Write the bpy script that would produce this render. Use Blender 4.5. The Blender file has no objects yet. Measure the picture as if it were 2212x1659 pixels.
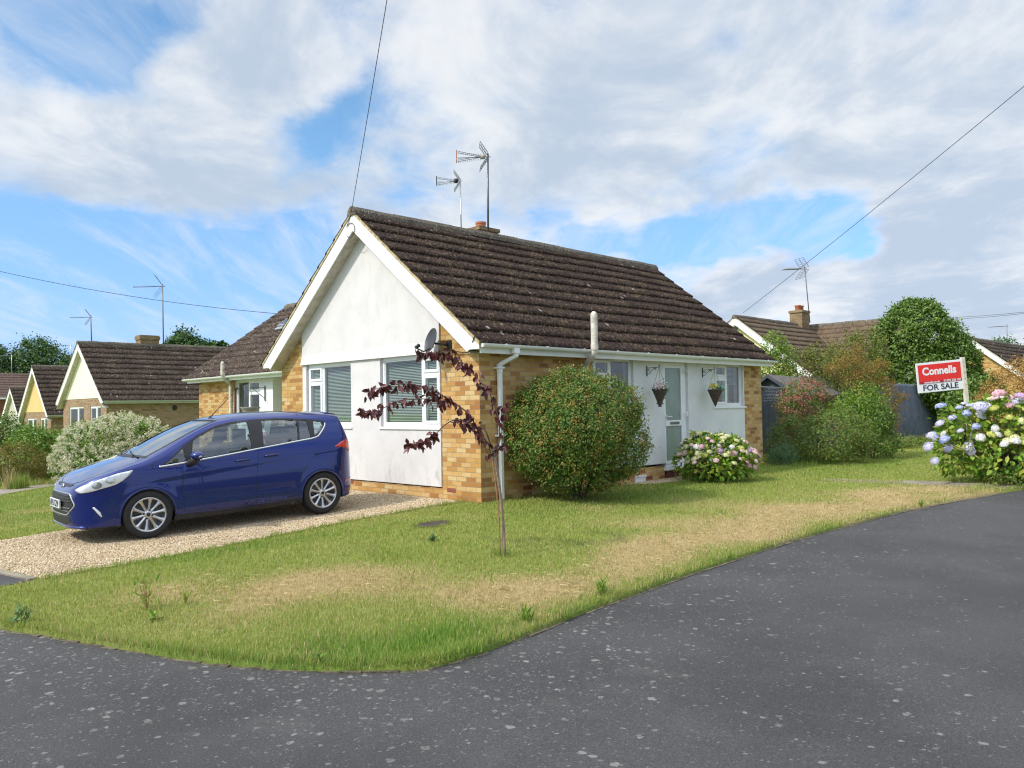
import bpy, bmesh, math, random
import numpy as np
from mathutils import Matrix, Vector
from mathutils.geometry import delaunay_2d_cdt
rng = np.random.default_rng(11)
random.seed(11)
scene = bpy.context.scene
COL = scene.collection

# ------------------------------------------------------------------ camera
CAM_POS = np.array([-8.524, -9.151, 1.46])
_f, _c = 1756.51, (1106.0, 829.5)
def _axis(x, y):
    v = np.array([x - _c[0], y - _c[1], _f]); return v / np.linalg.norm(v)
_a, _b = _axis(2848, 848), _axis(-666, 910)
_R = np.stack([_a, _b, np.cross(_a, _b)], 1)          # world -> camera (x right, y down, z forward)
cam = bpy.data.cameras.new('camera'); cam_ob = bpy.data.objects.new('camera', cam); COL.objects.link(cam_ob)
cam.sensor_width = 36; cam.lens = 36 * _f / 2212; cam.clip_start = .1; cam.clip_end = 3000
_m = Matrix.Identity(4)
for i in range(3):
    _m[i][0], _m[i][1], _m[i][2], _m[i][3] = _R[0][i], -_R[1][i], -_R[2][i], CAM_POS[i]
_q = _m.to_quaternion()
cam_ob.location = CAM_POS; cam_ob.rotation_mode = 'QUATERNION'; cam_ob.rotation_quaternion = _q
scene.camera = cam_ob
def ray(x, y): return _R.T @ np.array([(x - _c[0]) / _f, (y - _c[1]) / _f, 1.0])
def at(x, y, d): return CAM_POS + ray(x, y) * d                     # a sight line followed for d metres of depth
def on_z(x, y, z=0.): r = ray(x, y); return CAM_POS + r * (z - CAM_POS[2]) / r[2]
def on_x(x, y, X=0.): r = ray(x, y); return CAM_POS + r * (X - CAM_POS[0]) / r[0]
def on_y(x, y, Y=0.): r = ray(x, y); return CAM_POS + r * (Y - CAM_POS[1]) / r[1]
def depth(p): return float(_R[2] @ (np.asarray(p) - CAM_POS))

# ------------------------------------------------------------------ node helpers
def nd(nt, typ, ins=None, **props):
    n = nt.nodes.new('ShaderNode' + typ)
    for k, v in props.items(): setattr(n, k, v)
    for k, v in (ins or {}).items():
        s = n.inputs[k]
        if isinstance(v, bpy.types.NodeSocket): nt.links.new(v, s)
        else:
            try: s.default_value = v
            except Exception: s.default_value = (*v, 1.0)
    return n
def ramp(nt, fac, stops, interp='LINEAR'):
    n = nd(nt, 'ValToRGB', {'Fac': fac}); e = n.color_ramp; e.interpolation = interp
    while len(e.elements) < len(stops): e.elements.new(.5)
    for el, (p, c) in zip(e.elements, stops):
        el.position = p; el.color = (*c, 1) if len(c) == 3 else c
    return n.outputs[0]
def g(v): return (v, v, v)
def mix(nt, fac, a, b, mode='MIX'):
    n = nt.nodes.new('ShaderNodeMix'); n.data_type = 'RGBA'; n.blend_type = mode
    for s, v in ((n.inputs[0], fac), (n.inputs[6], a), (n.inputs[7], b)):
        if isinstance(v, bpy.types.NodeSocket): nt.links.new(v, s)
        elif s.type == 'VALUE': s.default_value = v
        else: s.default_value = (*v, 1)
    return n.outputs[2]
def math_(nt, op, a, b=0., c=None, clamp=False):
    n = nt.nodes.new('ShaderNodeMath'); n.operation = op; n.use_clamp = clamp
    for s, v in zip(n.inputs, (a, b, c)):
        if v is None: continue
        if isinstance(v, bpy.types.NodeSocket): nt.links.new(v, s)
        else: s.default_value = v
    return n.outputs[0]
def sstep(nt, v, lo, hi, a=0., b=1.):
    n = nd(nt, 'MapRange', {'Value': v, 'From Min': lo, 'From Max': hi, 'To Min': a, 'To Max': b}, interpolation_type='SMOOTHSTEP')
    return n.outputs[0]
def noise(nt, vec, scale, detail=4, rough=.55, dist=0.):
    return nd(nt, 'TexNoise', {'Vector': vec, 'Scale': scale, 'Detail': detail, 'Roughness': rough, 'Distortion': dist}).outputs[0]
def mapping(nt, vec, scale=(1, 1, 1), loc=(0, 0, 0), rot=(0, 0, 0)):
    return nd(nt, 'Mapping', {'Vector': vec, 'Scale': scale, 'Location': loc, 'Rotation': rot}).outputs[0]

# ------------------------------------------------------------------ sky, sun, exposure
SUN_EL, SUN_ROT = 45.0, 16.0        # elevation; angle from -X towards +Y
sd = Vector((-math.cos(math.radians(SUN_ROT)) * math.cos(math.radians(SUN_EL)),
             math.sin(math.radians(SUN_ROT)) * math.cos(math.radians(SUN_EL)), math.sin(math.radians(SUN_EL))))
sun = bpy.data.lights.new('sun', 'SUN'); sun.energy = 2.5; sun.angle = math.radians(3.0); sun.color = (1, .94, .84)
sun_ob = bpy.data.objects.new('sun', sun); COL.objects.link(sun_ob)
sun_ob.rotation_mode = 'QUATERNION'; sun_ob.rotation_quaternion = sd.to_track_quat('Z', 'Y')
world = bpy.data.worlds.new('World'); scene.world = world; world.use_nodes = True
wt = world.node_tree; wt.nodes.clear()
wdir = nd(wt, 'TexCoord').outputs['Generated']
sky = nd(wt, 'TexSky', {}, sky_type='NISHITA', sun_disc=False)
sky.sun_elevation = math.radians(SUN_EL); sky.sun_rotation = math.atan2(sd.x, sd.y); sky.altitude = 100; sky.ozone_density = 2.2; sky.air_density = 1.0; sky.dust_density = .6
sep = nd(wt, 'SeparateXYZ', {'Vector': wdir})
zc = math_(wt, 'ADD', math_(wt, 'MAXIMUM', sep.outputs[2], 0.), .16)
pl = nd(wt, 'CombineXYZ', {'X': math_(wt, 'DIVIDE', sep.outputs[0], zc), 'Y': math_(wt, 'DIVIDE', sep.outputs[1], zc)}).outputs[0]
rotp = mapping(wt, pl, rot=(0, 0, math.radians(-45)))            # x now runs left-right, y away
warp = nd(wt, 'TexNoise', {'Vector': mapping(wt, rotp, scale=(1, 1.4, 1)), 'Scale': 2.2, 'Detail': 5., 'Roughness': .6}).outputs['Color']
wd2 = nd(wt, 'VectorMath', {0: wdir, 1: mapping(wt, warp, scale=g(.08), loc=g(-.04))}, operation='ADD').outputs[0]
wd2 = nd(wt, 'VectorMath', {0: wd2}, operation='NORMALIZE').outputs[0]
st = mapping(wt, rotp, scale=(.85, 1.15, 1))
n1 = noise(wt, st, 1.9, 9, .58, .25)
n2 = noise(wt, mapping(wt, st, loc=(7, 3, 1)), 6.0, 7, .62, .4)
cov = math_(wt, 'ADD', math_(wt, 'MULTIPLY', n1, .72), math_(wt, 'MULTIPLY', n2, .28))
# openings and banks in the cloud: direction, width (degrees), strength
CLOUD_SPOTS = [((655, 322), 1.5, -.16), ((705, 295), 1.6, -.20), ((755, 255), 1.3, -.16), ((805, 225), 1.1, -.13), ((815, 170), 1.0, -.10), ((600, 335), 1.4, -.10), ((310, 62), 2.2, -.26), ((390, 48), 1.7, -.22), ((215, 78), 2., -.20), ((60, 60), 2.5, -.14), ((150, 15), 2.5, -.15),
    ((560, 560), 3.2, -.26), ((450, 590), 3, -.22), ((380, 640), 3.5, -.22), ((640, 530), 2, -.14), ((260, 590), 3.2, -.24), ((120, 600), 3.2, -.24), ((20, 560), 3.0, -.18), ((20, 660), 4, -.26), ((200, 680), 4, -.26), ((480, 680), 4, -.22), ((660, 610), 2.5, -.2), ((30, 540), 2, -.1),
    ((1860, 495), 1.7, -.36), ((1780, 480), 1.8, -.38), ((1690, 478), 1.7, -.36), ((1600, 500), 1.6, -.36), ((1510, 530), 1.6, -.34), ((1420, 535), 1.5, -.32), ((1320, 515), 1.3, -.26), ((1240, 505), 1.1, -.22), ((1150, 480), .9, -.14), ((1060, 460), 1., -.12), ((890, 420), 1.2, -.10), ((860, 360), 1., -.06), ((1180, 470), 1., -.07),
    ((480, 130), 4, .08), ((240, 220), 4.5, .10), ((120, 380), 4.5, .07), ((380, 330), 4.5, .10), ((550, 210), 4, .09), ((20, 120), 3, -.08), ((60, 480), 3, -.06), ((860, 300), 2.5, -.08), ((1530, 90), 2., -.08), ((1180, 420), 2, -.07), ((1560, 150), 1.6, -.07), ((700, 60), 2., -.06), ((930, 330), 1.5, -.06), ((1950, 60), 3, -.08), ((1640, 330), 2, -.07), ((1100, 190), 1.4, -.07), ((330, 480), 3, .10), ((560, 450), 3, .08), ((640, 100), 3, .12), ((1000, 200), 5, .03), ((1250, 110), 6, .05), ((1450, 250), 6, .06), ((1150, 330), 4, .06), ((1700, 250), 7, .06), ((2050, 200), 8, .07), ((2100, 420), 6, .2), ((1900, 610), 3.5, .2), ((2150, 600), 4, .2), ((1600, 600), 3, .2), ((1350, 440), 3, .1), ((950, 60), 5, .08), ((1000, 480), 1.4, .08)]
for (px, py), wdeg, s in CLOUD_SPOTS:
    v = ray(px, py); v = v / np.linalg.norm(v)
    dt = nd(wt, 'VectorMath', {0: wd2, 1: tuple(v)}, operation='DOT_PRODUCT').outputs['Value']
    e = math_(wt, 'MULTIPLY', math_(wt, 'SUBTRACT', dt, 1.), 1. / (1 - math.cos(math.radians(wdeg * 1.15))))
    cov = math_(wt, 'ADD', cov, math_(wt, 'MULTIPLY', math_(wt, 'EXPONENT', e), s))
cir = sstep(wt, noise(wt, mapping(wt, rotp, scale=(.5, 2.2, 1), loc=(2, 8, 0)), 2.2, 8, .62, .5), .42, .78, 0., .55)
dens = math_(wt, 'MAXIMUM', sstep(wt, cov, .29, .60), cir)
n3 = noise(wt, mapping(wt, st, loc=(3.1, 9.2, 4)), 2.3, 7, .6, .4)
body = sstep(wt, math_(wt, 'ADD', n3, math_(wt, 'MULTIPLY', math_(wt, 'SUBTRACT', cov, .55), -.45)), .32, .66)
cloud = mix(wt, body, (2.5, 2.93, 3.5), (4.2, 4.27, 4.36))
over = sstep(wt, sep.outputs[2], .46, .80, 1., 2.4)                # cloud brightened overhead and towards the sun, outside the view, to lift the shade
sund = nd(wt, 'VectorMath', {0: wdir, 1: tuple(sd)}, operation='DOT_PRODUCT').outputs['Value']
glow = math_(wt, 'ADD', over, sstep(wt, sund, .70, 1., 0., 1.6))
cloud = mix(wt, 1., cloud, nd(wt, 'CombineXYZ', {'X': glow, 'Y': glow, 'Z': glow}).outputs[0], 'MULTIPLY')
hz = sstep(wt, sep.outputs[2], 0., .33, .60, .90)
blue = mix(wt, 1.0, sky.outputs[0], nd(wt, 'CombineXYZ', {'X': sstep(wt, sep.outputs[2], .0, .33, .50, .70), 'Y': hz, 'Z': sstep(wt, sep.outputs[2], 0., .33, 1.0, .95)}).outputs[0], 'MULTIPLY')
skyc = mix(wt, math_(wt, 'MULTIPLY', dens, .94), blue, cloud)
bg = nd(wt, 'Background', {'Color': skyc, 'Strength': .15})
wt.links.new(bg.outputs[0], nd(wt, 'OutputWorld').inputs[0])
scene.view_settings.view_transform = 'Standard'; scene.view_settings.look = 'None'
scene.view_settings.exposure = 0.55; scene.view_settings.gamma = 1.0
scene.cycles.max_bounces = 8; scene.cycles.transparent_max_bounces = 16
scene.cycles.use_denoising = True; scene.cycles.sampling_pattern = 'BLUE_NOISE'; scene.cycles.filter_width = 1.2; scene.cycles.use_adaptive_sampling = False; scene.cycles.sample_clamp_indirect = 3.0; scene.cycles.sample_clamp_direct = 12.0

# ------------------------------------------------------------------ object helpers
WM = {}                                    # rest matrix of every parent
def tag(o, label=None, cat=None, group=None, kind=None):
    for k, v in (('label', label), ('category', cat), ('group', group), ('kind', kind)):
        if v: o[k] = v
    return o
def link(o, parent=None):
    COL.objects.link(o)
    if parent is not None:
        o.parent = parent; o.matrix_parent_inverse = WM.get(parent.name, Matrix.Identity(4)).inverted()
    return o
def thing(name, label, cat, loc=(0, 0, 0), group=None, mat=None):
    o = bpy.data.objects.new(name, None); o.empty_display_size = .2; COL.objects.link(o)
    mw = mat if mat is not None else Matrix.Translation(Vector(tuple(float(c) for c in loc)))
    o.matrix_world = mw; WM[o.name] = mw.copy()
    return tag(o, label, cat, group)
def copy_thing(root, mw, label, group=None):
    def cp(o, parent):
        c = o.copy(); COL.objects.link(c)
        if parent is not None: c.parent = parent; c.matrix_parent_inverse = o.matrix_parent_inverse.copy()
        for ch in list(o.children): cp(ch, c)
        return c
    r = cp(root, None); r.matrix_world = mw; r['label'] = label
    if group: r['group'] = group
    return r
def np_mesh(name, V, F, mat=None, parent=None, smooth=False, attrs=None, uv=None):
    """V (n,3), F (m,k): one mesh object from arrays"""
    V = np.ascontiguousarray(V, np.float32); F = np.ascontiguousarray(F, np.int32)
    me = bpy.data.meshes.new(name); m, k = F.shape
    me.vertices.add(len(V)); me.vertices.foreach_set('co', V.ravel())
    me.loops.add(m * k); me.loops.foreach_set('vertex_index', F.ravel())
    me.polygons.add(m); me.polygons.foreach_set('loop_start', np.arange(0, m * k, k, dtype=np.int32))
    if smooth: me.polygons.foreach_set('use_smooth', np.ones(m, bool))
    for n, a in (attrs or {}).items():
        at_ = me.attributes.new(n, 'FLOAT', 'POINT'); at_.data.foreach_set('value', np.ascontiguousarray(a, np.float32))
    if uv is not None:
        l = me.uv_layers.new(name='UVMap'); l.data.foreach_set('uv', np.ascontiguousarray(uv[F.ravel()], np.float32).ravel())
    me.update(); me.validate()
    for mt in (mat if isinstance(mat, (list, tuple)) else [mat]):
        if mt: me.materials.append(mt)
    return link(bpy.data.objects.new(name, me), parent)
class MB:
    def __init__(s): s.v = []; s.f = []; s.mi = []
    def add(s, V, F, mi=0):
        b = len(s.v); s.v += [tuple(map(float, p)) for p in V]; s.f += [tuple(b + i for i in f) for f in F]; s.mi += [mi] * len(F); return s
    def box(s, a, b, mi=0):
        x0, y0, z0 = [min(p, q) for p, q in zip(a, b)]; x1, y1, z1 = [max(p, q) for p, q in zip(a, b)]
        return s.add([(x0, y0, z0), (x1, y0, z0), (x1, y1, z0), (x0, y1, z0), (x0, y0, z1), (x1, y0, z1), (x1, y1, z1), (x0, y1, z1)],
                     [(3, 2, 1, 0), (4, 5, 6, 7), (0, 1, 5, 4), (1, 2, 6, 5), (2, 3, 7, 6), (3, 0, 4, 7)], mi)
    def prism(s, poly, d, mi=0):
        """extrude a planar 3D polygon by the vector d"""
        n = len(poly); P = [np.array(p, float) for p in poly]; d = np.array(d, float)
        nrm = sum((np.cross(P[i], P[(i + 1) % n]) for i in range(n)), np.zeros(3))
        if nrm @ d > 0: P = P[::-1]
        return s.add(P + [p + d for p in P], [tuple(range(n)), tuple(range(2 * n - 1, n - 1, -1))] + [((i + 1) % n, i, n + i, n + (i + 1) % n) for i in range(n)], mi)
    def tube(s, pts, r, n=8, caps=True, mi=0):
        P = [Vector(tuple(map(float, p))) for p in pts]; k = len(P); R = list(r) if hasattr(r, '__len__') else [r] * k
        V = []; ref = None
        for i, p in enumerate(P):
            t = (P[min(i + 1, k - 1)] - P[max(i - 1, 0)]).normalized()
            if ref is None: ref = t.orthogonal().normalized()
            else:
                ref = ref - t * ref.dot(t); ref = ref.normalized() if ref.length > 1e-6 else t.orthogonal().normalized()
            b = t.cross(ref)
            for j in range(n):
                a = 2 * math.pi * j / n; V.append(p + (ref * math.cos(a) + b * math.sin(a)) * R[i])
        F = [(i * n + j, i * n + (j + 1) % n, (i + 1) * n + (j + 1) % n, (i + 1) * n + j) for i in range(k - 1) for j in range(n)]
        if caps: F += [tuple(range(n - 1, -1, -1)), tuple(range((k - 1) * n, k * n))]
        return s.add(V, F, mi)
    def lathe(s, prof, n=24, mat=None, mi=0, closed=False):
        """profile (r, h) turned about local z, then moved by mat"""
        V = []; k = len(prof)
        for r, h in prof:
            for j in range(n):
                a = 2 * math.pi * j / n; V.append(Vector((r * math.cos(a), r * math.sin(a), h)))
        if mat is not None: V = [mat @ v for v in V]
        F = [(i * n + j, i * n + (j + 1) % n, (i + 1) * n + (j + 1) % n, (i + 1) * n + j) for i in range(k - 1) for j in range(n)]
        if closed: F += [((k - 1) * n + j, (k - 1) * n + (j + 1) % n, (j + 1) % n, j) for j in range(n)]
        return s.add(V, F, mi)
    def xf(s, M):
        s.v = [tuple(M @ Vector(p)) for p in s.v]; return s
    def build(s, name, mat, parent=None, smooth=False, uv=False, bevel=0., angle=None):
        me = bpy.data.meshes.new(name); me.from_pydata(s.v, [], s.f); me.update()
        for mt in (mat if isinstance(mat, (list, tuple)) else [mat]): me.materials.append(mt)
        if any(s.mi): me.polygons.foreach_set('material_index', s.mi)
        if smooth: me.polygons.foreach_set('use_smooth', np.ones(len(me.polygons), bool))
        if angle: me.set_sharp_from_angle(angle=math.radians(angle))
        if uv: box_uv(me)
        o = link(bpy.data.objects.new(name, me), parent)
        if bevel:
            b = o.modifiers.new('bevel', 'BEVEL'); b.width = bevel; b.segments = 2; b.limit_method = 'ANGLE'
        return o
def box_uv(me):
    l = me.uv_layers.new(name='UVMap')
    for p in me.polygons:
        n = p.normal
        for li in p.loop_indices:
            c = me.vertices[me.loops[li].vertex_index].co
            l.data[li].uv = (c.y, c.z) if abs(n.x) > .6 else ((c.x, c.z) if abs(n.y) > .6 else (c.x, c.y))
def struct(o, kind='structure'): o['kind'] = kind; return o
def poly_fill(outer, holes=(), step=None):
    """triangulate a 2D polygon with holes, adding inner points on a grid of the given step -> (P (n,2), T (m,3))"""
    loops = [list(map(tuple, outer))] + [list(map(tuple, h)) for h in holes]
    pts = []; edges = []
    for lp in loops:
        b = len(pts)
        dense = []
        for i in range(len(lp)):
            p, q = np.array(lp[i], float), np.array(lp[(i + 1) % len(lp)], float)
            n = max(1, int(np.ceil(np.linalg.norm(q - p) / step))) if step else 1
            dense += [tuple(p + (q - p) * j / n) for j in range(n)]
        pts += dense; edges += [(b + i, b + (i + 1) % len(dense)) for i in range(len(dense))]
    if step:
        A = np.array(outer, float); lo, hi = A.min(0), A.max(0)
        X, Y = np.meshgrid(np.arange(lo[0] + step / 2, hi[0], step), np.arange(lo[1] + step / 2, hi[1], step))
        Q = np.stack([X.ravel(), Y.ravel()], 1) + rng.uniform(-.12, .12, (X.size, 2)) * step
        ok = inside(Q, outer) & (dist_loops(Q, loops) > step * .4)
        for h in holes: ok &= ~inside(Q, h)
        pts += [tuple(p) for p in Q[ok]]
    r = delaunay_2d_cdt([Vector(p) for p in pts], edges, [], 0, 1e-6)
    P = np.array([tuple(v) for v in r[0]]); T = np.array([tuple(t) for t in r[2] if len(t) == 3])
    C = P[T].mean(1); ok = inside(C, outer)
    for h in holes: ok &= ~inside(C, h)
    return P, T[ok]
def inside(Q, poly):
    Q = np.asarray(Q, float); A = np.asarray(poly, float); r = np.zeros(len(Q), bool); j = len(A) - 1
    for i in range(len(A)):
        xi, yi = A[i]; xj, yj = A[j]
        c = ((yi > Q[:, 1]) != (yj > Q[:, 1]))
        with np.errstate(divide='ignore', invalid='ignore'):
            r ^= c & (Q[:, 0] < (xj - xi) * (Q[:, 1] - yi) / (yj - yi + 1e-30) + xi)
        j = i
    return r
def dist_seg(Q, a, b):
    a, b = np.asarray(a, float), np.asarray(b, float); d = b - a
    t = np.clip(((Q - a) @ d) / max(d @ d, 1e-12), 0, 1); return np.linalg.norm(Q - a - t[:, None] * d, axis=1)
def dist_line(Q, pts):
    r = np.full(len(Q), 1e9)
    for i in range(len(pts) - 1): r = np.minimum(r, dist_seg(Q, pts[i], pts[i + 1]))
    return r
def dist_loops(Q, loops):
    r = np.full(len(Q), 1e9)
    for lp in loops: r = np.minimum(r, dist_line(Q, list(lp) + [lp[0]]))
    return r
def catmull(pts, n=6, closed=False):
    P = np.array(pts, float); k = len(P); out = []
    for i in range(k if closed else k - 1):
        p0 = P[(i - 1) % k] if closed or i > 0 else 2 * P[0] - P[1]; p1 = P[i]; p2 = P[(i + 1) % k]
        p3 = P[(i + 2) % k] if closed or i + 2 < k else 2 * P[-1] - P[-2]
        for j in range(n):
            t = j / n
            out.append(.5 * (2 * p1 + (p2 - p0) * t + (2 * p0 - 5 * p1 + 4 * p2 - p3) * t * t + (3 * p1 - p0 - 3 * p2 + p3) * t ** 3))
    if not closed: out.append(P[-1])
    return np.array(out)
# ------------------------------------------------------------------ materials
def new_mat(name):
    m = bpy.data.materials.new(name); m.use_nodes = True; nt = m.node_tree; nt.nodes.clear()
    b = nd(nt, 'BsdfPrincipled'); o = nd(nt, 'OutputMaterial'); nt.links.new(b.outputs[0], o.inputs[0])
    return m, nt, b, o
def setin(nt, b, **kw):
    for k, v in kw.items():
        s = b.inputs[k.replace('_', ' ')]
        if isinstance(v, bpy.types.NodeSocket): nt.links.new(v, s)
        elif isinstance(v, tuple) and len(v) == 3 and s.type == 'RGBA': s.default_value = (*v, 1)
        else: s.default_value = v
def bump(nt, b, h, strength=.5, dist=.01):
    nt.links.new(nd(nt, 'Bump', {'Height': h, 'Strength': strength, 'Distance': dist}).outputs[0], b.inputs['Normal'])
def obj_co(nt): return nd(nt, 'TexCoord').outputs['Object']
def pos_co(nt): return nd(nt, 'NewGeometry').outputs['Position']
def plain(name, col, rough=.5, var=.12, scale=6., metallic=0., coat=0., bumps=0., spec=.5):
    m, nt, b, o = new_mat(name); co = pos_co(nt)
    n = noise(nt, co, scale, 5, .6)
    c = mix(nt, sstep(nt, n, .3, .7), tuple(v * (1 - var) for v in col), tuple(min(1, v * (1 + var)) for v in col))
    setin(nt, b, Base_Color=c, Roughness=rough, Metallic=metallic, Coat_Weight=coat); b.inputs['Specular IOR Level'].default_value = spec
    if bumps: bump(nt, b, noise(nt, co, scale * 12, 4, .6), bumps, .004)
    return m
def brick_mat(name, tones, mortar, seed=0.):
    m, nt, b, o = new_mat(name)
    uv = nd(nt, 'UVMap').outputs[0]
    wob = nd(nt, 'VectorMath', {0: uv, 1: mapping(nt, nd(nt, 'TexNoise', {'Vector': uv, 'Scale': 30.}).outputs['Color'], scale=(.004, .004, 0), loc=(-.002 + seed, -.002, 0))}, operation='ADD').outputs[0]
    br = nd(nt, 'TexBrick', {'Vector': wob, 'Color1': (0, 0, 0, 1), 'Color2': (1, 1, 1, 1), 'Mortar': (.5, .5, .5, 1), 'Scale': 1., 'Mortar Size': .005, 'Mortar Smooth': .25, 'Bias': 0., 'Brick Width': .225, 'Row Height': .075})
    k = len(tones)
    base = ramp(nt, br.outputs[0], [(i / (k - 1), t) for i, t in enumerate(tones)])
    grain = noise(nt, uv, 60, 5, .7); blot = noise(nt, uv, 9, 4, .6)
    base = mix(nt, .55, base, ramp(nt, grain, [(.25, g(.35)), (.55, g(.52)), (.8, g(.68))]), 'OVERLAY')
    base = mix(nt, sstep(nt, blot, .52, .74, 0, .45), base, tuple(v * .55 for v in tones[1]))
    big = noise(nt, uv, 1.1, 3, .5)
    base = mix(nt, sstep(nt, big, .45, .7, 0, .22), base, tones[-1])
    col = mix(nt, br.outputs['Fac'], base, mix(nt, grain, tuple(v * .7 for v in mortar), mortar))
    setin(nt, b, Base_Color=col, Roughness=.9); b.inputs['Specular IOR Level'].default_value = .25
    h = math_(nt, 'ADD', math_(nt, 'MULTIPLY', br.outputs['Fac'], -1.), math_(nt, 'MULTIPLY', grain, .35))
    bump(nt, b, h, .7, .008)
    return m
M_BRICK = brick_mat('yellow_brick', [(.31, .135, .045), (.41, .215, .065), (.51, .305, .10), (.55, .36, .15), (.57, .42, .21), (.47, .26, .08)], (.36, .27, .16))
M_BRICK_SIDE = brick_mat('buff_brick', [(.30, .13, .05), (.44, .235, .08), (.56, .36, .14), (.61, .43, .205), (.53, .31, .11)], (.50, .40, .27), .11)
M_BRICK_PALE = brick_mat('pale_brick', [(.22, .13, .08), (.33, .22, .14), (.36, .25, .16), (.27, .17, .10)], (.33, .26, .18), .07)
M_BRICK_RED = brick_mat('red_brick', [(.16, .05, .035), (.22, .07, .045), (.26, .10, .06)], (.25, .2, .16), .03)
M_CHIM = brick_mat('chimney_brick', [(.18, .13, .07), (.26, .19, .10), (.30, .22, .13), (.22, .13, .08)], (.22, .18, .12), .05)
def render_mat(name, col, dirt=1., stain=(.36, .33, .27)):
    m, nt, b, o = new_mat(name); co = pos_co(nt)
    z = nd(nt, 'SeparateXYZ', {'Vector': co}).outputs[2]
    streak = noise(nt, mapping(nt, co, scale=(3.2, 3.2, 1.1)), 1.6, 8, .7, .6)
    fine = noise(nt, co, 38, 5, .7); blot = noise(nt, co, 2.3, 6, .6, .2)
    low = sstep(nt, z, 1.05, .15)
    d = math_(nt, 'MULTIPLY', sstep(nt, streak, .50, .74), math_(nt, 'ADD', math_(nt, 'MULTIPLY', low, .5 * dirt), .17 * dirt))
    d = math_(nt, 'ADD', d, math_(nt, 'MULTIPLY', sstep(nt, noise(nt, mapping(nt, co, scale=(3, 3, 1.2), loc=(4, 2, 1)), 9, 6, .75), .60, .72), math_(nt, 'ADD', math_(nt, 'MULTIPLY', low, .55 * dirt), .12 * dirt)), clamp=True)
    c = mix(nt, sstep(nt, blot, .3, .7), col, tuple(v * .91 for v in col))
    c = mix(nt, d, c, stain)
    setin(nt, b, Base_Color=c, Roughness=.85); b.inputs['Specular IOR Level'].default_value = .25
    bump(nt, b, math_(nt, 'ADD', fine, noise(nt, co, 9, 3, .5)), .25, .006)
    return m
M_RENDER = render_mat('white_render', (.655, .635, .63))
M_RENDER_CLEAN = render_mat('clean_white_render', (.76, .775, .78), .25)
M_CREAM = render_mat('cream_render', (.80, .76, .62), .2)
M_YELLOW = render_mat('yellow_render', (.66, .48, .21), .25)
M_STONEWALL = render_mat('stone_cladding', (.50, .46, .38), .6)
def tile_mat(name, dark, mid, lich, amount=.5):
    m, nt, b, o = new_mat(name)
    uv = nd(nt, 'UVMap').outputs[0]
    n1 = noise(nt, mapping(nt, uv, scale=(1, .26, 1)), 52, 6, .72)
    n2 = noise(nt, uv, 1.3, 5, .6); n3 = noise(nt, mapping(nt, uv, scale=(1, .6, 1)), 13, 5, .65)
    tile = nd(nt, 'TexWhiteNoise', {'Vector': nd(nt, 'VectorMath', {0: mapping(nt, uv, scale=(1 / .15, 1 / .345, 1))}, operation='FLOOR').outputs[0]}).outputs[0]
    c = mix(nt, sstep(nt, n1, .35, .62), dark, mid)
    c = mix(nt, sstep(nt, tile, .0, 1., 0, .45), c, tuple(v * .6 for v in dark))
    moss = math_(nt, 'MULTIPLY', sstep(nt, n3, .5, .66), sstep(nt, n2, .44, .66))
    c = mix(nt, math_(nt, 'MULTIPLY', moss, .75), c, (.14, .095, .035))
    a = math_(nt, 'MULTIPLY', sstep(nt, n1, .545 - .04 * amount, .645), sstep(nt, math_(nt, 'ADD', n3, math_(nt, 'MULTIPLY', n2, .5)), .58, .86))
    c = mix(nt, math_(nt, 'MULTIPLY', a, amount, clamp=True), c, lich)
    vo = nd(nt, 'TexVoronoi', {'Vector': mapping(nt, uv, scale=(1, .7, 1)), 'Scale': 4.2, 'Randomness': 1.})
    rnd = nd(nt, 'SeparateColor', {'Color': vo.outputs['Color']}).outputs[0]
    spot = math_(nt, 'MULTIPLY', math_(nt, 'LESS_THAN', math_(nt, 'ADD', vo.outputs['Distance'], math_(nt, 'MULTIPLY', n1, .12)), .19), math_(nt, 'GREATER_THAN', rnd, .80))
    c = mix(nt, math_(nt, 'MULTIPLY', spot, .75), c, (.46, .41, .36))
    setin(nt, b, Base_Color=c, Roughness=.95); b.inputs['Specular IOR Level'].default_value = .2
    bump(nt, b, math_(nt, 'ADD', n1, n3), .8, .012)
    return m
M_TILE = tile_mat('roof_tile', (.014, .0075, .0065), (.042, .0225, .017), (.40, .30, .19), .78)
M_TILE_FAR = tile_mat('brown_roof_tile', (.022, .0145, .012), (.058, .037, .03), (.46, .38, .29), .9)
M_TILE_PALE = tile_mat('weathered_roof_tile', (.075, .052, .035), (.17, .12, .08), (.33, .26, .17), .6)
M_RIDGE = tile_mat('ridge_tile', (.085, .07, .055), (.17, .145, .115), (.45, .40, .32), 1.)
M_VERGE = plain('verge_mortar', (.42, .34, .20), .95, .35, 14, bumps=.5)
M_UPVC = plain('white_plastic', (.80, .815, .83), .28, .03, 3)
M_FARTRIM = plain('grey_gutter', (.47, .475, .49), .5, .08, 5)
M_BARGE = plain('white_bargeboard', (.79, .80, .80), .5, .05, 5)
M_SOFFIT = plain('weathered_soffit', (.50, .46, .39), .7, .2, 6)
M_FLUE = plain('old_flue_pipe', (.58, .54, .46), .75, .28, 9, bumps=.3)
M_BLIND = plain('blind_slat', (.52, .60, .55), .5, .04, 3)
M_DARK = plain('dark_interior', (.018, .02, .02), .9, .2, 3)
M_ROOM = plain('room_wall', (.14, .15, .14), .9, .2, 2)
M_CURTAIN = plain('curtain', (.45, .55, .55), .9, .15, 14)
M_FROST = plain('frosted_glass', (.20, .265, .255), .22, .12, 2.2, spec=.7)
M_METAL = plain('grey_metal', (.16, .17, .18), .45, .2, 8, metallic=.6)
M_ALU = plain('aluminium', (.42, .44, .47), .4, .15, 10, metallic=.7)
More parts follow.
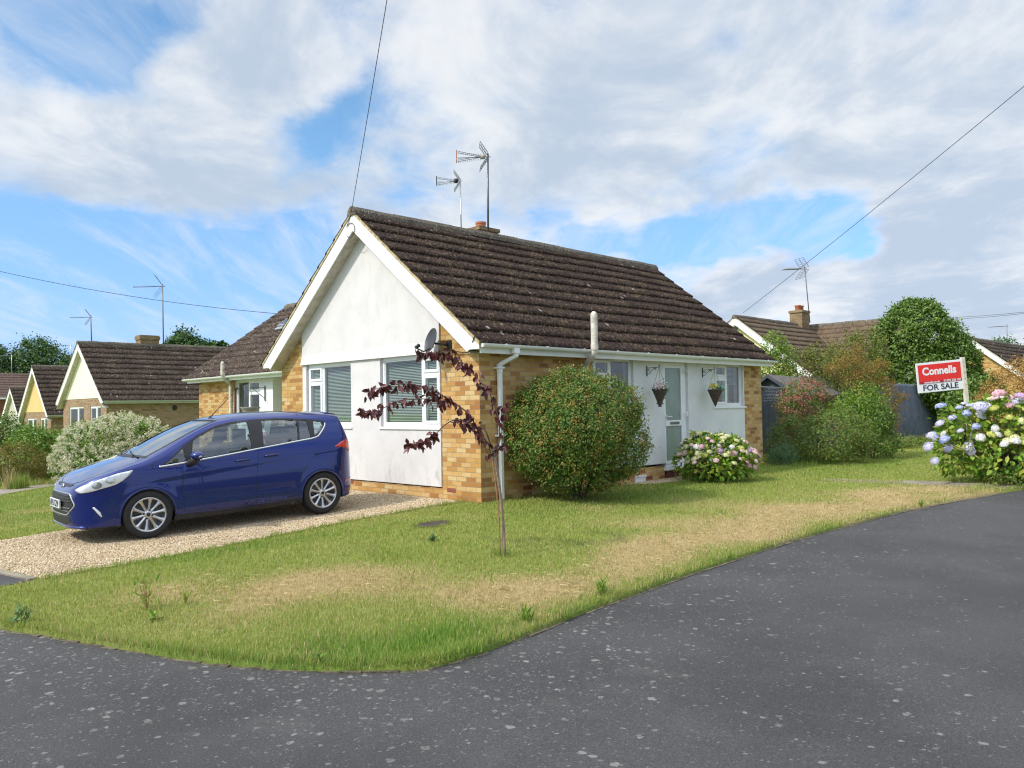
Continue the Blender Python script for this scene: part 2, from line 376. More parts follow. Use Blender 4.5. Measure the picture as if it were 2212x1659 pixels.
M_BLACK = plain('black_plastic', (.018, .018, .02), .5, .2, 8)
M_DISH = plain('dish_grey', (.038, .040, .045), .4, .12, 5)
M_AIRBRICK = plain('terracotta', (.24, .075, .045), .8, .25, 22)
M_TERRA = plain('terracotta_pot', (.42, .15, .075), .8, .2, 9)
M_STEP = plain('red_step', (.17, .045, .035), .75, .25, 9)
M_CONC = plain('concrete', (.235, .20, .155), .95, .25, 5, bumps=.5)
M_EDGE = plain('kerb_concrete', (.125, .105, .068), .95, .55, 14, bumps=.5)
M_FENCE = plain('blue_grey_sheet', (.085, .105, .135), .55, .25, 3)
M_SHED = plain('shed_paint', (.05, .062, .085), .7, .25, 5)
M_FELT = plain('roof_felt', (.115, .105, .095), .95, .25, 6, bumps=.4)
M_WICKER = plain('wicker', (.085, .06, .045), .8, .4, 40)
M_GREYWICK = plain('grey_wicker', (.28, .26, .235), .8, .4, 50)
M_POST = plain('sign_post', (.62, .57, .46), .7, .12, 6)
M_SIGNW = plain('sign_white', (.78, .80, .80), .4, .02, 3)
M_SIGNR = plain('sign_red', (.72, .028, .022), .4, .03, 3)
M_SIGNM = plain('sign_maroon', (.38, .012, .03), .4, .03, 3)
M_INK = plain('sign_navy', (.03, .04, .065), .5, .05, 3)
M_CABLE = plain('cable', (.02, .021, .024), .6, .1, 3)
M_BARK = plain('bark', (.10, .075, .055), .9, .35, 18, bumps=.6)
M_STEM = plain('sapling_bark', (.27, .20, .15), .8, .3, 25, bumps=.3)
M_CANE = plain('cane', (.30, .15, .07), .6, .25, 25)
M_TWIG = plain('dark_twig', (.07, .03, .03), .7, .3, 25)
def glass_mat(name, tint=(.75, .82, .80), refl=.10, edge=.75, tr=.9):
    m, nt, b, o = new_mat(name); nt.nodes.remove(b)
    lw = nd(nt, 'LayerWeight', {'Blend': .35}).outputs['Facing']
    f = math_(nt, 'ADD', refl, math_(nt, 'MULTIPLY', math_(nt, 'POWER', lw, 3.), edge - refl))
    gl = nd(nt, 'BsdfGlossy', {'Color': (1, 1, 1, 1), 'Roughness': .015})
    tp = nd(nt, 'BsdfTransparent', {'Color': (*[t * tr for t in tint], 1)})
    wav = noise(nt, pos_co(nt), 2.2, 2, .5)
    nt.links.new(nd(nt, 'Bump', {'Height': wav, 'Strength': .12, 'Distance': .02}).outputs[0], gl.inputs['Normal'])
    mx = nd(nt, 'MixShader', {0: f, 1: tp.outputs[0], 2: gl.outputs[0]}); nt.links.new(mx.outputs[0], o.inputs[0]); return m
M_GLASS = glass_mat('window_glass')
M_CARGLASS = glass_mat('car_glass', (.58, .68, .68), .18, .8, .95)
M_SCREEN = glass_mat('windscreen_glass', (.5, .6, .62), .45, .95, .8)
def leaf_mat(name, cols, trans=.28, rough=.55, big=None, bright=1.6):
    """leaf colours vary leaf by leaf"""
    m, nt, b, o = new_mat(name)
    r = nd(nt, 'NewGeometry').outputs['Random Per Island']
    cols = [tuple(min(.75, v * bright) for v in c_) for c_ in cols]; k = len(cols); c = ramp(nt, r, [(i / max(1, k - 1), t) for i, t in enumerate(cols)])
    if big:
        n = noise(nt, pos_co(nt), big[0], 3, .6); c = mix(nt, sstep(nt, n, big[2], big[2] + .14, 0, .85), c, mix(nt, r, tuple(v * .6 for v in big[1]), big[1]))
    setin(nt, b, Base_Color=c, Roughness=rough); b.inputs['Specular IOR Level'].default_value = .35
    tl = nd(nt, 'BsdfTranslucent', {'Color': mix(nt, .5, c, (.25, .4, .04), 'OVERLAY') if trans else c})
    mx = nd(nt, 'MixShader', {0: trans, 1: b.outputs[0], 2: tl.outputs[0]}); nt.links.new(mx.outputs[0], o.inputs[0]); return m
L_BUSH = leaf_mat('bush_leaf', [(.035, .075, .012), (.07, .13, .02), (.10, .155, .03), (.05, .10, .018)], big=(7., (.48, .29, .075), .50))
L_PURPLE = leaf_mat('purple_leaf', [(.045, .014, .017), (.09, .024, .028), (.17, .055, .055), (.065, .02, .027)], .25, .38, bright=1.12)
L_HYD = leaf_mat('hydrangea_leaf', [(.065, .15, .016), (.12, .22, .025), (.18, .265, .032), (.24, .24, .03), (.09, .18, .02)], .3, .45)
L_GREEN = leaf_mat('evergreen_leaf', [(.03, .062, .01), (.06, .11, .016), (.095, .155, .026), (.14, .20, .04)], .25, .4)
L_DARKTREE = leaf_mat('far_tree_leaf', [(.016, .045, .012), (.03, .07, .018), (.055, .105, .025), (.075, .125, .03)], .25)
L_OLIVE = leaf_mat('olive_leaf', [(.06, .075, .016), (.10, .115, .022), (.14, .14, .03), (.08, .12, .02)], .3, big=(1.6, (.28, .17, .035), .52))
L_LIME = leaf_mat('lime_leaf', [(.06, .13, .016), (.10, .19, .022), (.16, .23, .035), (.2, .22, .04)], .35)
L_RUST = leaf_mat('rusty_leaf', [(.13, .075, .018), (.19, .11, .026), (.24, .145, .035), (.12, .12, .022)], .3)
L_BEECH = leaf_mat('beech_leaf', [(.17, .095, .03), (.26, .145, .045), (.33, .20, .07), (.20, .14, .035)], .25)
L_WHITEBUSH = leaf_mat('shrub_leaf', [(.05, .10, .014), (.09, .16, .02), (.15, .21, .03)], .3)
L_LOW = leaf_mat('low_shrub_leaf', [(.035, .075, .012), (.075, .13, .02), (.115, .16, .03), (.14, .12, .03)], .25, big=(4., (.26, .14, .05), .57))
L_REDGREEN = leaf_mat('berberis_leaf', [(.06, .055, .012), (.11, .085, .016), (.16, .12, .02), (.07, .09, .014)], .25)
L_CREAMFL = leaf_mat('cream_petal', [(.56, .52, .38), (.66, .63, .50), (.72, .70, .59), (.58, .52, .34)], .3, .7, bright=1.12)
L_PINKFL = leaf_mat('pink_petal', [(.36, .08, .09), (.48, .15, .15), (.28, .10, .08), (.44, .20, .17)], .2, .7, bright=1.12)
F_COL = {'pink': [(.64, .36, .42), (.70, .46, .49), (.60, .32, .40)], 'mauve': [(.44, .28, .46), (.54, .36, .54)], 'blue': [(.32, .37, .66), (.40, .45, .70), (.46, .48, .72)],
         'lavender': [(.50, .48, .66), (.58, .55, .70), (.52, .53, .66)], 'white': [(.62, .62, .62), (.70, .70, .66), (.60, .56, .60)], 'cream': [(.58, .58, .32), (.64, .62, .40), (.52, .55, .22)],
         'lime': [(.44, .47, .09), (.52, .53, .16), (.40, .44, .08)], 'blush': [(.62, .46, .44), (.68, .56, .52), (.62, .40, .42)]}
F_MAT = {k: leaf_mat(k + '_floret', v, .2, .7, bright=1.08) for k, v in F_COL.items()}
def grass_mat(name, blade):
    m, nt, b, o = new_mat(name)
    dry = nd(nt, 'Attribute', attribute_name='dry').outputs['Fac']; lush = nd(nt, 'Attribute', attribute_name='lush').outputs['Fac']
    co = pos_co(nt)
    r = nd(nt, 'NewGeometry').outputs['Random Per Island'] if blade else noise(nt, co, 70, 5, .8)
    green = ramp(nt, r, [(0, (.17, .255, .045)), (.4, (.27, .35, .065)), (.75, (.38, .41, .10)), (1, (.50, .46, .16))])
    lushc = ramp(nt, r, [(0, (.07, .18, .02)), (.6, (.15, .31, .035)), (1, (.24, .39, .055))])
    straw = ramp(nt, r, [(0, (.36, .27, .12)), (.5, (.55, .43, .21)), (1, (.68, .56, .31))])
    c = mix(nt, lush, green, lushc)
    rr = nd(nt, 'TexWhiteNoise', {'Vector': nd(nt, 'CombineXYZ', {'X': r}).outputs[0]}).outputs[0] if blade else noise(nt, co, 18, 6, .75)
    c = mix(nt, sstep(nt, math_(nt, 'SUBTRACT', dry, rr), -.18, .18), c, straw)
    if not blade: c = mix(nt, sstep(nt, noise(nt, co, 26, 5, .7), .45, .75, .1, .5), c, (.09, .07, .03))
    setin(nt, b, Base_Color=c, Roughness=.7); b.inputs['Specular IOR Level'].default_value = .2
    if blade:
        tl = nd(nt, 'BsdfTranslucent', {'Color': c}); mx = nd(nt, 'MixShader', {0: .42, 1: b.outputs[0], 2: tl.outputs[0]}); nt.links.new(mx.outputs[0], o.inputs[0])
    else: bump(nt, b, noise(nt, co, 60, 6, .8), 1., .03)
    return m
M_LAWN = grass_mat('lawn', False); M_BLADE = grass_mat('grass_blade', True)
def asphalt_mat():
    m, nt, b, o = new_mat('asphalt'); co = pos_co(nt)
    edge = nd(nt, 'Attribute', attribute_name='edge').outputs['Fac']
    agg = noise(nt, co, 105, 6, .85); mid = noise(nt, co, 48, 4, .7); big = noise(nt, co, .8, 5, .6)
    c = ramp(nt, agg, [(.28, g(.014)), (.5, (.058, .056, .057)), (.62, (.112, .108, .108)), (.75, (.23, .222, .216))])
    c = mix(nt, sstep(nt, big, .35, .7), c, mix(nt, 1., c, g(.70), 'MULTIPLY'))
    wear = sstep(nt, noise(nt, mapping(nt, co, scale=(1, .7, 1), loc=(2, 5, 0)), 2.2, 6, .7), .56, .74, 0, .22)
    c = mix(nt, wear, c, (.13, .12, .11))
    wc = nd(nt, 'VectorMath', {0: co, 1: mapping(nt, nd(nt, 'TexNoise', {'Vector': co, 'Scale': 28.}).outputs['Color'], scale=g(.045), loc=g(-.022))}, operation='ADD').outputs[0]
    for sc, thr, keep, al, seed in ((8.5, .24, .97, .42, 0), (12., .25, .97, .40, 5), (21., .25, .88, .36, 9), (34., .27, .76, .30, 3), (5.8, .13, 1.03, .5, 13)):
        vo = nd(nt, 'TexVoronoi', {'Vector': mapping(nt, wc, loc=(seed, seed * .7, 0), scale=(1, 1, 0)), 'Scale': sc})
        rc = nd(nt, 'SeparateColor', {'Color': vo.outputs['Color']})
        rad = math_(nt, 'MULTIPLY', thr, math_(nt, 'ADD', .4, math_(nt, 'MULTIPLY', rc.outputs[1], .6)))
        dsk = sstep(nt, math_(nt, 'SUBTRACT', vo.outputs['Distance'], rad), .03, -.03)
        kp = math_(nt, 'GREATER_THAN', math_(nt, 'ADD', rc.outputs[0], math_(nt, 'MULTIPLY', edge, .80)), math_(nt, 'ADD', keep, math_(nt, 'MULTIPLY', sstep(nt, noise(nt, co, .45, 3, .6), .35, .6), .12)))
        lc = mix(nt, rc.outputs[2], (.26, .25, .215), (.42, .415, .38))
        c = mix(nt, math_(nt, 'MULTIPLY', math_(nt, 'MULTIPLY', dsk, kp), math_(nt, 'MULTIPLY', al, sstep(nt, mid, .3, .6, .45, 1.))), c, lc)
    setin(nt, b, Base_Color=c, Roughness=.82); b.inputs['Specular IOR Level'].default_value = .35
    bump(nt, b, math_(nt, 'ADD', agg, mid), .9, .006)
    return m
M_ASPHALT = asphalt_mat()
def gravel_mat(name, pebble):
    m, nt, b, o = new_mat(name); co = pos_co(nt)
    if pebble: r = nd(nt, 'NewGeometry').outputs['Random Per Island']; h = noise(nt, co, 90, 3, .6)
    else:
        vo = nd(nt, 'TexVoronoi', {'Vector': co, 'Scale': 62.}); r = nd(nt, 'SeparateColor', {'Color': vo.outputs['Color']}).outputs[0]; h = math_(nt, 'MULTIPLY', vo.outputs['Distance'], -1.)
    c = ramp(nt, r, [(0, (.27, .18, .09)), (.3, (.50, .385, .23)), (.6, (.62, .50, .34)), (.85, (.70, .61, .47)), (1, (.40, .27, .14))])
    c = mix(nt, sstep(nt, noise(nt, co, 1.1, 4, .6), .5, .75, 0, .3), c, (.25, .18, .10))
    setin(nt, b, Base_Color=c, Roughness=.85); bump(nt, b, h, .8, .012); b.inputs['Specular IOR Level'].default_value = .25
    return m
M_GRAVEL = gravel_mat('gravel_bed', False); M_PEBBLE = gravel_mat('pebble', True)
M_SOIL = plain('soil', (.05, .037, .026), .95, .4, 12, bumps=.8)
def paint_mat():
    m, nt, b, o = new_mat('blue_car_paint')
    fl = noise(nt, pos_co(nt), 900, 2, .5)
    setin(nt, b, Base_Color=mix(nt, sstep(nt, fl, .4, .6), (.0002, .010, .115), (.0004, .018, .20)), Metallic=.5, Roughness=.27, Coat_Weight=1., Coat_Roughness=.008)
    return m
M_PAINT = paint_mat()
M_TYRE = plain('tyre_rubber', (.018, .018, .019), .8, .25, 20, bumps=.2)
M_RIM = plain('alloy_rim', (.55, .56, .58), .28, .05, 5, metallic=.85)
M_CHROME = plain('chrome', (.75, .77, .80), .12, .03, 5, metallic=1.)
M_LAMP = plain('headlamp_lens', (.70, .73, .76), .12, .06, 18, metallic=.25, coat=1.)
M_RED = plain('rear_lamp_lens', (.50, .012, .012), .12, .25, 30, coat=1.)
M_SEAT = plain('seat_fabric', (.05, .055, .06), .9, .2, 12)
M_REDCLOTH = plain('red_cloth', (.28, .03, .03), .9, .2, 8)
M_PLATE = plain('number_plate', (.66, .67, .66), .35, .03, 4)
M_BADGE = plain('badge_blue', (.02, .05, .22), .25, .05, 4, coat=1.)
# ------------------------------------------------------------------ terrain: one smooth height function
_HP = np.array([(0, 0, -.01), (4.4, 0, -.01), (8.9, 0, 0), (0, 3, -.02), (0, 6, -.03), (-1.84, 1.53, -.115), (-4.3, 1.73, -.185), (-6.2, .5, -.215), (-6.2, 3, -.22), (-5.2, -5, -.205),
    (-3, -4.9, -.19), (0, -4.7, -.17), (5, -4.9, -.15), (8, -5.4, -.135), (15, -6.5, -.1), (18, -1, 0), (21, 2, .02), (27, 2, .05), (-2.4, -2.9, -.125), (0, -1.2, -.03), (2.5, -2.5, -.07),
    (5, -1.2, -.02), (5, -3, -.08), (9, -2.5, -.05), (-3, 12, -.25), (1, 12, -.2), (-7, 9, -.33), (4, 31, -.40), (-2, 28, -.55), (5, 44, -1.0), (8, 60, -1.5), (-12, 20, -.8), (-14, 3, -.3), (-15, -6, -.25),
    (-8.5, -9.2, -.20), (-1, -10, -.19), (8, -11, -.15), (20, -14, -.1), (40, -10, 0), (40, 25, .1), (25, 10, .05), (15, 12, 0), (60, 60, 0), (20, 50, -.6), (-30, -25, -.3), (10, -30, -.2), (-40, 40, -1.5), (-20, 70, -2.), (80, -40, 0)], float)
def _phi(d): return np.where(d > 0, d * d * np.log(d + 1e-9), 0)
_D = np.linalg.norm(_HP[:, None, :2] - _HP[None, :, :2], axis=2)
_n = len(_HP); _A = np.zeros((_n + 3, _n + 3)); _A[:_n, :_n] = _phi(_D) + np.eye(_n) * .05; _A[:_n, _n] = _A[_n, :_n] = 1; _A[:_n, _n + 1:] = _HP[:, :2]; _A[_n + 1:, :_n] = _HP[:, :2].T
_w = np.linalg.solve(_A, np.r_[_HP[:, 2], 0, 0, 0])
def hgt(xy):
    xy = np.atleast_2d(np.asarray(xy, float))[:, :2]; q = np.clip(xy, [-45, -45], [85, 80])
    d = np.linalg.norm(q[:, None] - _HP[None, :, :2], axis=2)
    return _phi(d) @ _w[:_n] + _w[_n] + q @ _w[_n + 1:]
def h1(x, y): return float(hgt([(x, y)])[0])
KERB = [(-7.4, 6), (-7.15, 2), (-7.0, .4), (-6.78, -1.5), (-6.6, -2.1), (-6.43, -2.65), (-6.2, -3.36), (-5.97, -3.93), (-5.62, -4.5), (-5.2, -4.93), (-4.84, -5.0), (-4.37, -4.97), (-3.13, -4.84), (-1.56, -4.74), (.6, -4.66), (2.5, -4.71), (4.8, -4.85), (8.2, -5.42), (11, -6.2), (15, -7.8), (20, -10.4), (30, -16.5)]
KERB = [tuple(p) for p in catmull(KERB, 5)]
DRIVE = [(-.02, .42), (-.9, .50), (-1.9, .58), (-3.1, .46), (-4.4, .25), (-5.4, .18), (-6.02, .12), (-6.25, 1.6), (-6.4, 3.2), (-5.8, 3.35), (-4.6, 3.65), (-2, 3.95), (1.66, 4.3), (1.66, 6.02), (-.02, 6.02)]
APRON = [(-6.07, .1), (-6.3, 1.6), (-6.45, 3.3), (-7.4, 3.5), (-7.2, 2), (-7.04, .5), (-6.6, .05)]
SOIL = [(-1.62 + .27 * math.cos(a) * (1 + .12 * math.sin(3 * a)), -.79 + .21 * math.sin(a) * (1 + .1 * math.cos(2 * a))) for a in np.linspace(0, 2 * math.pi, 22)[:-1]]
PATH_R = [(6.55, -2.3), (7.75, -5.30), (8.62, -5.50), (8.3, -4.2), (7.6, -3.1), (7.1, -2.3)]
PATH_L = [(-9, 6.6), (-3.84, 11.06), (-2.3, 12.47), (1.0, 14.6), (1.2, 15.8), (-1.9, 14.1), (-3.38, 13.05), (-9, 8.6)]
DOORSTRIP = [(3.3, -.03), (4.0, -.42), (5.2, -.62), (6.6, -.5), (7.4, -.03)]
HOUSE = [(0, 0), (8.9, 0), (8.9, 5.94), (7.7, 5.94), (7.7, 13.6), (1.7, 13.6), (1.7, 5.94), (0, 5.94)]
def sheet(name, outer, step, dz, mat, kind='structure', skirt=0., holes=(), attrs=None):
    P, T = poly_fill(outer, holes, step)
    V = np.c_[P, hgt(P) + dz]; F = T
    if skirt:
        e = np.r_[T[:, [0, 1]], T[:, [1, 2]], T[:, [2, 0]]]; key = {}
        for a, b in e: key[(min(a, b), max(a, b))] = key.get((min(a, b), max(a, b)), 0) + 1
        be = [(a, b) for a, b in e if key[(min(a, b), max(a, b))] == 1]
        n = len(V); V = np.r_[V, V - [0, 0, skirt]]
        F = np.r_[T, [(b, a, n + a) for a, b in be], [(b, n + a, n + b) for a, b in be]]
    o = np_mesh(name, V, F, mat, None, True, {k: f(V) for k, f in (attrs or {}).items()}); o['kind'] = kind; return o
# dryness and lushness of the turf (colour of the grass itself)
DRY = [((-4.9, -2.35), .85, .75), ((-4.1, -2.75), .8, .65), ((-5.3, -1.6), .5, .45), ((-3.6, -4.15), .6, .8), ((-2.9, -4.2), .55, .7), ((-2.0, -4.1), .5, .75), ((-1.1, -4.0), .6, .9), ((-.3, -3.9), .6, .9), ((.5, -4.0), .6, .85), ((1.3, -3.9), .7, .95), ((2.2, -3.8), .8, .9), ((3.2, -4.0), .8, .85), ((4.2, -4.2), .8, .75), ((5.2, -4.2), .9, .85), ((6.2, -4.4), .9, .8), ((7.2, -4.9), .8, .6), ((0, -3.2), .9, .4), ((2.5, -3.0), .9, .3), ((.8, -1.9), .45, .35), ((-4.6, 6.), 1.5, .25), ((-.9, .45), .7, .35)]
def dryness(V):
    Q = V[:, :2]; r = np.full(len(Q), .13)
    for c, s, a in DRY: r = r + .84 * a * np.exp(-((Q - c) ** 2).sum(1) / (2 * s * s * .42))
    wob = .5 + .25 * np.sin(Q[:, 0] * 2.9 + 1.3 * np.sin(Q[:, 1] * 2.1)) + .25 * np.sin(Q[:, 1] * 4.3 + 1.7 * np.sin(Q[:, 0] * 1.9))
    return np.clip(r * (.45 + .95 * wob) + .08 * (wob - .5), 0, 1.1)
def lushness(V):
    Q = V[:, :2]; dk = dist_line(Q, KERB)
    r = .85 * np.exp(-(((Q - (-4.75, -4.6)) / (.7, .28)) ** 2).sum(1)) + .7 * np.exp(-(((Q - (-5.4, -4.2)) / (.35, .35)) ** 2).sum(1))
    r += .55 * np.exp(-(((Q - (2.6, -1.25)) / (2.6, .55)) ** 2).sum(1)) + .5 * np.exp(-(((Q - (-3.9, -.05)) / (1.3, .3)) ** 2).sum(1)) + .45 * np.exp(-(((Q - (11, -1.5)) / (4, 1.2)) ** 2).sum(1)) + .3 * (Q[:, 1] > 5)
    r += .35 * np.exp(-(dk / .12) ** 2) * (np.sin(Q[:, 0] * 5) > .2)
    return np.clip(r, 0, 1)
def edge_near(V):
    d = dist_line(V[:, :2], KERB); left = np.exp(-np.maximum(V[:, 0] + 4.2, 0) / 2.)
    return np.exp(-d / 1.25) * (.35 + .65 * left) + .16 * left
far = [(-400, -400), (400, -400), (400, 600), (-400, 600)]
gx = np.concatenate([np.linspace(-500, -60, 12), np.linspace(-45, 85, 40), np.linspace(100, 600, 12)])
GX, GY = np.meshgrid(gx, gx); GP = np.stack([GX.ravel(), GY.ravel()], 1); k = len(gx)
gf = [(j * k + i, j * k + i + 1, (j + 1) * k + i + 1, (j + 1) * k + i) for j in range(k - 1) for i in range(k - 1)]
struct(np_mesh('ground', np.c_[GP, hgt(GP) - .22], np.array(gf), M_LAWN, None, True, {'dry': np.full(len(GP), .2), 'lush': np.full(len(GP), .3)}))
ROAD = KERB + [(30, -45), (-45, -45), (-45, 6)]
o = sheet('road', ROAD, .7, -.035, M_ASPHALT, attrs={'edge': edge_near})
LAWN = KERB + [(75, -30), (80, 75), (-7.4, 75)]
sheet('lawn', LAWN, .55, 0., M_LAWN, skirt=.05, attrs={'dry': lambda V: np.clip(dryness(V) + .12, 0, 1), 'lush': lushness})
sheet('driveway', DRIVE, .35, .008, M_GRAVEL)
sheet('driveway_apron', APRON, .3, .006, M_ASPHALT, attrs={'edge': lambda V: np.full(len(V), .25)})
sheet('bare_soil', SOIL, .08, .012, M_SOIL)
sheet('garden_path', PATH_R, .4, .005, M_CONC)
sheet('front_path', PATH_L, .6, .015, M_CONC)
sheet('gravel_strip', DOORSTRIP, .3, .010, M_GRAVEL)
# edging stones along the road
mb = MB(); K = np.array(KERB)
for i in range(len(K) - 1):
    a, b = K[i], K[i + 1]
    if a[0] < -7.1 or a[0] > 14: continue
    L = np.linalg.norm(b - a); n_ = max(1, int(L / .45)); t = (b - a) / L; nrm = np.array([t[1], -t[0]])
    if i < 12: pass
    for j in range(n_):
        p, q = a + t * (L * j / n_ + .004), a + t * (L * (j + 1) / n_ - .004)
        zt = -.031 + random.uniform(-.006, .006); jit = random.uniform(-.006, .006)
        jo = random.uniform(-.012, .012); c = [p + nrm * (-.02 + jit), q + nrm * (-.02 + jit), q + nrm * (.028 + jit + jo), p + nrm * (.028 + jit)]
        mb.prism([(x, y, h1(x, y) + zt) for x, y in c], (0, 0, -.09))
struct(mb.build('kerb_edging', M_EDGE))
mb = MB()
for p, q in (((-6.03, .16), (-6.2, 1.2)), ((-6.2, 1.22), (-6.36, 2.3)), ((-6.36, 2.32), (-6.44, 3.2))):
    p, q = np.array(p), np.array(q); t = (q - p) / np.linalg.norm(q - p); nr = np.array([-t[1], t[0]])
    for j in range(2):
        a, b = p + (q - p) * j / 2 + t * .006, p + (q - p) * (j + 1) / 2
        mb.prism([(x, y, h1(x, y) + .022) for x, y in (a, b, b + nr * .09, a + nr * .09)], (0, 0, -.1))
struct(mb.build('driveway_edging', M_CONC))
# ------------------------------------------------------------------ grass blades (too many to count)
def scatter(poly, dens, excl=()):
    A = np.array(poly); lo, hi = A.min(0), A.max(0); n = int(dens * np.prod(hi - lo))
    Q = rng.uniform(lo, hi, (n, 2)); ok = inside(Q, poly)
    for e in excl: ok &= ~inside(Q, e)
    return Q[ok]
def in_view(Q, z=0., pad=60):
    P = np.c_[Q, hgt(Q)] - CAM_POS; c = P @ _R.T
    u = _c[0] + _f * c[:, 0] / np.maximum(c[:, 2], .01); v = _c[1] + _f * c[:, 1] / np.maximum(c[:, 2], .01)
    return (c[:, 2] > .5) & (u > -500) & (u < 2212 + 500) & (v < 1659 + 300), c[:, 2]
def blades(Q, ln, wd, lean=.35, dry=None, base=0.):
    n = len(Q); a = rng.uniform(0, 2 * np.pi, n); tilt = rng.normal(0, lean, n)
    d = np.stack([np.cos(a), np.sin(a), np.zeros(n)], 1); s = np.stack([-np.sin(a), np.cos(a), np.zeros(n)], 1)
    B = np.c_[Q, hgt(Q) + base - .004]; up = np.array([0, 0, 1.])
    M = B + up * (ln * .55 * np.cos(tilt))[:, None] + d * (ln * .55 * np.sin(tilt))[:, None]
    t2 = tilt * 1.9
    T = M + up * (ln * .45 * np.cos(t2))[:, None] + d * (ln * .45 * np.sin(t2))[:, None]
    w = (wd / 2)[:, None] * s
    V = np.stack([B - w, B + w, M + w * .75, M - w * .75, T], 1).reshape(-1, 3)
    i = np.arange(n)[:, None] * 5
    F = np.concatenate([i + [[0, 1, 2]], i + [[0, 2, 3]], i + [[3, 2, 4]]], 0)
    return V, F
EX = [DRIVE, [(7.35, -3.6), (8.0, -5.25), (8.5, -5.35), (8.2, -4.3), (7.75, -3.5)], PATH_L, SOIL, APRON, DOORSTRIP, HOUSE]
LV = [tuple(p) for p in KERB if p[0] > -7.3 and p[0] < 16] + [(24, -6), (24, 1.7), (9, 1.7), (-.3, .6), (-.3, 8), (-1, 17), (-7.3, 15)]
Q = scatter(LV, 8200, EX)
vis, dd = in_view(Q); keep = vis & (rng.random(len(Q)) < np.clip((5.5 / np.maximum(dd, 1)) ** 1.55, .05, 1))
Q, dd = Q[keep], dd[keep]
dr = dryness(np.c_[Q, Q[:, :1]]); lu = lushness(np.c_[Q, Q[:, :1]])
wob = .5 + .5 * np.sin(Q[:, 0] * 7.1 + 2 * np.sin(Q[:, 1] * 5.3)) * np.sin(Q[:, 1] * 6.7)
kd = dist_line(Q, KERB)
ln = (.020 + .028 * rng.random(len(Q)) ** 1.5 + .012 * wob + .055 * lu * rng.random(len(Q)) + .05 * np.exp(-(kd / .1) ** 2) * rng.random(len(Q))) * (1 - .35 * np.clip(dr, 0, 1))
lod = np.clip((dd / 6.) ** .8, 1, 3.2); wd = (.0032 + .003 * rng.random(len(Q))) * lod
V, F = blades(Q, ln, wd, .45)
five = lambda a: np.repeat(a, 5)
tag(np_mesh('grass', V, F, M_BLADE, None, False, {'dry': five(dr), 'lush': five(lu)}), 'short mown lawn grass, green with straw dry patches', 'grass', kind='stuff')
# ragged tufts in front of the house wall and along beds
def tuft(cx, cy, r, n, h, w=.005): 
    a, q = rng.uniform(0, 2 * np.pi, n), r * np.sqrt(rng.random(n)); Q = np.c_[cx + q * np.cos(a), cy + q * np.sin(a)]
    return Q, h * rng.uniform(.5, 1.1, n), np.full(n, w)
bits = []
for x in np.arange(.2, 3.2, .14): bits.append(tuft(x + random.uniform(-.05, .05), -.12 + random.uniform(-.07, .03), .1, 22, random.uniform(.06, .16)))
for x in np.arange(4.1, 8.6, .12): bits.append(tuft(x, -.75 - .25 * math.sin((x - 4.1) / 4.5 * 3.1) + random.uniform(-.1, .1), .13, 26, random.uniform(.08, .2)))
for x in np.arange(8.8, 13.5, .15): bits.append(tuft(x, -.9 + (x - 8.8) * .12 + random.uniform(-.15, .15), .2, 26, random.uniform(.1, .24), .008))
for x in np.arange(6.5, 11.5, .13): bits.append(tuft(x + random.uniform(-.1, .1), -5.0 + (9 - x) * .06 + random.uniform(-.15, .1), .14, 22, random.uniform(.06, .18), .007))
for p in [(-2.405, -2.931)] * 3: bits.append(tuft(*p, .12, 50, .14))
for p in KERB:
    if -6.9 < p[0] < 3: bits.append(tuft(p[0] + random.uniform(-.05, .05), p[1] + .07, .12, 26, random.uniform(.05, .12), .0045)); bits.append(tuft(p[0] + random.uniform(-.1, .1), p[1] + .01, .07, 30, random.uniform(.04, .08), .0045))
for i in range(60):
    p = (random.uniform(-6.5, 6), random.uniform(-4.3, -.5)); bits.append(tuft(*p, .06, 20, random.uniform(.06, .10), .005))
for i in range(60):
    a = i / 60 * 6.283; bits.append(tuft(-1.62 + (.29 + random.uniform(-.07, .05)) * math.cos(a), -.79 + (.23 + random.uniform(-.06, .04)) * math.sin(a), .05, 16, random.uniform(.03, .07), .005))
_E = np.array(DRIVE[:7]); 
for i in range(110):
    t = i / 110 * 5.99; k = int(t); p = _E[k] + (_E[k + 1] - _E[k]) * (t - k); bits.append(tuft(p[0], p[1] + random.uniform(-.07, .015), random.uniform(.05, .11), 30, random.uniform(.04, .11), .006))
Q = np.concatenate([b[0] for b in bits]); ln = np.concatenate([b[1] for b in bits]); wd = np.concatenate([b[2] for b in bits])
ok = np.ones(len(Q), bool)
for e in [HOUSE]: ok &= ~inside(Q, e)
ok &= ~inside(Q, DRIVE) | (dist_line(Q, DRIVE[:7]) < .06)
ok &= inside(Q, LAWN) | (dist_line(Q, KERB) < .05); Q, ln, wd = Q[ok], ln[ok], wd[ok]
V, F = blades(Q, ln, wd, .5)
tag(np_mesh('long_grass', V, F, M_BLADE, None, False, {'dry': five(dryness(np.c_[Q, Q[:, :1]]) * .5), 'lush': five(np.clip(lushness(np.c_[Q, Q[:, :1]]) + .35, 0, 1))}), 'longer uncut grass along the kerb, beds and house wall', 'grass', kind='stuff')
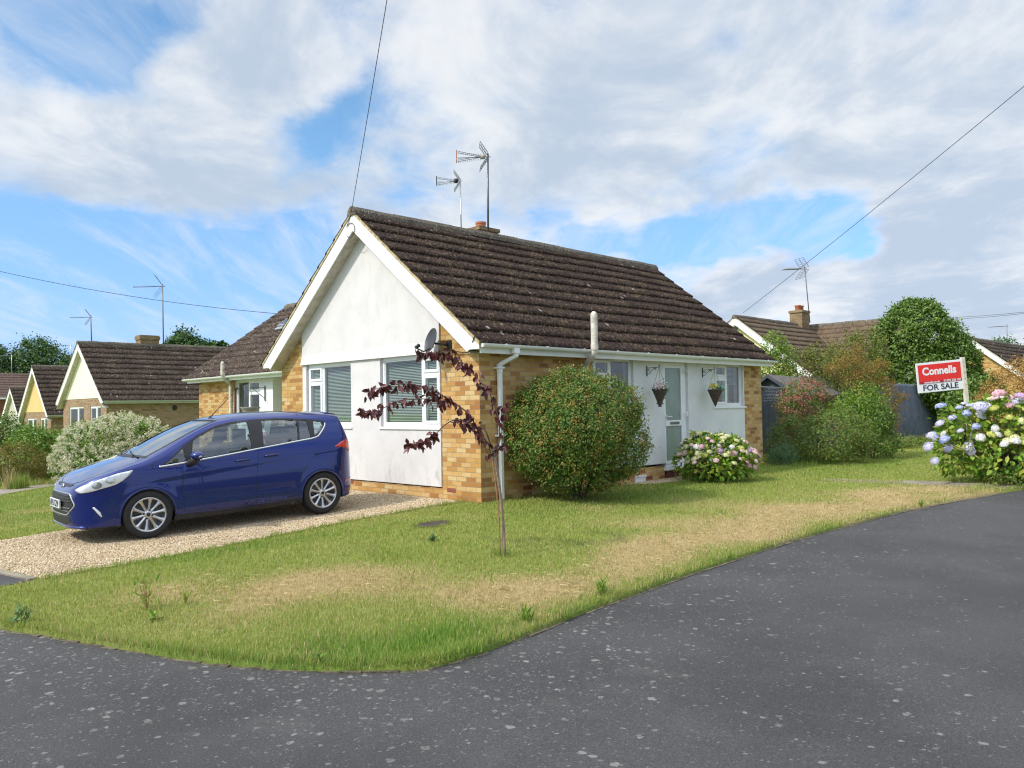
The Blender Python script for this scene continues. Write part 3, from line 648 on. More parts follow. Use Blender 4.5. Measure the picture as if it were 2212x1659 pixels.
# cut straw lying on the dry verge
n = 2600; cs = rng.integers(0, 16, n)
C = np.array([DRY[i][0] for i in cs]) + rng.normal(0, .33, (n, 2)); ok = inside(C, LV); C = C[ok]; n = len(C)
a = rng.uniform(0, np.pi, n); l = rng.uniform(.04, .09, n); d = np.c_[np.cos(a), np.sin(a)] * l[:, None] / 2; s = np.c_[-np.sin(a), np.cos(a)] * .002
z = hgt(C) + rng.uniform(.012, .045, n)
V = np.stack([np.c_[C - d - s, z - .006], np.c_[C - d + s, z - .006], np.c_[C + d + s, z + rng.uniform(-.01, .012, n)], np.c_[C + d - s, z]], 1).reshape(-1, 3)
tag(np_mesh('dry_clippings', V, np.arange(4 * n).reshape(-1, 4), M_BLADE, None, False, {'dry': np.ones(4 * n), 'lush': np.zeros(4 * n)}), 'pale dry grass clippings lying on the verge', 'clippings', kind='stuff')
# loose pebbles
OCT_V = np.array([(1, 0, 0), (-1, 0, 0), (0, 1, 0), (0, -1, 0), (0, 0, 1), (0, 0, -1)], float)
OCT_F = np.array([(0, 2, 4), (2, 1, 4), (1, 3, 4), (3, 0, 4), (2, 0, 5), (1, 2, 5), (3, 1, 5), (0, 3, 5)])
def pebbles(name, poly, dens, label, size=.011):
    Q = scatter(poly, dens, [HOUSE]); v, d_ = in_view(Q); Q = Q[v & (rng.random(len(Q)) < .9)]; n = len(Q)
    S = size * rng.uniform(.55, 1.35, (n, 1)) * rng.uniform(.65, 1.35, (n, 3)); S[:, 2] *= .7; a = rng.uniform(0, 6.28, n); c, s_ = np.cos(a)[:, None], np.sin(a)[:, None]
    O = OCT_V[None] * S[:, None] + rng.normal(0, .0012, (n, 6, 3)); X = O[:, :, 0] * c - O[:, :, 1] * s_; Y = O[:, :, 0] * s_ + O[:, :, 1] * c
    V = np.stack([X + Q[:, :1], Y + Q[:, 1:], O[:, :, 2] + (hgt(Q) + .012)[:, None]], 2).reshape(-1, 3)
    F = (np.arange(n)[:, None, None] * 6 + OCT_F[None]).reshape(-1, 3)
    tag(np_mesh(name, V, F, M_PEBBLE), label, 'gravel', kind='stuff')
pebbles('gravel', [(x + (.0 if x > -6 else .0), y - .03) for x, y in DRIVE], 3400, 'loose buff gravel spread over the driveway')
pebbles('gravel', DOORSTRIP, 3000, 'pale pebbles in the strip below the front door', .012)
# ------------------------------------------------------------------ the bungalow
def frame(o, r, n):
    """local (right, outward, up) -> world"""
    r, n = Vector(r), Vector(n); return Matrix((( r.x, n.x, 0, o[0]), (r.y, n.y, 0, o[1]), (r.z, n.z, 1, o[2]), (0, 0, 0, 1)))
GAB = frame((0, 0, 0), (0, -1, 0), (-1, 0, 0))       # gable wall: local x = -Y
SID = frame((0, 0, 0), (1, 0, 0), (0, -1, 0))        # side wall: local x = X
def panel(mb, poly, holes, out, back, mi=0, rim=True):
    """wall slab in local coordinates (x, z polygon), front face at y=out, going back to y=back, with window reveals"""
    P, T = poly_fill(poly, holes); n = len(P)
    mb.add([(x, out, z) for x, z in P], [tuple(t) for t in T], mi)
    for lp in ([poly] if rim else []) + list(holes):
        A = np.array(lp); cw = np.sum(A[:, 0] * np.roll(A[:, 1], -1) - np.roll(A[:, 0], -1) * A[:, 1]) < 0
        if (lp is not poly): cw = not cw
        L = list(lp)[::-1] if cw else list(lp)
        for i in range(len(L)):
            (x0, z0), (x1, z1) = L[i], L[(i + 1) % len(L)]
            mb.add([(x0, out, z0), (x0, back, z0), (x1, back, z1), (x1, out, z1)], [(0, 1, 2, 3)], mi)
    return mb
def rect(x0, z0, x1, z1): return [(x0, z0), (x1, z0), (x1, z1), (x0, z1)]
def ring(mb, x0, z0, x1, z1, w, y0, y1):
    mb.box((x0, y0, z0), (x0 + w, y1, z1)); mb.box((x1 - w, y0, z0), (x1, y1, z1))
    mb.box((x0 + w, y0, z0), (x1 - w, y1, z0 + w)); mb.box((x0 + w, y0, z1 - w), (x1 - w, y1, z1)); return mb
def window(M, x0, z0, x1, z1, lights, parent, inset=.05, sill=True, blinds=0., fw=.055, room=None, sill_ext=.03, label=None):
    """lights: list of (x0, z0, x1, z1, opening)"""
    fm = ring(MB(), x0, z0, x1, z1, fw, -inset, -inset - .06)
    xs = sorted({l[0] for l in lights} | {l[2] for l in lights})
    root = None; panes = []
    for a, b, c, d, opening in lights:
        w = .05 if opening else .022; y = -inset + .016 if opening else -inset - .008
        ring(fm, a, b, c, d, w, y, -inset - .05)
        panes.append((a + w, b + w, c - w, d - w, y - .014))
    for a in {l[0] for l in lights}:
        if a > x0 + fw + .01: fm.box((a - .05, -inset - .001, z0 + fw), (a - .0005, -inset - .058, z1 - fw))
    for (a, b, c, d, o_) in lights:
        if b > z0 + fw + .01: fm.box((a, -inset - .001, b - .05), (c, -inset - .058, b - .0005))
    root = fm.xf(M).build('window', M_UPVC, parent, bevel=.006)
    if label: root['label'] = label
    for a, b, c, d, y in panes:
        MB().add([(a - .004, y, b - .004), (c + .004, y, b - .004), (c + .004, y, d + .004), (a - .004, y, d + .004)], [(0, 1, 2, 3)]).xf(M).build('pane', M_GLASS, root)
        if blinds:
            bl = MB(); zz = d - .006; bot = b + blinds * (d - b) * .0 + .004
            while zz > bot:
                yb = y - .055; bl.add([(a - .01, yb + .009, zz - .010), (c + .01, yb + .009, zz - .010), (c + .01, yb - .009, zz + .004), (a - .01, yb - .009, zz + .004)], [(0, 1, 2, 3)]); zz -= .0265
            bl.xf(M).build('blind', M_BLIND, root)
    if sill: MB().box((x0 - sill_ext, .045, z0 - .005), (x1 + sill_ext, -inset - .05, z0 - .042)).xf(M).build('sill', M_UPVC, root, bevel=.006)
    rm = MB(); y0, y1 = -inset - .07, -inset - 1.5; e = .25
    rm.add([(x0 - e, y1, z0 - e), (x1 + e, y1, z0 - e), (x1 + e, y1, z1 + e), (x0 - e, y1, z1 + e), (x0, y0, z0), (x1, y0, z0), (x1, y0, z1), (x0, y0, z1)], [(0, 1, 2, 3), (4, 0, 3, 7), (1, 5, 6, 2), (4, 5, 1, 0), (3, 2, 6, 7)])
    rm.xf(M).build('room', room or M_DARK, root)
    return root
def tiles(eave_l, eave_r, up, slope, mat, name, parent, rows, roll=.15, amp=.0072, lip=.034, sub=6, jit=.0025, seed=3):
    """interlocking pantiles: rows of rolled tiles, each row stepping over the one below. up = unit vector up the slope"""
    rg = np.random.default_rng(seed)
    A, B, U = np.array(eave_l, float), np.array(eave_r, float), np.array(up, float); E = B - A; L = np.linalg.norm(E); E /= L
    N = np.cross(E, U); N *= np.sign(N[2]); g_ = slope / rows; nc = int(round(L / roll)) * sub + 1
    s = np.linspace(0, L, nc); ph = (s / roll) % 1; prof = amp * (np.clip(np.sin(ph * 2 * np.pi), -.35, 1) + .2 * np.sin(ph * 4 * np.pi))
    V = []; UV = []; F = []
    sag = .012 * np.sin(s / L * np.pi * 3 + 1)
    for r in range(rows):
        v0, v1 = r * g_ - .045, (r + 1) * g_ + .01
        dj = np.repeat(rg.normal(0, jit, nc // sub + 1), sub)[:nc]; dv = np.repeat(rg.normal(0, .0035, nc // sub + 1), sub)[:nc]
        for vv, hh, e in ((v0, -.004, 1), (v0, lip, 1), (v0 + .5 * g_, lip * .6, .9), (v1, .006, .8)):
            V.append(A + s[:, None] * E + (vv + dv)[:, None] * U + (hh + prof * e + dj + sag)[:, None] * N); UV.append(np.c_[s, np.full(nc, vv)])
        b = r * 4 * nc
        for k_ in range(3):
            i = np.arange(nc - 1) + b + k_ * nc; F.append(np.c_[i, i + 1, i + 1 + nc, i + nc])
    V = np.concatenate(V); F = np.concatenate(F)
    return np_mesh(name, V, F, mat, parent, False, None, np.concatenate(UV))
def roof_under(mb, corners, th=.05):
    c = [np.array(p, float) for p in corners]; n = np.cross(c[1] - c[0], c[3] - c[0]); n /= np.linalg.norm(n); n *= np.sign(n[2])
    mb.prism([p - n * .012 for p in c], -n * th)
def ridge(a, b, r, mat, parent, name='ridge_tiles', seg=.45):
    mb = MB(); a, b = Vector(a), Vector(b); L = (b - a).length; n = int(L / seg); t = (b - a) / L; s = Vector((t.y, -t.x, 0)); up = Vector((0, 0, 1))
    for i in range(n):
        p, q = a + t * (L * i / n + .004), a + t * (L * (i + 1) / n - .004); jz = random.uniform(-.008, .008)
        prof = [(-1.05, -.75), (-.9, -.1), (-.5, .42), (0, .58), (.5, .42), (.9, -.1), (1.05, -.75)]
        P = [[(c + s * x * r + up * (y * r + jz)) for x, y in prof] for c in (p, q)]
        k_ = len(prof); mb.add(P[0] + P[1], [(j, j + 1, k_ + j + 1, k_ + j) for j in range(k_ - 1)] + [tuple(range(k_)), tuple(range(2 * k_ - 1, k_ - 1, -1))])
    me = mb.build(name, mat, parent, uv=True); return me
house = thing('bungalow', 'white rendered corner bungalow with yellow brick ends and a dark lichened tiled roof', 'bungalow')
RZ, RY, EZ = 5.0, 2.97, 2.43; TAN = (RZ - EZ) / (RY + .30)
def under(y): return RZ - .10 - TAN * abs(y - RY)          # underside of the roof over the wall
# gable wall (local x = -Y)
W1, W2 = (-4.97, 1.15, -3.43, 2.35), (-2.53, 1.15, -.93, 2.35)
mb = MB()
panel(mb, [(-5.94, -.4), (0, -.4), (0, under(0)), (-.93, under(.93)), (-.93, .17), (-5.09, .17), (-5.09, under(5.09)), (-5.94, under(5.94))], [], 0, -.25, rim=False)
mb.xf(GAB).build('wall', M_BRICK, house, uv=True)
mb = MB()
panel(mb, rect(-5.10, .19, -.912, 2.36), [rect(*W1), rect(*W2)], .022, -.22)
mb.xf(GAB).build('render_panel', M_RENDER, house)
mb = MB(); b_ = .03
mb.add([(-5.12, .065, 2.352), (-.90, .065, 2.352), (-5.10, .03, 2.55), (-.912, .03, 2.55), (-5.10, -.1, 2.352), (-.912, -.1, 2.352)], [(0, 1, 3, 2), (1, 0, 4, 5), (0, 2, 4), (3, 1, 5)])
panel(mb, [(-5.10, 2.55), (-.912, 2.55), (-.912, under(.912)), (-RY, under(RY)), (-5.10, under(5.10))], [], .03, -.2)
mb.xf(GAB).build('gable_render', M_RENDER, house)
lights1 = [(-4.915, 2.02, -4.47, 2.295, 1), (-4.915, 1.205, -4.47, 1.985, 1), (-4.42, 1.205, -3.485, 2.295, 0)]
window(GAB, *W1, lights1, house, .03, blinds=1, label='large white window nearer the car, narrow casement on its left')
lights2 = [(-2.475, 1.205, -1.43, 2.295, 0), (-1.38, 2.05, -.985, 2.295, 1), (-1.38, 1.205, -.985, 2.005, 1)]
window(GAB, *W2, lights2, house, .03, blinds=1, label='large white window nearer the brick corner, narrow casement on its right')
# side wall (local x = X)
mb = MB()
panel(mb, [(0, -.4), (8.9, -.4), (8.9, 2.36), (8.075, 2.36), (8.075, .20), (5.80, .20), (5.80, -.05), (4.92, -.05), (4.92, .26), (2.74, .26), (2.74, 2.36), (0, 2.36)], [], 0, -.25, rim=False)
mb.xf(SID).build('wall', M_BRICK_SIDE, house, uv=True)
D0, D1 = 4.93, 5.79; V1 = (2.75, 1.35, 3.93, 2.335); V2 = (6.86, 1.385, 8.03, 2.335)
mb = MB()
panel(mb, [(2.735, .30), (D0, .30), (D0, .21), (D1, .21), (8.07, .21), (8.07, 2.40), (2.735, 2.40)], [rect(*V1), rect(*V2), rect(D0 + .001, .211, D1 - .001, 2.29)], .022, -.22)
mb.xf(SID).build('render_panel', M_RENDER_CLEAN, house)
window(SID, *V1, [(2.805, 2.0, 3.25, 2.28, 1), (2.805, 1.405, 3.25, 1.96, 0), (3.30, 1.405, 3.875, 2.28, 0)], house, .03, sill=True, room=M_ROOM, label='white window behind the flue pipe and round bush')
wn = window(SID, *V2, [(6.915, 2.03, 7.36, 2.28, 1), (6.915, 1.44, 7.36, 1.99, 1), (7.41, 1.44, 7.975, 2.28, 0)], house, .03, sill_ext=.10, room=M_ROOM, label='white window with half drawn blind beside the hanging basket')
bl = MB()
for x0, x1, zb, zt in ((6.965, 7.31, 2.08, 2.23), (6.965, 7.31, 1.82, 1.94), (7.43, 7.955, 1.86, 2.255)):
    z = zt
    while z > zb: bl.add([(x0, -.10, z - .009), (x1, -.10, z - .009), (x1, -.12, z + .005), (x0, -.12, z + .005)], [(0, 1, 2, 3)]); z -= .027
bl.xf(SID).build('blind', M_BLIND, wn)
cu = MB()
for i in range(14):
    t = i / 13; cu.tube([(7.50 + .03 * i, -.22, 1.46), (7.47 + .02 * i, -.20, 1.66 - .01 * i), (7.62 + .012 * i, -.21, 1.88)], .014, 5)
cu.xf(SID).build('curtain', M_CURTAIN, wn)
# front door
ins = .03
dm = ring(MB(), D0 + .004, .215, D1 - .004, 2.288, .055, -ins, -ins - .06)
door = None
dl = MB(); xa, xb = 5.0, 5.72
for a, b in (((D0 + .06, .272), (5.035, 2.232)), ((5.585, .272), (D1 - .06, 2.232)), ((5.0351, .272), (5.5849, .335)), ((5.0351, 1.02), (5.5849, 1.135)), ((5.0351, 2.18), (5.5849, 2.232))):
    dl.box((a[0], -ins + .012, a[1]), (b[0], -ins - .05, b[1]))
door = dl.xf(SID).build('door', M_UPVC, house, bevel=.006)
dm.xf(SID).build('door_frame', M_UPVC, door, bevel=.006)
for a, b in ((.337, 1.018), (1.137, 2.178)): MB().box((5.037, -ins - .012, a), (5.583, -ins - .03, b)).xf(SID).build('pane', M_FROST, door)
MB().box((5.18, .0, 1.055), (5.49, -.02, 1.105)).xf(SID).build('letter_plate', M_METAL, door, bevel=.006)
hd = MB(); hd.box((4.99, .004, 1.02), (5.025, -.02, 1.25)); hd.tube([(5.007, .0, 1.215), (5.007, .05, 1.215)], .011, 8); hd.tube([(5.0, .048, 1.215), (5.15, .048, 1.212)], .011, 8)
hd.xf(SID).build('handle', M_UPVC, door, bevel=.003)
MB().box((D0 - .03, .07, .205), (D1 + .02, -.05, .155)).xf(SID).build('door_sill', M_UPVC, house, bevel=.008)
MB().box((D0 + .02, .012, -.2), (D1 - .02, -.1, .153)).xf(SID).build('door_step', M_STEP, house)
MB().box((5.655, .06, 1.21), (5.70, .022, 1.29)).xf(SID).build('doorbell', M_UPVC, house, bevel=.01)
lt = MB(); lt.box((5.68, .06, 2.10), (5.70, .022, 2.16)); lt.box((5.68, .09, 2.09), (5.76, .022, 2.115)); lt.xf(SID).build('door_light', M_UPVC, house, bevel=.005)
vn = MB()
for k_ in range(4): vn.box((6.16, .034, 2.235 + k_ * .026), (6.36, .0225, 2.25 + k_ * .026))
vn.xf(SID).build('vent_grille', M_UPVC, house)
for M_, x, z in ((GAB, -.80, .15), (GAB, -3.62, .135), (SID, .92, .148), (SID, 4.3, .06)):
    ab = MB().box((x - .0, .004, z - .033), (x + .21, -.02, z + .033))
    for i in range(9):
        for j in range(2): ab.box((x + .014 + i * .021, .0055, z - .024 + j * .026), (x + .024 + i * .021, .003, z - .004 + j * .026))
    ab.xf(M_).build('air_brick', M_AIRBRICK, house)
# back and far walls, wing
mb = MB(); mb.box((.002, 5.69, -.3), (8.64, 5.94, 2.36)); mb.prism([(8.899, .003, -.3), (8.899, 5.937, -.3), (8.899, 5.937, under(5.94)), (8.899, RY, under(RY)), (8.899, .003, under(0))], (-.25, 0, 0))
mb.build('wall', M_BRICK, house, uv=True)
# roof
S_ = math.hypot(RY + .30, RZ - EZ); up = np.array([0, RY + .30, RZ - EZ]) / S_
roof = tiles((-.285, -.30, EZ), (9.02, -.30, EZ), up, S_, M_TILE, 'roof', house, 12)
up2 = up * [1, -1, 1]
tiles((9.02, 2 * RY + .30, EZ), (-.285, 2 * RY + .30, EZ), up2, S_, M_TILE, 'roof', house, 12, seed=5)
mb = MB(); roof_under(mb, [(-.26, -.28, EZ + .015), (8.99, -.28, EZ + .015), (8.99, RY, RZ), (-.26, RY, RZ)]); roof_under(mb, [(8.99, 2 * RY + .28, EZ + .015), (-.26, 2 * RY + .28, EZ + .015), (-.26, RY, RZ), (8.99, RY, RZ)])
mb.build('roof_underside', M_SOFFIT, house)
ridge((-.29, RY, RZ + .015), (9.03, RY, RZ + .01), .125, M_RIDGE, house)
# barge boards, verge mortar, eaves boxes
for sg in (-1, 1):
    def by(d): return RY + sg * d                      # d: distance from the ridge
    def bz(d, o): return RZ - TAN * d + o
    hb = .235
    mb = MB(); de = RY + .30
    mb.prism([(-.262, by(0), bz(0, -.045)), (-.262, by(de - .02), bz(de - .02, -.045)), (-.262, by(de - .02), 2.335), (-.262, by(de - .24), 2.335), (-.262, by(de - .29), bz(de - .29, -.045 - hb - .075)), (-.262, by(0), bz(0, -.045 - hb - .075))], (.024, 0, 0))
    mb.build('barge_board', M_BARGE, house, bevel=.004)
    mb = MB(); mb.prism([(-.275, by(0), bz(0, .012)), (-.275, by(de), bz(de, .012)), (-.275, by(de), bz(de, -.044)), (-.275, by(0), bz(0, -.044))], (.06, 0, 0)); mb.build('verge_mortar', M_VERGE, house)
    mb = MB(); mb.prism([(-.236, by(.02), bz(.02, -.34)), (-.236, by(de - .25), bz(de - .25, -.34)), (-.236, by(de - .25), bz(de - .25, -.355)), (-.236, by(.02), bz(.02, -.355))], (.27, 0, 0)); mb.build('soffit', M_SOFFIT, house)
    y0, y1 = by(de - .045), by(de - .285)
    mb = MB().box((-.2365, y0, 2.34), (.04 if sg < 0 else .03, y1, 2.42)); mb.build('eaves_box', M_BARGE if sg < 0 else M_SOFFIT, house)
def gutter(p, q, out, parent, name='gutter', r=.056, brackets=.9, trim=None):
    p, q, out = Vector(p), Vector(q), Vector(out); t = (q - p).normalized(); mb = MB(); n = 9; V = []
    for c in (p, q):
        for rr in (r, r - .006):
            for j in range(n + 1):
                a = math.pi * j / n; V.append(c + out * (-math.cos(a) * rr) + Vector((0, 0, -math.sin(a) * rr)))
    m_ = n + 1; F = []
    for j in range(n): F += [(j, j + 1, 2 * m_ + j + 1, 2 * m_ + j), (m_ + j + 1, m_ + j, 3 * m_ + j, 3 * m_ + j + 1)]
    F += [(n, m_ + n, 3 * m_ + n, 2 * m_ + n), (m_, 0, 2 * m_, 3 * m_)]
    F += [tuple(range(n + 1)), tuple(range(3 * m_ - 1, 2 * m_ - 1, -1))]
    mb.add(V, F); o = mb.build(name, trim or M_UPVC, parent, smooth=True, angle=50)
    L = (q - p).length; k_ = int(L / brackets)
    for i in range(k_):
        c = p + t * (L * (i + .5) / k_ ); b = MB(); P = []
        for j in range(n + 1):
            a = math.pi * j / n; P.append((-math.cos(a), -math.sin(a)))
        A = [c - t * .018 + out * x * (r + .005) + Vector((0, 0, z * (r + .005))) for x, z in P]; B = [v + t * .036 for v in A]
        A2 = [c - t * .018 + out * x * (r + .001) + Vector((0, 0, z * (r + .001))) for x, z in P]; B2 = [v + t * .036 for v in A2]
        b.add(A + B + A2 + B2, [(j, j + 1, m_ + j + 1, m_ + j) for j in range(n)] + [(j + 1, j, 2 * m_ + j, 2 * m_ + j + 1) for j in range(n)] + [(m_ + j, m_ + j + 1, 3 * m_ + j + 1, 3 * m_ + j) for j in range(n)])
        b.box(c + out * (r - .004) + t * -.02 + Vector((0, 0, -.006)), c + out * (r + .012) + t * .02 + Vector((0, 0, .008))); b.build('gutter_clip', trim or M_UPVC, o)
    return o
def fascia(p, q, parent, trim=None): return MB().box(p, q).build('fascia', trim or M_BARGE, parent, bevel=.004)
fascia((-.21, -.262, 2.275), (8.93, -.238, 2.415), house)
MB().box((.045, -.237, 2.30), (8.88, -.001, 2.312)).build('soffit', M_SOFFIT, house)
gut = gutter((-.235, -.325, 2.415), (9.02, -.325, 2.405), (0, -1, 0), house)
# downpipe
dp = MB()
def square_pipe(mb, pts, w=.030, ax=(1, 0, 0)):
    for a, b in zip(pts[:-1], pts[1:]):
        a, b = Vector(a), Vector(b); t = (b - a).normalized(); s = Vector(ax); s = (s - t * s.dot(t)).normalized(); u = t.cross(s)
        mb.prism([a + s * w + u * w, a - s * w + u * w, a - s * w - u * w, a + s * w - u * w], b - a)
dp.box((.42, -.36, 2.29), (.54, -.286, 2.40))
square_pipe(dp, [(.485, -.325, 2.36), (.485, -.318, 2.235)]); square_pipe(dp, [(.49, -.325, 2.25), (.368, -.075, 2.12)], .029); square_pipe(dp, [(.372, -.07, 2.14), (.372, -.07, .02)], .031)
for z in (2.06, 1.0): dp.box((.30, -.115, z), (.445, -.002, z + .03))
square_pipe(dp, [(.372, -.07, 2.14), (.372, -.07, 2.0)], .036); square_pipe(dp, [(.372, -.07, .92), (.372, -.07, .80)], .036)
dp.build('downpipe', M_UPVC, house, bevel=.006)
# flue pipes
fl = MB(); fl.tube([(2.39, -.09, 1.55), (2.39, -.09, 2.06), (2.385, -.11, 2.13), (2.345, -.24, 2.23), (2.31, -.36, 2.29), (2.30, -.41, 2.35), (2.30, -.42, 2.45)], .052, 14); fl.tube([(2.30, -.42, 2.40), (2.30, -.42, 3.02)], .058, 16); fl.tube([(2.30, -.42, 2.42), (2.30, -.42, 2.50)], .065, 16); fl.tube([(2.30, -.42, 3.015), (2.30, -.42, 3.04), (2.30, -.42, 3.06)], [.053, .042, .025], 12)
fl.build('flue_pipe', M_FLUE, house, smooth=True, angle=40)
fl = MB(); fl.tube([(1.60, 11.45, -.2), (1.60, 11.45, 2.12), (1.585, 11.44, 2.2), (1.36, 11.29, 2.32), (1.31, 11.26, 2.40), (1.28, 11.25, 2.46)], .052, 14); fl.tube([(1.28, 11.25, 2.42), (1.28, 11.25, 2.74)], .052, 14); fl.tube([(1.28, 11.25, 2.735), (1.28, 11.25, 2.76), (1.28, 11.25, 2.785)], [.048, .035, .015], 12)
fl.build('flue_pipe', M_FLUE, house, smooth=True, angle=40)
MB().tube([(1.64, 11.28, -.1), (1.64, 11.28, 1.97), (1.66, 11.28, 2.06), (1.71, 11.28, 2.08)], .028, 8).build('waste_pipe', plain('rusty_pipe', (.16, .07, .04), .8, .3, 12), house, smooth=True, angle=40)
# chimney
ch = MB().box((3.10, 3.25, 4.4), (3.66, 3.68, 5.20)); ch.box((3.075, 3.225, 5.20), (3.685, 3.705, 5.275)); chim = ch.build('chimney', M_CHIM, house, uv=True)
MB().lathe([(.0, 0), (.10, 0), (.105, .10), (.115, .11), (.115, .15), (.09, .155), (.085, .05), (0, .05)], 18, Matrix.Translation((3.30, 3.42, 5.255))).build('chimney_pot', M_TERRA, chim, smooth=True, angle=40)
# wing
WX, WR, WRZ = 1.7, 4.7, 4.74; wy0, wy1 = 5.94, 13.6; we = 1.40; wt_ = (WRZ - 2.43) / (WR - we)
WNG = frame((WX, 0, 0), (0, -1, 0), (-1, 0, 0))
VW = (-11.36, 1.15, -10.02, 2.30)
mb = MB(); panel(mb, [(-13.6, -.5), (-11.36, -.5), (-11.36, 2.36), (-13.6, 2.36)], [], 0, -.25); mb.prism([(-13.6, -.25, -.5), (-13.6, -6, -.5), (-13.6, -6, 2.2), (-13.6, -3, WRZ - .15), (-13.6, -.25, 2.45)], (.2, 0, 0)); mb.box((-6.2, -5.75, -.5), (-13.5, -6., 2.3))
mb.xf(WNG).build('wall', M_BRICK, house, uv=True)
mb = MB(); panel(mb, rect(-11.355, -.5, -9.38, 2.37), [rect(*VW)], .012, -.25); panel(mb, rect(-9.3795, -.5, -5.95, 2.37), [], -1.05, -1.2); mb.box((-9.38, -.251, -.5), (-9.45, -1.05, 2.37))
mb.xf(WNG).build('render_panel', M_RENDER_CLEAN, house)
window(WNG, *VW, [(-11.3, 1.205, -10.70, 2.245, 0), (-10.65, 1.98, -10.075, 2.245, 1), (-10.65, 1.205, -10.075, 1.94, 1)], house, .03, room=M_ROOM, label='white window on the set-back wing behind the car roof')
S2 = math.hypot(WR - we, WRZ - 2.43); upw = np.array([WR - we, 0, WRZ - 2.43]) / S2
tiles((we, wy1 + .28, 2.43), (we, 5.6, 2.43), upw, S2, M_TILE_FAR, 'roof', house, 12, seed=8)
tiles((2 * WR - we, 5.6, 2.43), (2 * WR - we, wy1 + .28, 2.43), upw * [-1, 1, 1], S2, M_TILE_FAR, 'roof', house, 12, seed=9)
mb = MB(); roof_under(mb, [(we + .02, wy1 + .26, 2.445), (we + .02, 6.1, 2.445), (WR, 6.1, WRZ), (WR, wy1 + .26, WRZ)]); roof_under(mb, [(2 * WR - we - .02, 6.1, 2.445), (2 * WR - we - .02, wy1 + .26, 2.445), (WR, wy1 + .26, WRZ), (WR, 6.1, WRZ)])
mb.build('roof_underside', M_SOFFIT, house)
ridge((WR, wy1 + .29, WRZ + .015), (WR, 5.4, WRZ + .01), .125, M_RIDGE, house)
fascia((we + .04, 6.25, 2.285), (we + .062, wy1 + .2, 2.415), house); MB().box((we + .0625, 6.25, 2.31), (WX - .001 + 1.05, wy1 - .01, 2.322)).build('soffit', M_SOFFIT, house)
gutter((we - .02, 6.27, 2.41), (we - .02, wy1 + .3, 2.40), (-1, 0, 0), house)
# roof window on the wing slope
c0 = np.array([we, 12.12, 2.43]) + upw * 2.48; n_w = np.array([-upw[2], 0, upw[0]])
sk = MB(); yv = np.array([0, -1., 0])
def skq(u0, u1, v0, v1, h0, h1): return [c0 + yv * u0 + upw * v0 + n_w * h0, c0 + yv * u1 + upw * v0 + n_w * h0, c0 + yv * u1 + upw * v1 + n_w * h0, c0 + yv * u0 + upw * v1 + n_w * h0], n_w * (h1 - h0)
for a in ((-.04, .84, -.16, -.02, .0, .055), (-.04, 0, -.02, .9, .0, .10), (.78, .82, -.02, .9, .0, .10), (0, .78, -.02, .03, .0, .10), (0, .78, .85, .9, 0., .10)): sk.prism(*skq(*a))
skl = sk.build('skylight', M_ALU, house); q_, d_ = skq(0, .78, .03, .85, .06, .085); MB().prism(q_, d_).build('pane', plain('skylight_glass', (.04, .07, .11), .08, .05, 2, spec=.7), skl)
# a thin cable clipped from dish to eaves and a loop below the apex
MB().tube([(-.10, .72, 2.42), (-.06, .55, 2.36), (-.03, .28, 2.315), (-.1, .0, 2.335), (-.25, -.12, 2.42), (-.29, -.2, 2.50), (-.28, -.22, 2.53)], .008, 6).build('dish_cable', M_CABLE, house, smooth=True)
lp = [(-.275, RY + .05 + .14 * math.cos(a), 4.66 + .13 * math.sin(a)) for a in np.linspace(.6, 5.6, 14)]
MB().tube([(-.27, RY + .02, 4.95)] + lp, .006, 6).build('cable_loop', M_CABLE, house, smooth=True)
# ------------------------------------------------------------------ the parked car: a body carved from its side, plan and front outlines
CARM = Matrix.Translation((-3.014, 2.431, 0)) @ Matrix.Rotation(math.radians(175.35), 4, 'Z')
def _fit_ground():
    pts = [CARM @ Vector((sx * 1.245, sy * .74, 0)) for sx in (1, -1) for sy in (1, -1)]
    zs = [h1(p.x, p.y) + .016 for p in pts]; zf, zr = (zs[0] + zs[1]) / 2, (zs[2] + zs[3]) / 2
    return (zf + zr) / 2, math.atan2(zf - zr, 2.49)
_z, _pt = _fit_ground()
CARM = Matrix.Translation((-3.014, 2.431, _z)) @ Matrix.Rotation(math.radians(175.35), 4, 'Z') @ Matrix.Rotation(-_pt, 4, 'Y')
car = thing('parked_car', 'dark blue five door car parked on the gravel driveway beside the bungalow', 'car')
SIDE = [(2.02, .20), (2.12, .25), (2.135, .36), (2.13, .52), (2.095, .64), (2.03, .735), (1.88, .835), (1.67, .925), (1.45, .995), (1.26, 1.05), (1.0, 1.172), (.70, 1.315), (.42, 1.43), (.22, 1.492), (0, 1.535), (-.35, 1.572), (-.8, 1.578), (-1.2, 1.555), (-1.5, 1.52), (-1.70, 1.475),
        (-1.735, 1.43), (-1.78, 1.25), (-1.84, 1.08), (-1.875, .92), (-1.905, .70), (-1.93, .56), (-1.93, .42), (-1.88, .31), (-1.78, .25), (-1.5, .20), (1.6, .17)]
PLAN = [(2.14, 0), (2.125, .28), (2.08, .50), (1.98, .665), (1.82, .775), (1.55, .845), (1.2, .868), (.4, .868), (-.6, .87), (-1.2, .868), (-1.52, .84), (-1.72, .765), (-1.85, .60), (-1.91, .35), (-1.93, 0)]
PLAN = PLAN + [(x, -y) for x, y in PLAN[-2:0:-1]]
FRONT = [(.0, .17), (.76, .17), (.835, .24), (.862, .40), (.868, .60), (.862, .74), (.848, .86), (.825, .96), (.79, 1.05), (.735, 1.17), (.67, 1.30), (.61, 1.405), (.555, 1.475), (.46, 1.525), (.3, 1.56), (0, 1.582)]
FRONT = FRONT + [(-y, z) for y, z in FRONT[-2:0:-1]]
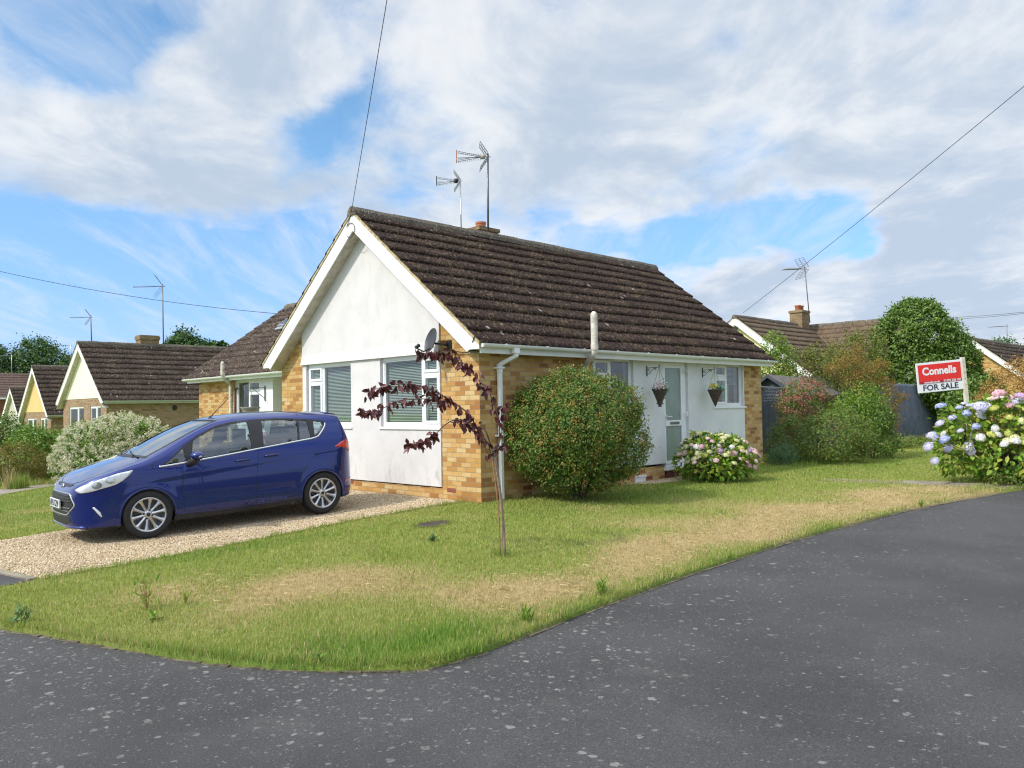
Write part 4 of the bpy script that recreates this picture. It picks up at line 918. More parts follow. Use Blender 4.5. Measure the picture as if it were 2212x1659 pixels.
def sdf_grid(poly, lo, hi, h):
    A = np.array(poly, float); xs = np.arange(lo[0], hi[0], h); ys = np.arange(lo[1], hi[1], h); X, Y = np.meshgrid(xs, ys, indexing='ij')
    Q = np.stack([X.ravel(), Y.ravel()], 1); d = dist_line(Q, list(A) + [A[0]]); d[inside(Q, A)] *= -1
    return d.reshape(X.shape)
HG = .012
_lo = dict(s=(-2.2, .0), p=(-2.2, -1.1), f=(-1.1, .0)); _hi = dict(s=(2.4, 1.8), p=(2.4, 1.1), f=(1.1, 1.8))
def _smooth_poly(p, sharp=()): return catmull(p, 4, True)
_G = {'s': sdf_grid(_smooth_poly(SIDE), _lo['s'], _hi['s'], HG), 'p': sdf_grid(_smooth_poly(PLAN), _lo['p'], _hi['p'], HG), 'f': sdf_grid(_smooth_poly(FRONT), _lo['f'], _hi['f'], HG)}
def _look(k, a, b):
    G_ = _G[k]; u = np.clip((a - _lo[k][0]) / HG, 0, G_.shape[0] - 1.001); v = np.clip((b - _lo[k][1]) / HG, 0, G_.shape[1] - 1.001)
    i, j = u.astype(int), v.astype(int); fu, fv = u - i, v - j
    return G_[i, j] * (1 - fu) * (1 - fv) + G_[i + 1, j] * fu * (1 - fv) + G_[i, j + 1] * (1 - fu) * fv + G_[i + 1, j + 1] * fu * fv
def smax(a, b, k): h = np.clip(.5 + .5 * (a - b) / k, 0, 1); return b + (a - b) * h + k * h * (1 - h)
AX = (1.245, -1.245); AR, AZ = .338, .305
def car_f(x, y, z, arches=True):
    ay = np.abs(y)
    zc = z + .055 * ay ** 2 * np.clip((z - .6) / .3, 0, 1)                 # crowned bonnet and roof
    xc = x + np.where(x > 0, .10, -.10) * ay ** 2 * np.clip((z - .85) / .3, 0, 1)   # bowed screens
    s = _look('s', xc, zc); p = _look('p', x, y); f = _look('f', y, z)
    line = .74 + (.9 - x) * .075                                           # rising crease along the doors
    t = z - line; f = f + .011 * np.exp(-np.maximum(-t, 0) / .10) * (.5 - .5 * np.tanh(t / .014)) * np.clip((1.5 - x) / .3, 0, 1) * np.clip((x + 1.9) / .3, 0, 1)
    t2 = z - (.36 + (.8 - x) * .02); f = f - .008 * np.exp(-(t2 / .05) ** 2) * np.clip((.9 - x) / .2, 0, 1) * np.clip((x + .9) / .2, 0, 1)
    for ax in AX:
        r = np.hypot(x - ax, z - AZ); f = f - .016 * np.exp(-((r - AR - .03) / .055) ** 2)
    d = smax(smax(s, p, .07), f, .06)
    if arches:
        for ax in AX:
            r = np.hypot(x - ax, z - AZ); d = np.maximum(d, np.minimum(AR - r, ay - .56))
    return d
def surface_net(fn, lo, hi, h):
    xs, ys, zs = [np.arange(a, b + h, h) for a, b in zip(lo, hi)]; X, Y, Z = np.meshgrid(xs, ys, zs, indexing='ij')
    D = fn(X, Y, Z); S = D < 0; nx, ny, nz = D.shape
    cs = [(i, j, k) for i in (0, 1) for j in (0, 1) for k in (0, 1)]
    sl = lambda A, c: A[c[0]:nx - 1 + c[0], c[1]:ny - 1 + c[1], c[2]:nz - 1 + c[2]]
    cnt = sum(sl(S, c).astype(np.int8) for c in cs); act = (cnt > 0) & (cnt < 8); I = np.argwhere(act); idx = -np.ones(act.shape, np.int64); idx[act] = np.arange(len(I))
    acc = np.zeros((len(I), 3)); w = np.zeros(len(I))
    for a in cs:
        for ax in range(3):
            if a[ax]: continue
            b = list(a); b[ax] = 1; da = sl(D, a)[act]; db = sl(D, tuple(b))[act]; m = (da < 0) != (db < 0); t = np.where(m, da / np.where(m, da - db, 1), 0)
            p = np.tile(np.array(a, float), (len(I), 1)); p[:, ax] += t; acc[m] += p[m]; w[m] += 1
    V = (I + acc / w[:, None]) * h + np.array([xs[0], ys[0], zs[0]])
    F = []
    for ax in range(3):
        o1, o2 = [(1, 2), (2, 0), (0, 1)][ax]
        n_ = [nx, ny, nz]; sA = [slice(0, None)] * 3; A = np.take(S, range(0, n_[ax] - 1), ax); B = np.take(S, range(1, n_[ax]), ax)
        E = np.argwhere(A != B); E = E[(E[:, o1] > 0) & (E[:, o2] > 0) & (E[:, o1] < n_[o1] - 1) & (E[:, o2] < n_[o2] - 1)]
        fl = A[tuple(E.T)]
        q = []
        for d1, d2 in ((0, 0), (1, 0), (1, 1), (0, 1)):
            c = E.copy(); c[:, o1] -= d1; c[:, o2] -= d2; q.append(idx[tuple(c.T)])
        q = np.stack(q, 1); q[~fl] = q[~fl][:, ::-1]; F.append(q)
    return V, np.concatenate(F)[:, ::-1]
def project(V, fn, it=3, e=.004):
    for _ in range(it):
        d = fn(*V.T); G_ = np.stack([(fn(*(V + np.eye(3)[k] * e).T) - fn(*(V - np.eye(3)[k] * e).T)) / (2 * e) for k in range(3)], 1)
        V = V - G_ * np.clip(d / np.maximum((G_ ** 2).sum(1), .2), -.012, .012)[:, None]
    return V
# outlines seen from the side (x, z)
GL_OUT = [(1.10, .915), (.97, .985), (.735, 1.165), (.52, 1.29), (.25, 1.402), (.02, 1.445), (-.30, 1.462), (-.70, 1.462), (-1.15, 1.425), (-1.36, 1.395), (-1.43, 1.365), (-1.42, 1.31), (-1.33, 1.22), (-1.22, 1.145), (-.9, 1.108), (-.29, 1.045), (.46, .968)]
W_TRI = [(1.02, .935), (.94, .985), (.745, 1.13), (.735, .965)]
W_F = [(.655, .975), (.655, 1.02), (.60, 1.215), (.53, 1.262), (.25, 1.378), (.02, 1.418), (-.225, 1.432), (-.195, 1.06), (.2, 1.015)]
W_R = [(-.375, 1.078), (-.435, 1.438), (-.70, 1.438), (-.985, 1.418), (-.915, 1.122)]
W_Q = [(-.945, 1.125), (-1.012, 1.415), (-1.135, 1.40), (-1.13, 1.145)]
W_Q2 = [(-1.20, 1.17), (-1.235, 1.385), (-1.35, 1.372), (-1.39, 1.35), (-1.375, 1.30), (-1.30, 1.225)]
def cornered(p, r=.03, n=4):
    P = [np.array(q, float) for q in p]; out = []
    for i in range(len(P)):
        a, b, c = P[i - 1], P[i], P[(i + 1) % len(P)]; u, v = a - b, c - b; ru = min(r, np.linalg.norm(u) * .35); rv = min(r, np.linalg.norm(v) * .35)
        s, e = b + u / np.linalg.norm(u) * ru, b + v / np.linalg.norm(v) * rv
        for j in range(n + 1): t = j / n; out.append(tuple((1 - t) ** 2 * s + 2 * t * (1 - t) * b + t * t * e))
    return out
def shrink(p, d):
    P = np.array(p); c = P.mean(0); n = len(P); out = []
    ar = np.sum(P[:, 0] * np.roll(P[:, 1], -1) - np.roll(P[:, 0], -1) * P[:, 1])
    for i in range(n):
        a, b, q = P[i - 1], P[i], P[(i + 1) % n]; e1 = (b - a) / (np.linalg.norm(b - a) + 1e-9); e2 = (q - b) / (np.linalg.norm(q - b) + 1e-9)
        nn = np.array([-e1[1] - e2[1], e1[0] + e2[0]]); nn = nn / (np.linalg.norm(nn) + 1e-9) * (1 if ar > 0 else -1); out.append(b + nn * d)
    return [tuple(p) for p in out]
def drape_pts(P2, axis, off, sgn=1):
    """drop 2D points onto the body along an axis: 'side' (x,z)->y, 'front' (y,z)->x, 'back', 'top' (x,y)->z"""
    P2 = np.asarray(P2, float); n = len(P2)
    f0 = lambda *a: car_f(*a, arches=False)
    def pt(t):
        if axis == 'side': return P2[:, 0], t * sgn, P2[:, 1]
        if axis == 'top': return P2[:, 0], P2[:, 1], t
        return t * (1 if axis == 'front' else -1), P2[:, 0], P2[:, 1]
    a, b = np.full(n, 0.2), np.full(n, {'side': 1.05, 'front': 2.35, 'back': 2.15, 'top': 1.75}[axis])
    if axis == 'side': a[:] = .0
    if axis == 'top': a[:] = .45
    for _ in range(26):
        m = (a + b) / 2; ins_ = f0(*pt(m)) < 0; a = np.where(ins_, m, a); b = np.where(ins_, b, m)
    V = np.stack(pt(a), 1); e = .003
    G_ = np.stack([f0(*(V + np.eye(3)[k] * e).T) - f0(*(V - np.eye(3)[k] * e).T) for k in range(3)], 1); G_ /= np.linalg.norm(G_, axis=1)[:, None] + 1e-9
    return V + G_ * off
def drape(name, poly, axis, off, mat, parent, holes=(), step=.03, sgn=1, thick=0., smooth=True):
    P, T = poly_fill(poly, holes, step); V = drape_pts(P, axis, off, sgn)
    n_ = np.cross(V[T[:, 1]] - V[T[:, 0]], V[T[:, 2]] - V[T[:, 0]]).sum(0)
    want = {'side': np.array([0, sgn, 0]), 'front': np.array([1, 0, 0]), 'back': np.array([-1, 0, 0]), 'top': np.array([0, 0, 1])}[axis]
    if n_ @ want < 0: T = T[:, ::-1]
    if thick:
        e = np.r_[T[:, [0, 1]], T[:, [1, 2]], T[:, [2, 0]]]; key = {}
        for a, b in e: key[(min(a, b), max(a, b))] = key.get((min(a, b), max(a, b)), 0) + 1
        be = [(a, b) for a, b in e if key[(min(a, b), max(a, b))] == 1]; n = len(V); Vi = drape_pts(P, axis, off - thick, sgn)
        V = np.r_[V, Vi]; T = np.r_[T, [(b, a, n + a) for a, b in be], [(b, n + a, n + b) for a, b in be]]
    return np_mesh(name, V, T, mat, parent, smooth)
def strip(pts, w):
    P = np.array(pts, float); L = []; R_ = []
    for i in range(len(P)):
        t = P[min(i + 1, len(P) - 1)] - P[max(i - 1, 0)]; t /= np.linalg.norm(t); n = np.array([-t[1], t[0]]) * w / 2; L.append(tuple(P[i] + n)); R_.append(tuple(P[i] - n))
    return L + R_[::-1]
V, F = surface_net(car_f, (-2.1, -1.0, .08), (2.3, 1.0, 1.72), .0135)
V = project(V, car_f, 2)
C = V[F].mean(1); keep = np.ones(len(F), bool)
for sg in (1, -1):
    sel = C[:, 1] * sg > .35
    for wp in (W_TRI, W_F, W_R, W_Q, W_Q2): keep &= ~(sel & inside(C[:, [0, 2]], shrink(cornered(wp, .03), -.008)))
# windscreen and back glass, seen from above / behind
WS = [(1.20, -.62), (1.245, -.35), (1.26, 0), (1.245, .35), (1.20, .62), (.80, .60), (.40, .555), (.19, .515), (.235, .25), (.245, 0), (.235, -.25), (.19, -.515), (.40, -.555), (.80, -.60)]
BG = [(-.56, 1.09), (.56, 1.09), (.58, 1.16), (.54, 1.34), (.49, 1.42), (-.49, 1.42), (-.54, 1.34), (-.58, 1.16)]
keep &= ~((C[:, 2] > 1.0) & (C[:, 0] > .1) & (C[:, 0] < 1.3) & inside(C[:, :2], shrink(WS, .02)) & (C[:, 2] > .9))
keep &= ~((C[:, 0] < -1.5) & inside(C[:, [1, 2]], shrink(BG, .02)))
rr = np.minimum(*[np.hypot(C[:, 0] - ax, C[:, 2] - AZ) for ax in AX]); dark = ((rr < AR + .004) & (np.abs(C[:, 1]) < .852)) | (C[:, 2] < .215)
bo = np_mesh('body', V, F[keep], [M_PAINT, M_BLACK], car, True); bo.data.polygons.foreach_set('material_index', dark[keep].astype(np.int32)); bo.data.update()
inn = lambda x, y, z: np.maximum(car_f(x, y, z, False) + .045, .30 - z)
Vi, Fi = surface_net(inn, (-2.1, -1., .1), (2.3, 1., 1.7), .035); Ci = Vi[Fi].mean(1); kp = np.ones(len(Fi), bool)
for sg in (1, -1):
    for wp in (W_TRI, W_F, W_R, W_Q, W_Q2): kp &= ~((Ci[:, 1] * sg > .3) & inside(Ci[:, [0, 2]], wp))
kp &= ~(inside(Ci[:, :2], WS) & (Ci[:, 2] > .95)); kp &= ~((Ci[:, 0] < -1.45) & inside(Ci[:, [1, 2]], BG)); kp &= ~((Ci[:, 0] > 1.0) & (Ci[:, 2] > .9))
np_mesh('interior', Vi, Fi[kp], M_SEAT, car, True)
for sg in (1, -1):
    holes = [cornered(w, .028) for w in (W_TRI, W_F, W_R, W_Q, W_Q2)]
    surround = drape('window_surround', cornered(GL_OUT, .04), 'side', .003, M_BLACK, car, holes, .05, sg)
    for w in holes: drape('side_window', shrink(w, -.004), 'side', -.004, M_CARGLASS, car, (), .06, sg)
    # chrome line along the waist
    ch_ = [(1.09, .917), (.97, .924), (.735, .944), (.46, .970), (.1, 1.005), (-.29, 1.046), (-.9, 1.108), (-1.20, 1.142), (-1.30, 1.20), (-1.40, 1.30), (-1.425, 1.35)]
    drape('chrome_strip', strip(catmull(ch_, 3), .017), 'side', .009, M_CHROME, car, (), None, sg, .006)
    # doors: skins whose edges follow the shut lines
    FD = [(.79, .30), (.80, .60), (.792, .80), (.765, .944), (.46, .967), (.1, 1.002), (-.262, 1.040), (-.235, .80), (-.205, .50), (-.195, .285), (.3, .275)]
    RD = [(-.215, .283), (-.222, .50), (-.252, .80), (-.282, 1.043), (-.60, 1.074), (-.9, 1.104), (-1.17, 1.132), (-1.175, 1.02), (-1.12, .86), (-.985, .72), (-.90, .60), (-.865, .46), (-.86, .32), (-.55, .29)]
    for nm, pl_ in (('front_door', FD), ('rear_door', RD)):
        dr_ = drape(nm, pl_, 'side', .0035, M_PAINT, car, (), .035, sg)
        drape('door_gap', strip(pl_ + [pl_[0]], .009), 'side', .0042, M_BLACK, dr_, (), None, sg)
        hx, hz = (-.03, .893) if nm == 'front_door' else (-.46, .928)
        cup = [(hx + .115 * math.cos(a), hz + .012 - .0 + .036 * math.sin(a)) for a in np.linspace(0, 2 * math.pi, 25)[:-1]]
        drape('handle_recess', cup, 'side', .0045, plain('recess_blue', (.004, .006, .08), .3, .05, 3, metallic=.3, coat=1.), dr_, (), .03, sg)
        b = MB(); y0 = float(drape_pts([(hx, hz)], 'side', 0, sg)[0][1])
        b.tube([(hx + .10, y0 + sg * .004, hz + .004), (hx + .07, y0 + sg * .026, hz + .014), (hx - .03, y0 + sg * .032, hz + .018), (hx - .095, y0 + sg * .024, hz + .018), (hx - .115, y0 + sg * .004, hz + .014)], [.008, .014, .015, .014, .008], 8)
        b.build('door_handle', M_PAINT, dr_, smooth=True)
    gaps = [[(1.40, .90), (1.57, .77), (1.76, .66), (1.60, .60)][:3], [(-1.52, .63), (-1.56, .80), (-1.50, .94), (-1.46, .985)], [(.80, .945), (.79, 1.02)]]
    drape('panel_gap', strip([(1.13, .995), (1.18, .94), (1.17, .90)], .008), 'side', .003, M_BLACK, bo, (), None, sg)
    drape('panel_gap', strip([(1.66, .70), (1.58, .62), (1.53, .56)], .008), 'side', .003, M_BLACK, bo, (), None, sg)
    drape('panel_gap', strip([(-1.74, .90), (-1.2, .90), (-1.175, .86)], .007), 'side', .003, M_BLACK, bo, (), None, sg)
    # rubbing sill
    drape('sill_trim', [(.90, .262), (.3, .247), (-.5, .262), (-.9, .285), (-.9, .205), (.9, .195)], 'side', .004, M_BLACK, car, (), .05, sg)
    hl = drape('headlamp', cornered([(2.005, .655), (2.04, .695), (1.97, .745), (1.80, .815), (1.60, .875), (1.405, .905), (1.46, .845), (1.55, .775), (1.63, .735), (1.78, .70), (1.92, .662)], .03), 'side', .007, M_LAMP, car, (), .02, sg, .012)
    for cx_, cz_, r_ in ((1.83, .745, .045), (1.68, .80, .045)):
        drape('lamp_reflector', [(cx_ + r_ * 1.2 * math.cos(a), cz_ + r_ * math.sin(a)) for a in np.linspace(0, 2 * math.pi, 19)[:-1]], 'side', .009, M_CHROME, hl, (), .03, sg)
    drape('running_lamp', cornered([(1.885, .47), (1.865, .475), (1.80, .40), (1.785, .345), (1.80, .345), (1.835, .395)], .01), 'side', .006, M_LAMP, car, (), .02, sg, .01)
    drape('rear_lamp', cornered([(-1.48, .985), (-1.60, 1.045), (-1.72, 1.085), (-1.80, 1.075), (-1.815, .99), (-1.80, .90), (-1.755, .885), (-1.72, .945), (-1.62, .965)], .03), 'side', .007, M_RED, car, (), .02, sg, .012)
    drape('rear_reflector', cornered([(-1.80, .50), (-1.64, .46), (-1.64, .435), (-1.80, .47)], .008), 'side', .004, M_RED, car, (), .02, sg)
    # arch lips
    for ax in AX:
        pts = [(ax + (AR + .006) * math.cos(a), AZ + (AR + .006) * math.sin(a)) for a in np.linspace(-.18, math.pi + .18, 30)]
        pts = [p for p in pts if p[1] > .22]
        drape('arch_lip', strip(pts, .020), 'side', .002, M_PAINT, bo, (), None, sg, .03)
    # mirrors
    my = sg * .955; m_ = MB(); prof = [(.0, .10), (.035, .105), (.07, .085), (.10, .05), (.115, .015)]
    hb_ = MB().lathe([(.001, -.115), (.045, -.11), (.075, -.06), (.083, 0), (.075, .06), (.045, .105), (.001, .11)], 16, Matrix.Translation((.64, my, 1.03)) @ Matrix.Rotation(math.radians(90), 4, 'X') @ Matrix.Diagonal((1.05, .72, 1., 1)))
    mir = hb_.build('door_mirror', M_PAINT, car, smooth=True)
    MB().tube([(.69, sg * .80, .935), (.69, sg * .87, .93), (.665, sg * .93, .965), (.65, sg * .955, 1.0)], [.05, .052, .055, .06], 10).build('mirror_stalk', M_BLACK, mir, smooth=True)
    MB().add([(.60, my - sg * .085, .975), (.60, my + sg * .085, .98), (.56, my + sg * .06, 1.075), (.56, my - sg * .07, 1.075)], [(0, 1, 2, 3), (3, 2, 1, 0)]).build('mirror_glass', M_CHROME, mir)
    MB().tube([(.70, my + sg * .03, 1.005), (.675, my + sg * .085, 1.012), (.64, my + sg * .107, 1.02), (.61, my + sg * .105, 1.025)], .012, 8).build('indicator', M_LAMP, mir, smooth=True)
# screens
drape('windscreen', WS, 'top', -.004, M_SCREEN, car, (), .06)
ws2 = shrink(WS, .035); drape('windscreen_surround', shrink(WS, -.012), 'top', .002, M_BLACK, car, [ws2], .06)
drape('rear_window', BG, 'back', -.003, M_CARGLASS, car, (), .06)
drape('rear_window_surround', shrink(BG, -.015), 'back', .002, M_BLACK, car, [shrink(BG, .02)], .06)
drape('spoiler', [(-1.50, -.50), (-1.715, -.46), (-1.74, 0), (-1.715, .46), (-1.50, .50), (-1.55, 0)], 'top', .014, M_PAINT, car, (), .05, 1, .014)
# bonnet shut line, scuttle and wipers
bn = [(1.17, .66), (1.45, .69), (1.72, .64), (1.90, .54), (1.98, .38), (2.02, .18), (2.025, 0)]; bn = [(x, y) for x, y in catmull(bn, 4)]
drape('panel_gap', strip(bn + [(x, -y) for x, y in bn[-2::-1]], .009), 'top', .002, M_BLACK, bo, (), None)
drape('scuttle', [(1.17, -.66), (1.225, -.62), (1.28, -.35), (1.30, 0), (1.28, .35), (1.225, .62), (1.17, .66), (1.20, .55), (1.25, .3), (1.262, 0), (1.25, -.3), (1.20, -.55)], 'top', .003, M_BLACK, car, (), .05)
def on_top(x, y, o): return tuple(drape_pts([(x, y)], 'top', o)[0])
w_ = MB(); w_.tube([on_top(1.26, .30, .012), on_top(1.20, .05, .02), on_top(1.14, -.28, .02)], .009, 6); w_.tube([on_top(1.24, -.30, .012), on_top(1.18, -.50, .02), on_top(1.10, -.56, .02)], .009, 6); w_.tube([on_top(1.25, .5, .012), on_top(1.225, .12, .02)], .009, 6)
w_.build('wiper', M_BLACK, car, smooth=True)
MB().tube([on_top(.14, .12, 0), tuple(np.array(on_top(.14, .12, 0)) + (-.10, .0, .10)), tuple(np.array(on_top(.14, .12, 0)) + (-.36, .05, .36))], [.009, .006, .003], 6).build('roof_aerial', M_BLACK, car, smooth=True)
MB().lathe([(.028, 0), (.02, .014), (.01, .02)], 10, Matrix.Translation(on_top(.14, .12, -.003))).build('aerial_base', M_BLACK, car, smooth=True)
# nose: grille, bars, emblem, plate, lower intake
def hexa(w0, w1, w2, z0, z1, z2): return cornered([(-w0, z0), (-w1, z1), (-w2, z2), (w2, z2), (w1, z1), (w0, z0)], .05)
gr = drape('grille', hexa(.40, .56, .46, .385, .50, .635), 'front', .004, M_BLACK, car, (), .04)
drape('grille_surround', hexa(.422, .595, .485, .370, .50, .652), 'front', .008, M_ALU, gr, [hexa(.405, .575, .468, .382, .50, .641)], .04, 1, .006)
for z_, w in ((.425, .44), (.465, .49), (.545, .50), (.585, .48), (.615, .45)):
    drape('grille_bar', [(-w, z_ - .006), (w, z_ - .006), (w, z_ + .006), (-w, z_ + .006)], 'front', .014, M_METAL if z_ < .5 else M_BLACK, gr, (), .06, 1, .012)
pw = [(-.26, .452), (.26, .452), (.26, .563), (-.26, .563)]
plate = MB().box((2.142, -.26, .452), (2.162, .26, .563)).build('number_plate', M_PLATE, car, bevel=.004)
drape('nose_slot', [(-.30, .718), (.30, .718), (.40, .742), (.40, .752), (-.40, .752), (-.40, .742)], 'front', .003, M_BLACK, bo, (), .05)
em = MB().lathe([(.001, .010), (.03, .009), (.036, .004), (.036, 0)], 24, Matrix.Translation((2.055, 0, .722)) @ Matrix.Rotation(math.radians(72), 4, 'Y') @ Matrix.Diagonal((.95, 1.9, 1, 1))).build('emblem', M_CHROME, car, smooth=True)
MB().lathe([(.001, .0125), (.026, .0115), (.028, .008)], 24, Matrix.Translation((2.055, 0, .722)) @ Matrix.Rotation(math.radians(72), 4, 'Y') @ Matrix.Diagonal((.95, 1.9, 1, 1))).build('emblem_field', M_BADGE, em, smooth=True)
drape('lower_intake', hexa(.42, .50, .46, .255, .30, .345), 'front', .003, M_BLACK, car, (), .04)
drape('splitter', [(-.70, .215), (.70, .215), (.66, .238), (-.66, .238)], 'front', .02, M_PAINT, car, (), .04, 1, .03)
def text_mesh(txt, size, depth_=.002, bold=0., align='CENTER', sx=1.):
    cu = bpy.data.curves.new('lettering', 'FONT'); cu.body = txt; cu.size = size; cu.extrude = depth_; cu.offset = bold; cu.align_x = align; cu.align_y = 'CENTER'; cu.resolution_u = 4
    o = bpy.data.objects.new('lettering', cu); COL.objects.link(o); bpy.context.view_layer.update()
    me = bpy.data.meshes.new_from_object(o.evaluated_get(bpy.context.evaluated_depsgraph_get())); bpy.data.objects.remove(o)
    me.transform(Matrix.Diagonal((sx, 1, 1, 1))); return me
def lettering(txt, size, mat, parent, M, bold=0., align='CENTER', sx=1., name='lettering', d=.0015):
    me = text_mesh(txt, size, d, bold, align, sx); me.transform(M); me.materials.clear(); me.materials.append(mat)
    return link(bpy.data.objects.new(name, me), parent)
lettering('AP15 CZW', .118, M_INK, plate, Matrix.Translation((2.163, 0, .507)) @ Matrix(((0, 0, 1, 0), (1, 0, 0, 0), (0, 1, 0, 0), (0, 0, 0, 1))), .003, sx=.80)
# seats, wheel
def seat(x, y, w, h=.62, head=True, parent=None):
    mb = MB(); mb.box((x - .05, y - w / 2, .42), (x + .45, y + w / 2, .56)); st_ = MB()
    mb.prism([(x - .02, y - w / 2, .52), (x + .1, y - w / 2, .52), (x - .06, y - w / 2, .52 + h), (x - .16, y - w / 2, .52 + h)], (0, w, 0))
    if head: mb.box((x - .22, y - .13, .52 + h + .03), (x - .12, y + .13, .52 + h + .21)); mb.tube([(x - .13, y - .05, .5 + h), (x - .16, y - .05, .6 + h)], .008, 6)
    return mb.build('seat', M_SEAT, parent, bevel=.035)
for y in (.36, -.36): seat(-.02, y, .5, .60, True, car); seat(-.92, y, .48, .58, True, car)
MB().prism([(1.05, -.66, .98), (.72, -.66, .93), (.70, -.66, .60), (1.05, -.66, .60)], (0, 1.32, 0)).build('dashboard', M_BLACK, car, bevel=.04)
MB().lathe([(.175 + .013 * math.cos(a), .013 * math.sin(a)) for a in np.linspace(0, 2 * math.pi, 8, endpoint=False)], 26, Matrix.Translation((.58, -.36, .90)) @ Matrix.Rotation(math.radians(-64), 4, 'Y'), closed=True).build('steering_wheel', M_BLACK, car, smooth=True)
MB().prism([(-.62, .1, .55), (-.42, .1, .55), (-.50, .1, 1.2), (-.62, .1, 1.28)], (0, .34, 0)).build('child_seat', M_REDCLOTH, car, bevel=.06)
# underside
MB().box((-1.7, -.62, .20), (1.9, .62, .30)).build('underbody', M_BLACK, car)
MB().tube([(-1.82, -.35, .27), (-1.2, -.33, .24), (-.4, -.2, .22)], .035, 8).build('exhaust', M_METAL, car, smooth=True)
# wheels
def wheel_parts(parent):
    R0, RR = .310, .222
    pr = [(RR - .012, -.085), (RR + .004, -.10), (RR + .03, -.108), (R0 - .02, -.10), (R0 - .004, -.082), (R0, -.05), (R0, .05), (R0 - .004, .082), (R0 - .02, .10), (RR + .03, .108), (RR + .006, .102), (RR - .004, .092), (RR - .012, .08)]
    ty = MB().lathe(pr, 56, closed=True).build('tyre', M_TYRE, parent, smooth=True, angle=35)
    for k_ in range(3): pass
    rim = MB(); rim.lathe([(RR - .012, -.08), (RR - .012, .075), (RR + .002, .098), (RR - .006, .102), (RR - .018, .094), (RR - .026, .06), (RR - .03, -.08)], 56, closed=True)
    for i in range(10):
        a = 2 * math.pi * i / 10; ca, sa = math.cos(a), math.sin(a); P = []
        for r, w, h in ((.036, .020, .066), (.10, .014, .074), (.17, .017, .084), (RR - .016, .030, .090)):
            for s_, dz in ((-1, 0), (0, .012), (1, 0)): P.append((ca * r - sa * w * s_, sa * r + ca * w * s_, h + dz - .004))
        nP = len(P); Q_ = P + [(x, y, z - .03) for x, y, z in P]; F_ = []
        for j in range(3):
            b = j * 3; F_ += [(b, b + 3, b + 4, b + 1), (b + 1, b + 4, b + 5, b + 2), (b + nP, b, b + 1 - 1 + 0, b)][:2]
            F_ += [(b, nP + b, nP + b + 3, b + 3), (b + 2, b + 5, nP + b + 5, nP + b + 2)]
        rim.add(Q_, F_)
    rim.lathe([(.001, .085), (.034, .083), (.05, .072), (.062, .055), (.06, .03)], 30)
    rb = rim.build('rim', M_RIM, parent, smooth=True, angle=32)
    MB().lathe([(.001, .091), (.022, .090), (.026, .084)], 20).build('hub_cap', M_BLACK, rb, smooth=True)
    lg = MB()
    for i in range(4):
        a = 2 * math.pi * (i + .5) / 4 + .3; lg.lathe([(.001, .077), (.011, .077), (.013, .06)], 8, Matrix.Translation((.055 * math.cos(a), .055 * math.sin(a), 0)))
    lg.build('wheel_bolts', M_BLACK, rb)
    MB().lathe([(.001, .02), (.135, .02), (.135, -.01), (.21, -.012), (.21, -.03), (.001, -.03)], 32).build('brake_disc', M_METAL, parent, smooth=True, angle=30)
for i, (x, sg) in enumerate(((1.245, 1), (-1.245, 1), (1.245, -1), (-1.245, -1))):
    w = bpy.data.objects.new('wheel', None); w.empty_display_size = .2; COL.objects.link(w); w.parent = car
    w.matrix_basis = Matrix.Translation((x, sg * .752, .310)) @ Matrix.Rotation(math.radians(-90 * sg), 4, 'X') @ Matrix.Rotation(.16 * i + .157, 4, 'Z')
    if i == 0: wheel_parts(w); w0 = w
    else:
        def _cp(o, parent):
            c = o.copy(); COL.objects.link(c); c.parent = parent; c.matrix_parent_inverse = o.matrix_parent_inverse.copy()
            for ch in list(o.children): _cp(ch, c)
        for ch in list(w0.children): _cp(ch, w)
car.matrix_world = CARM
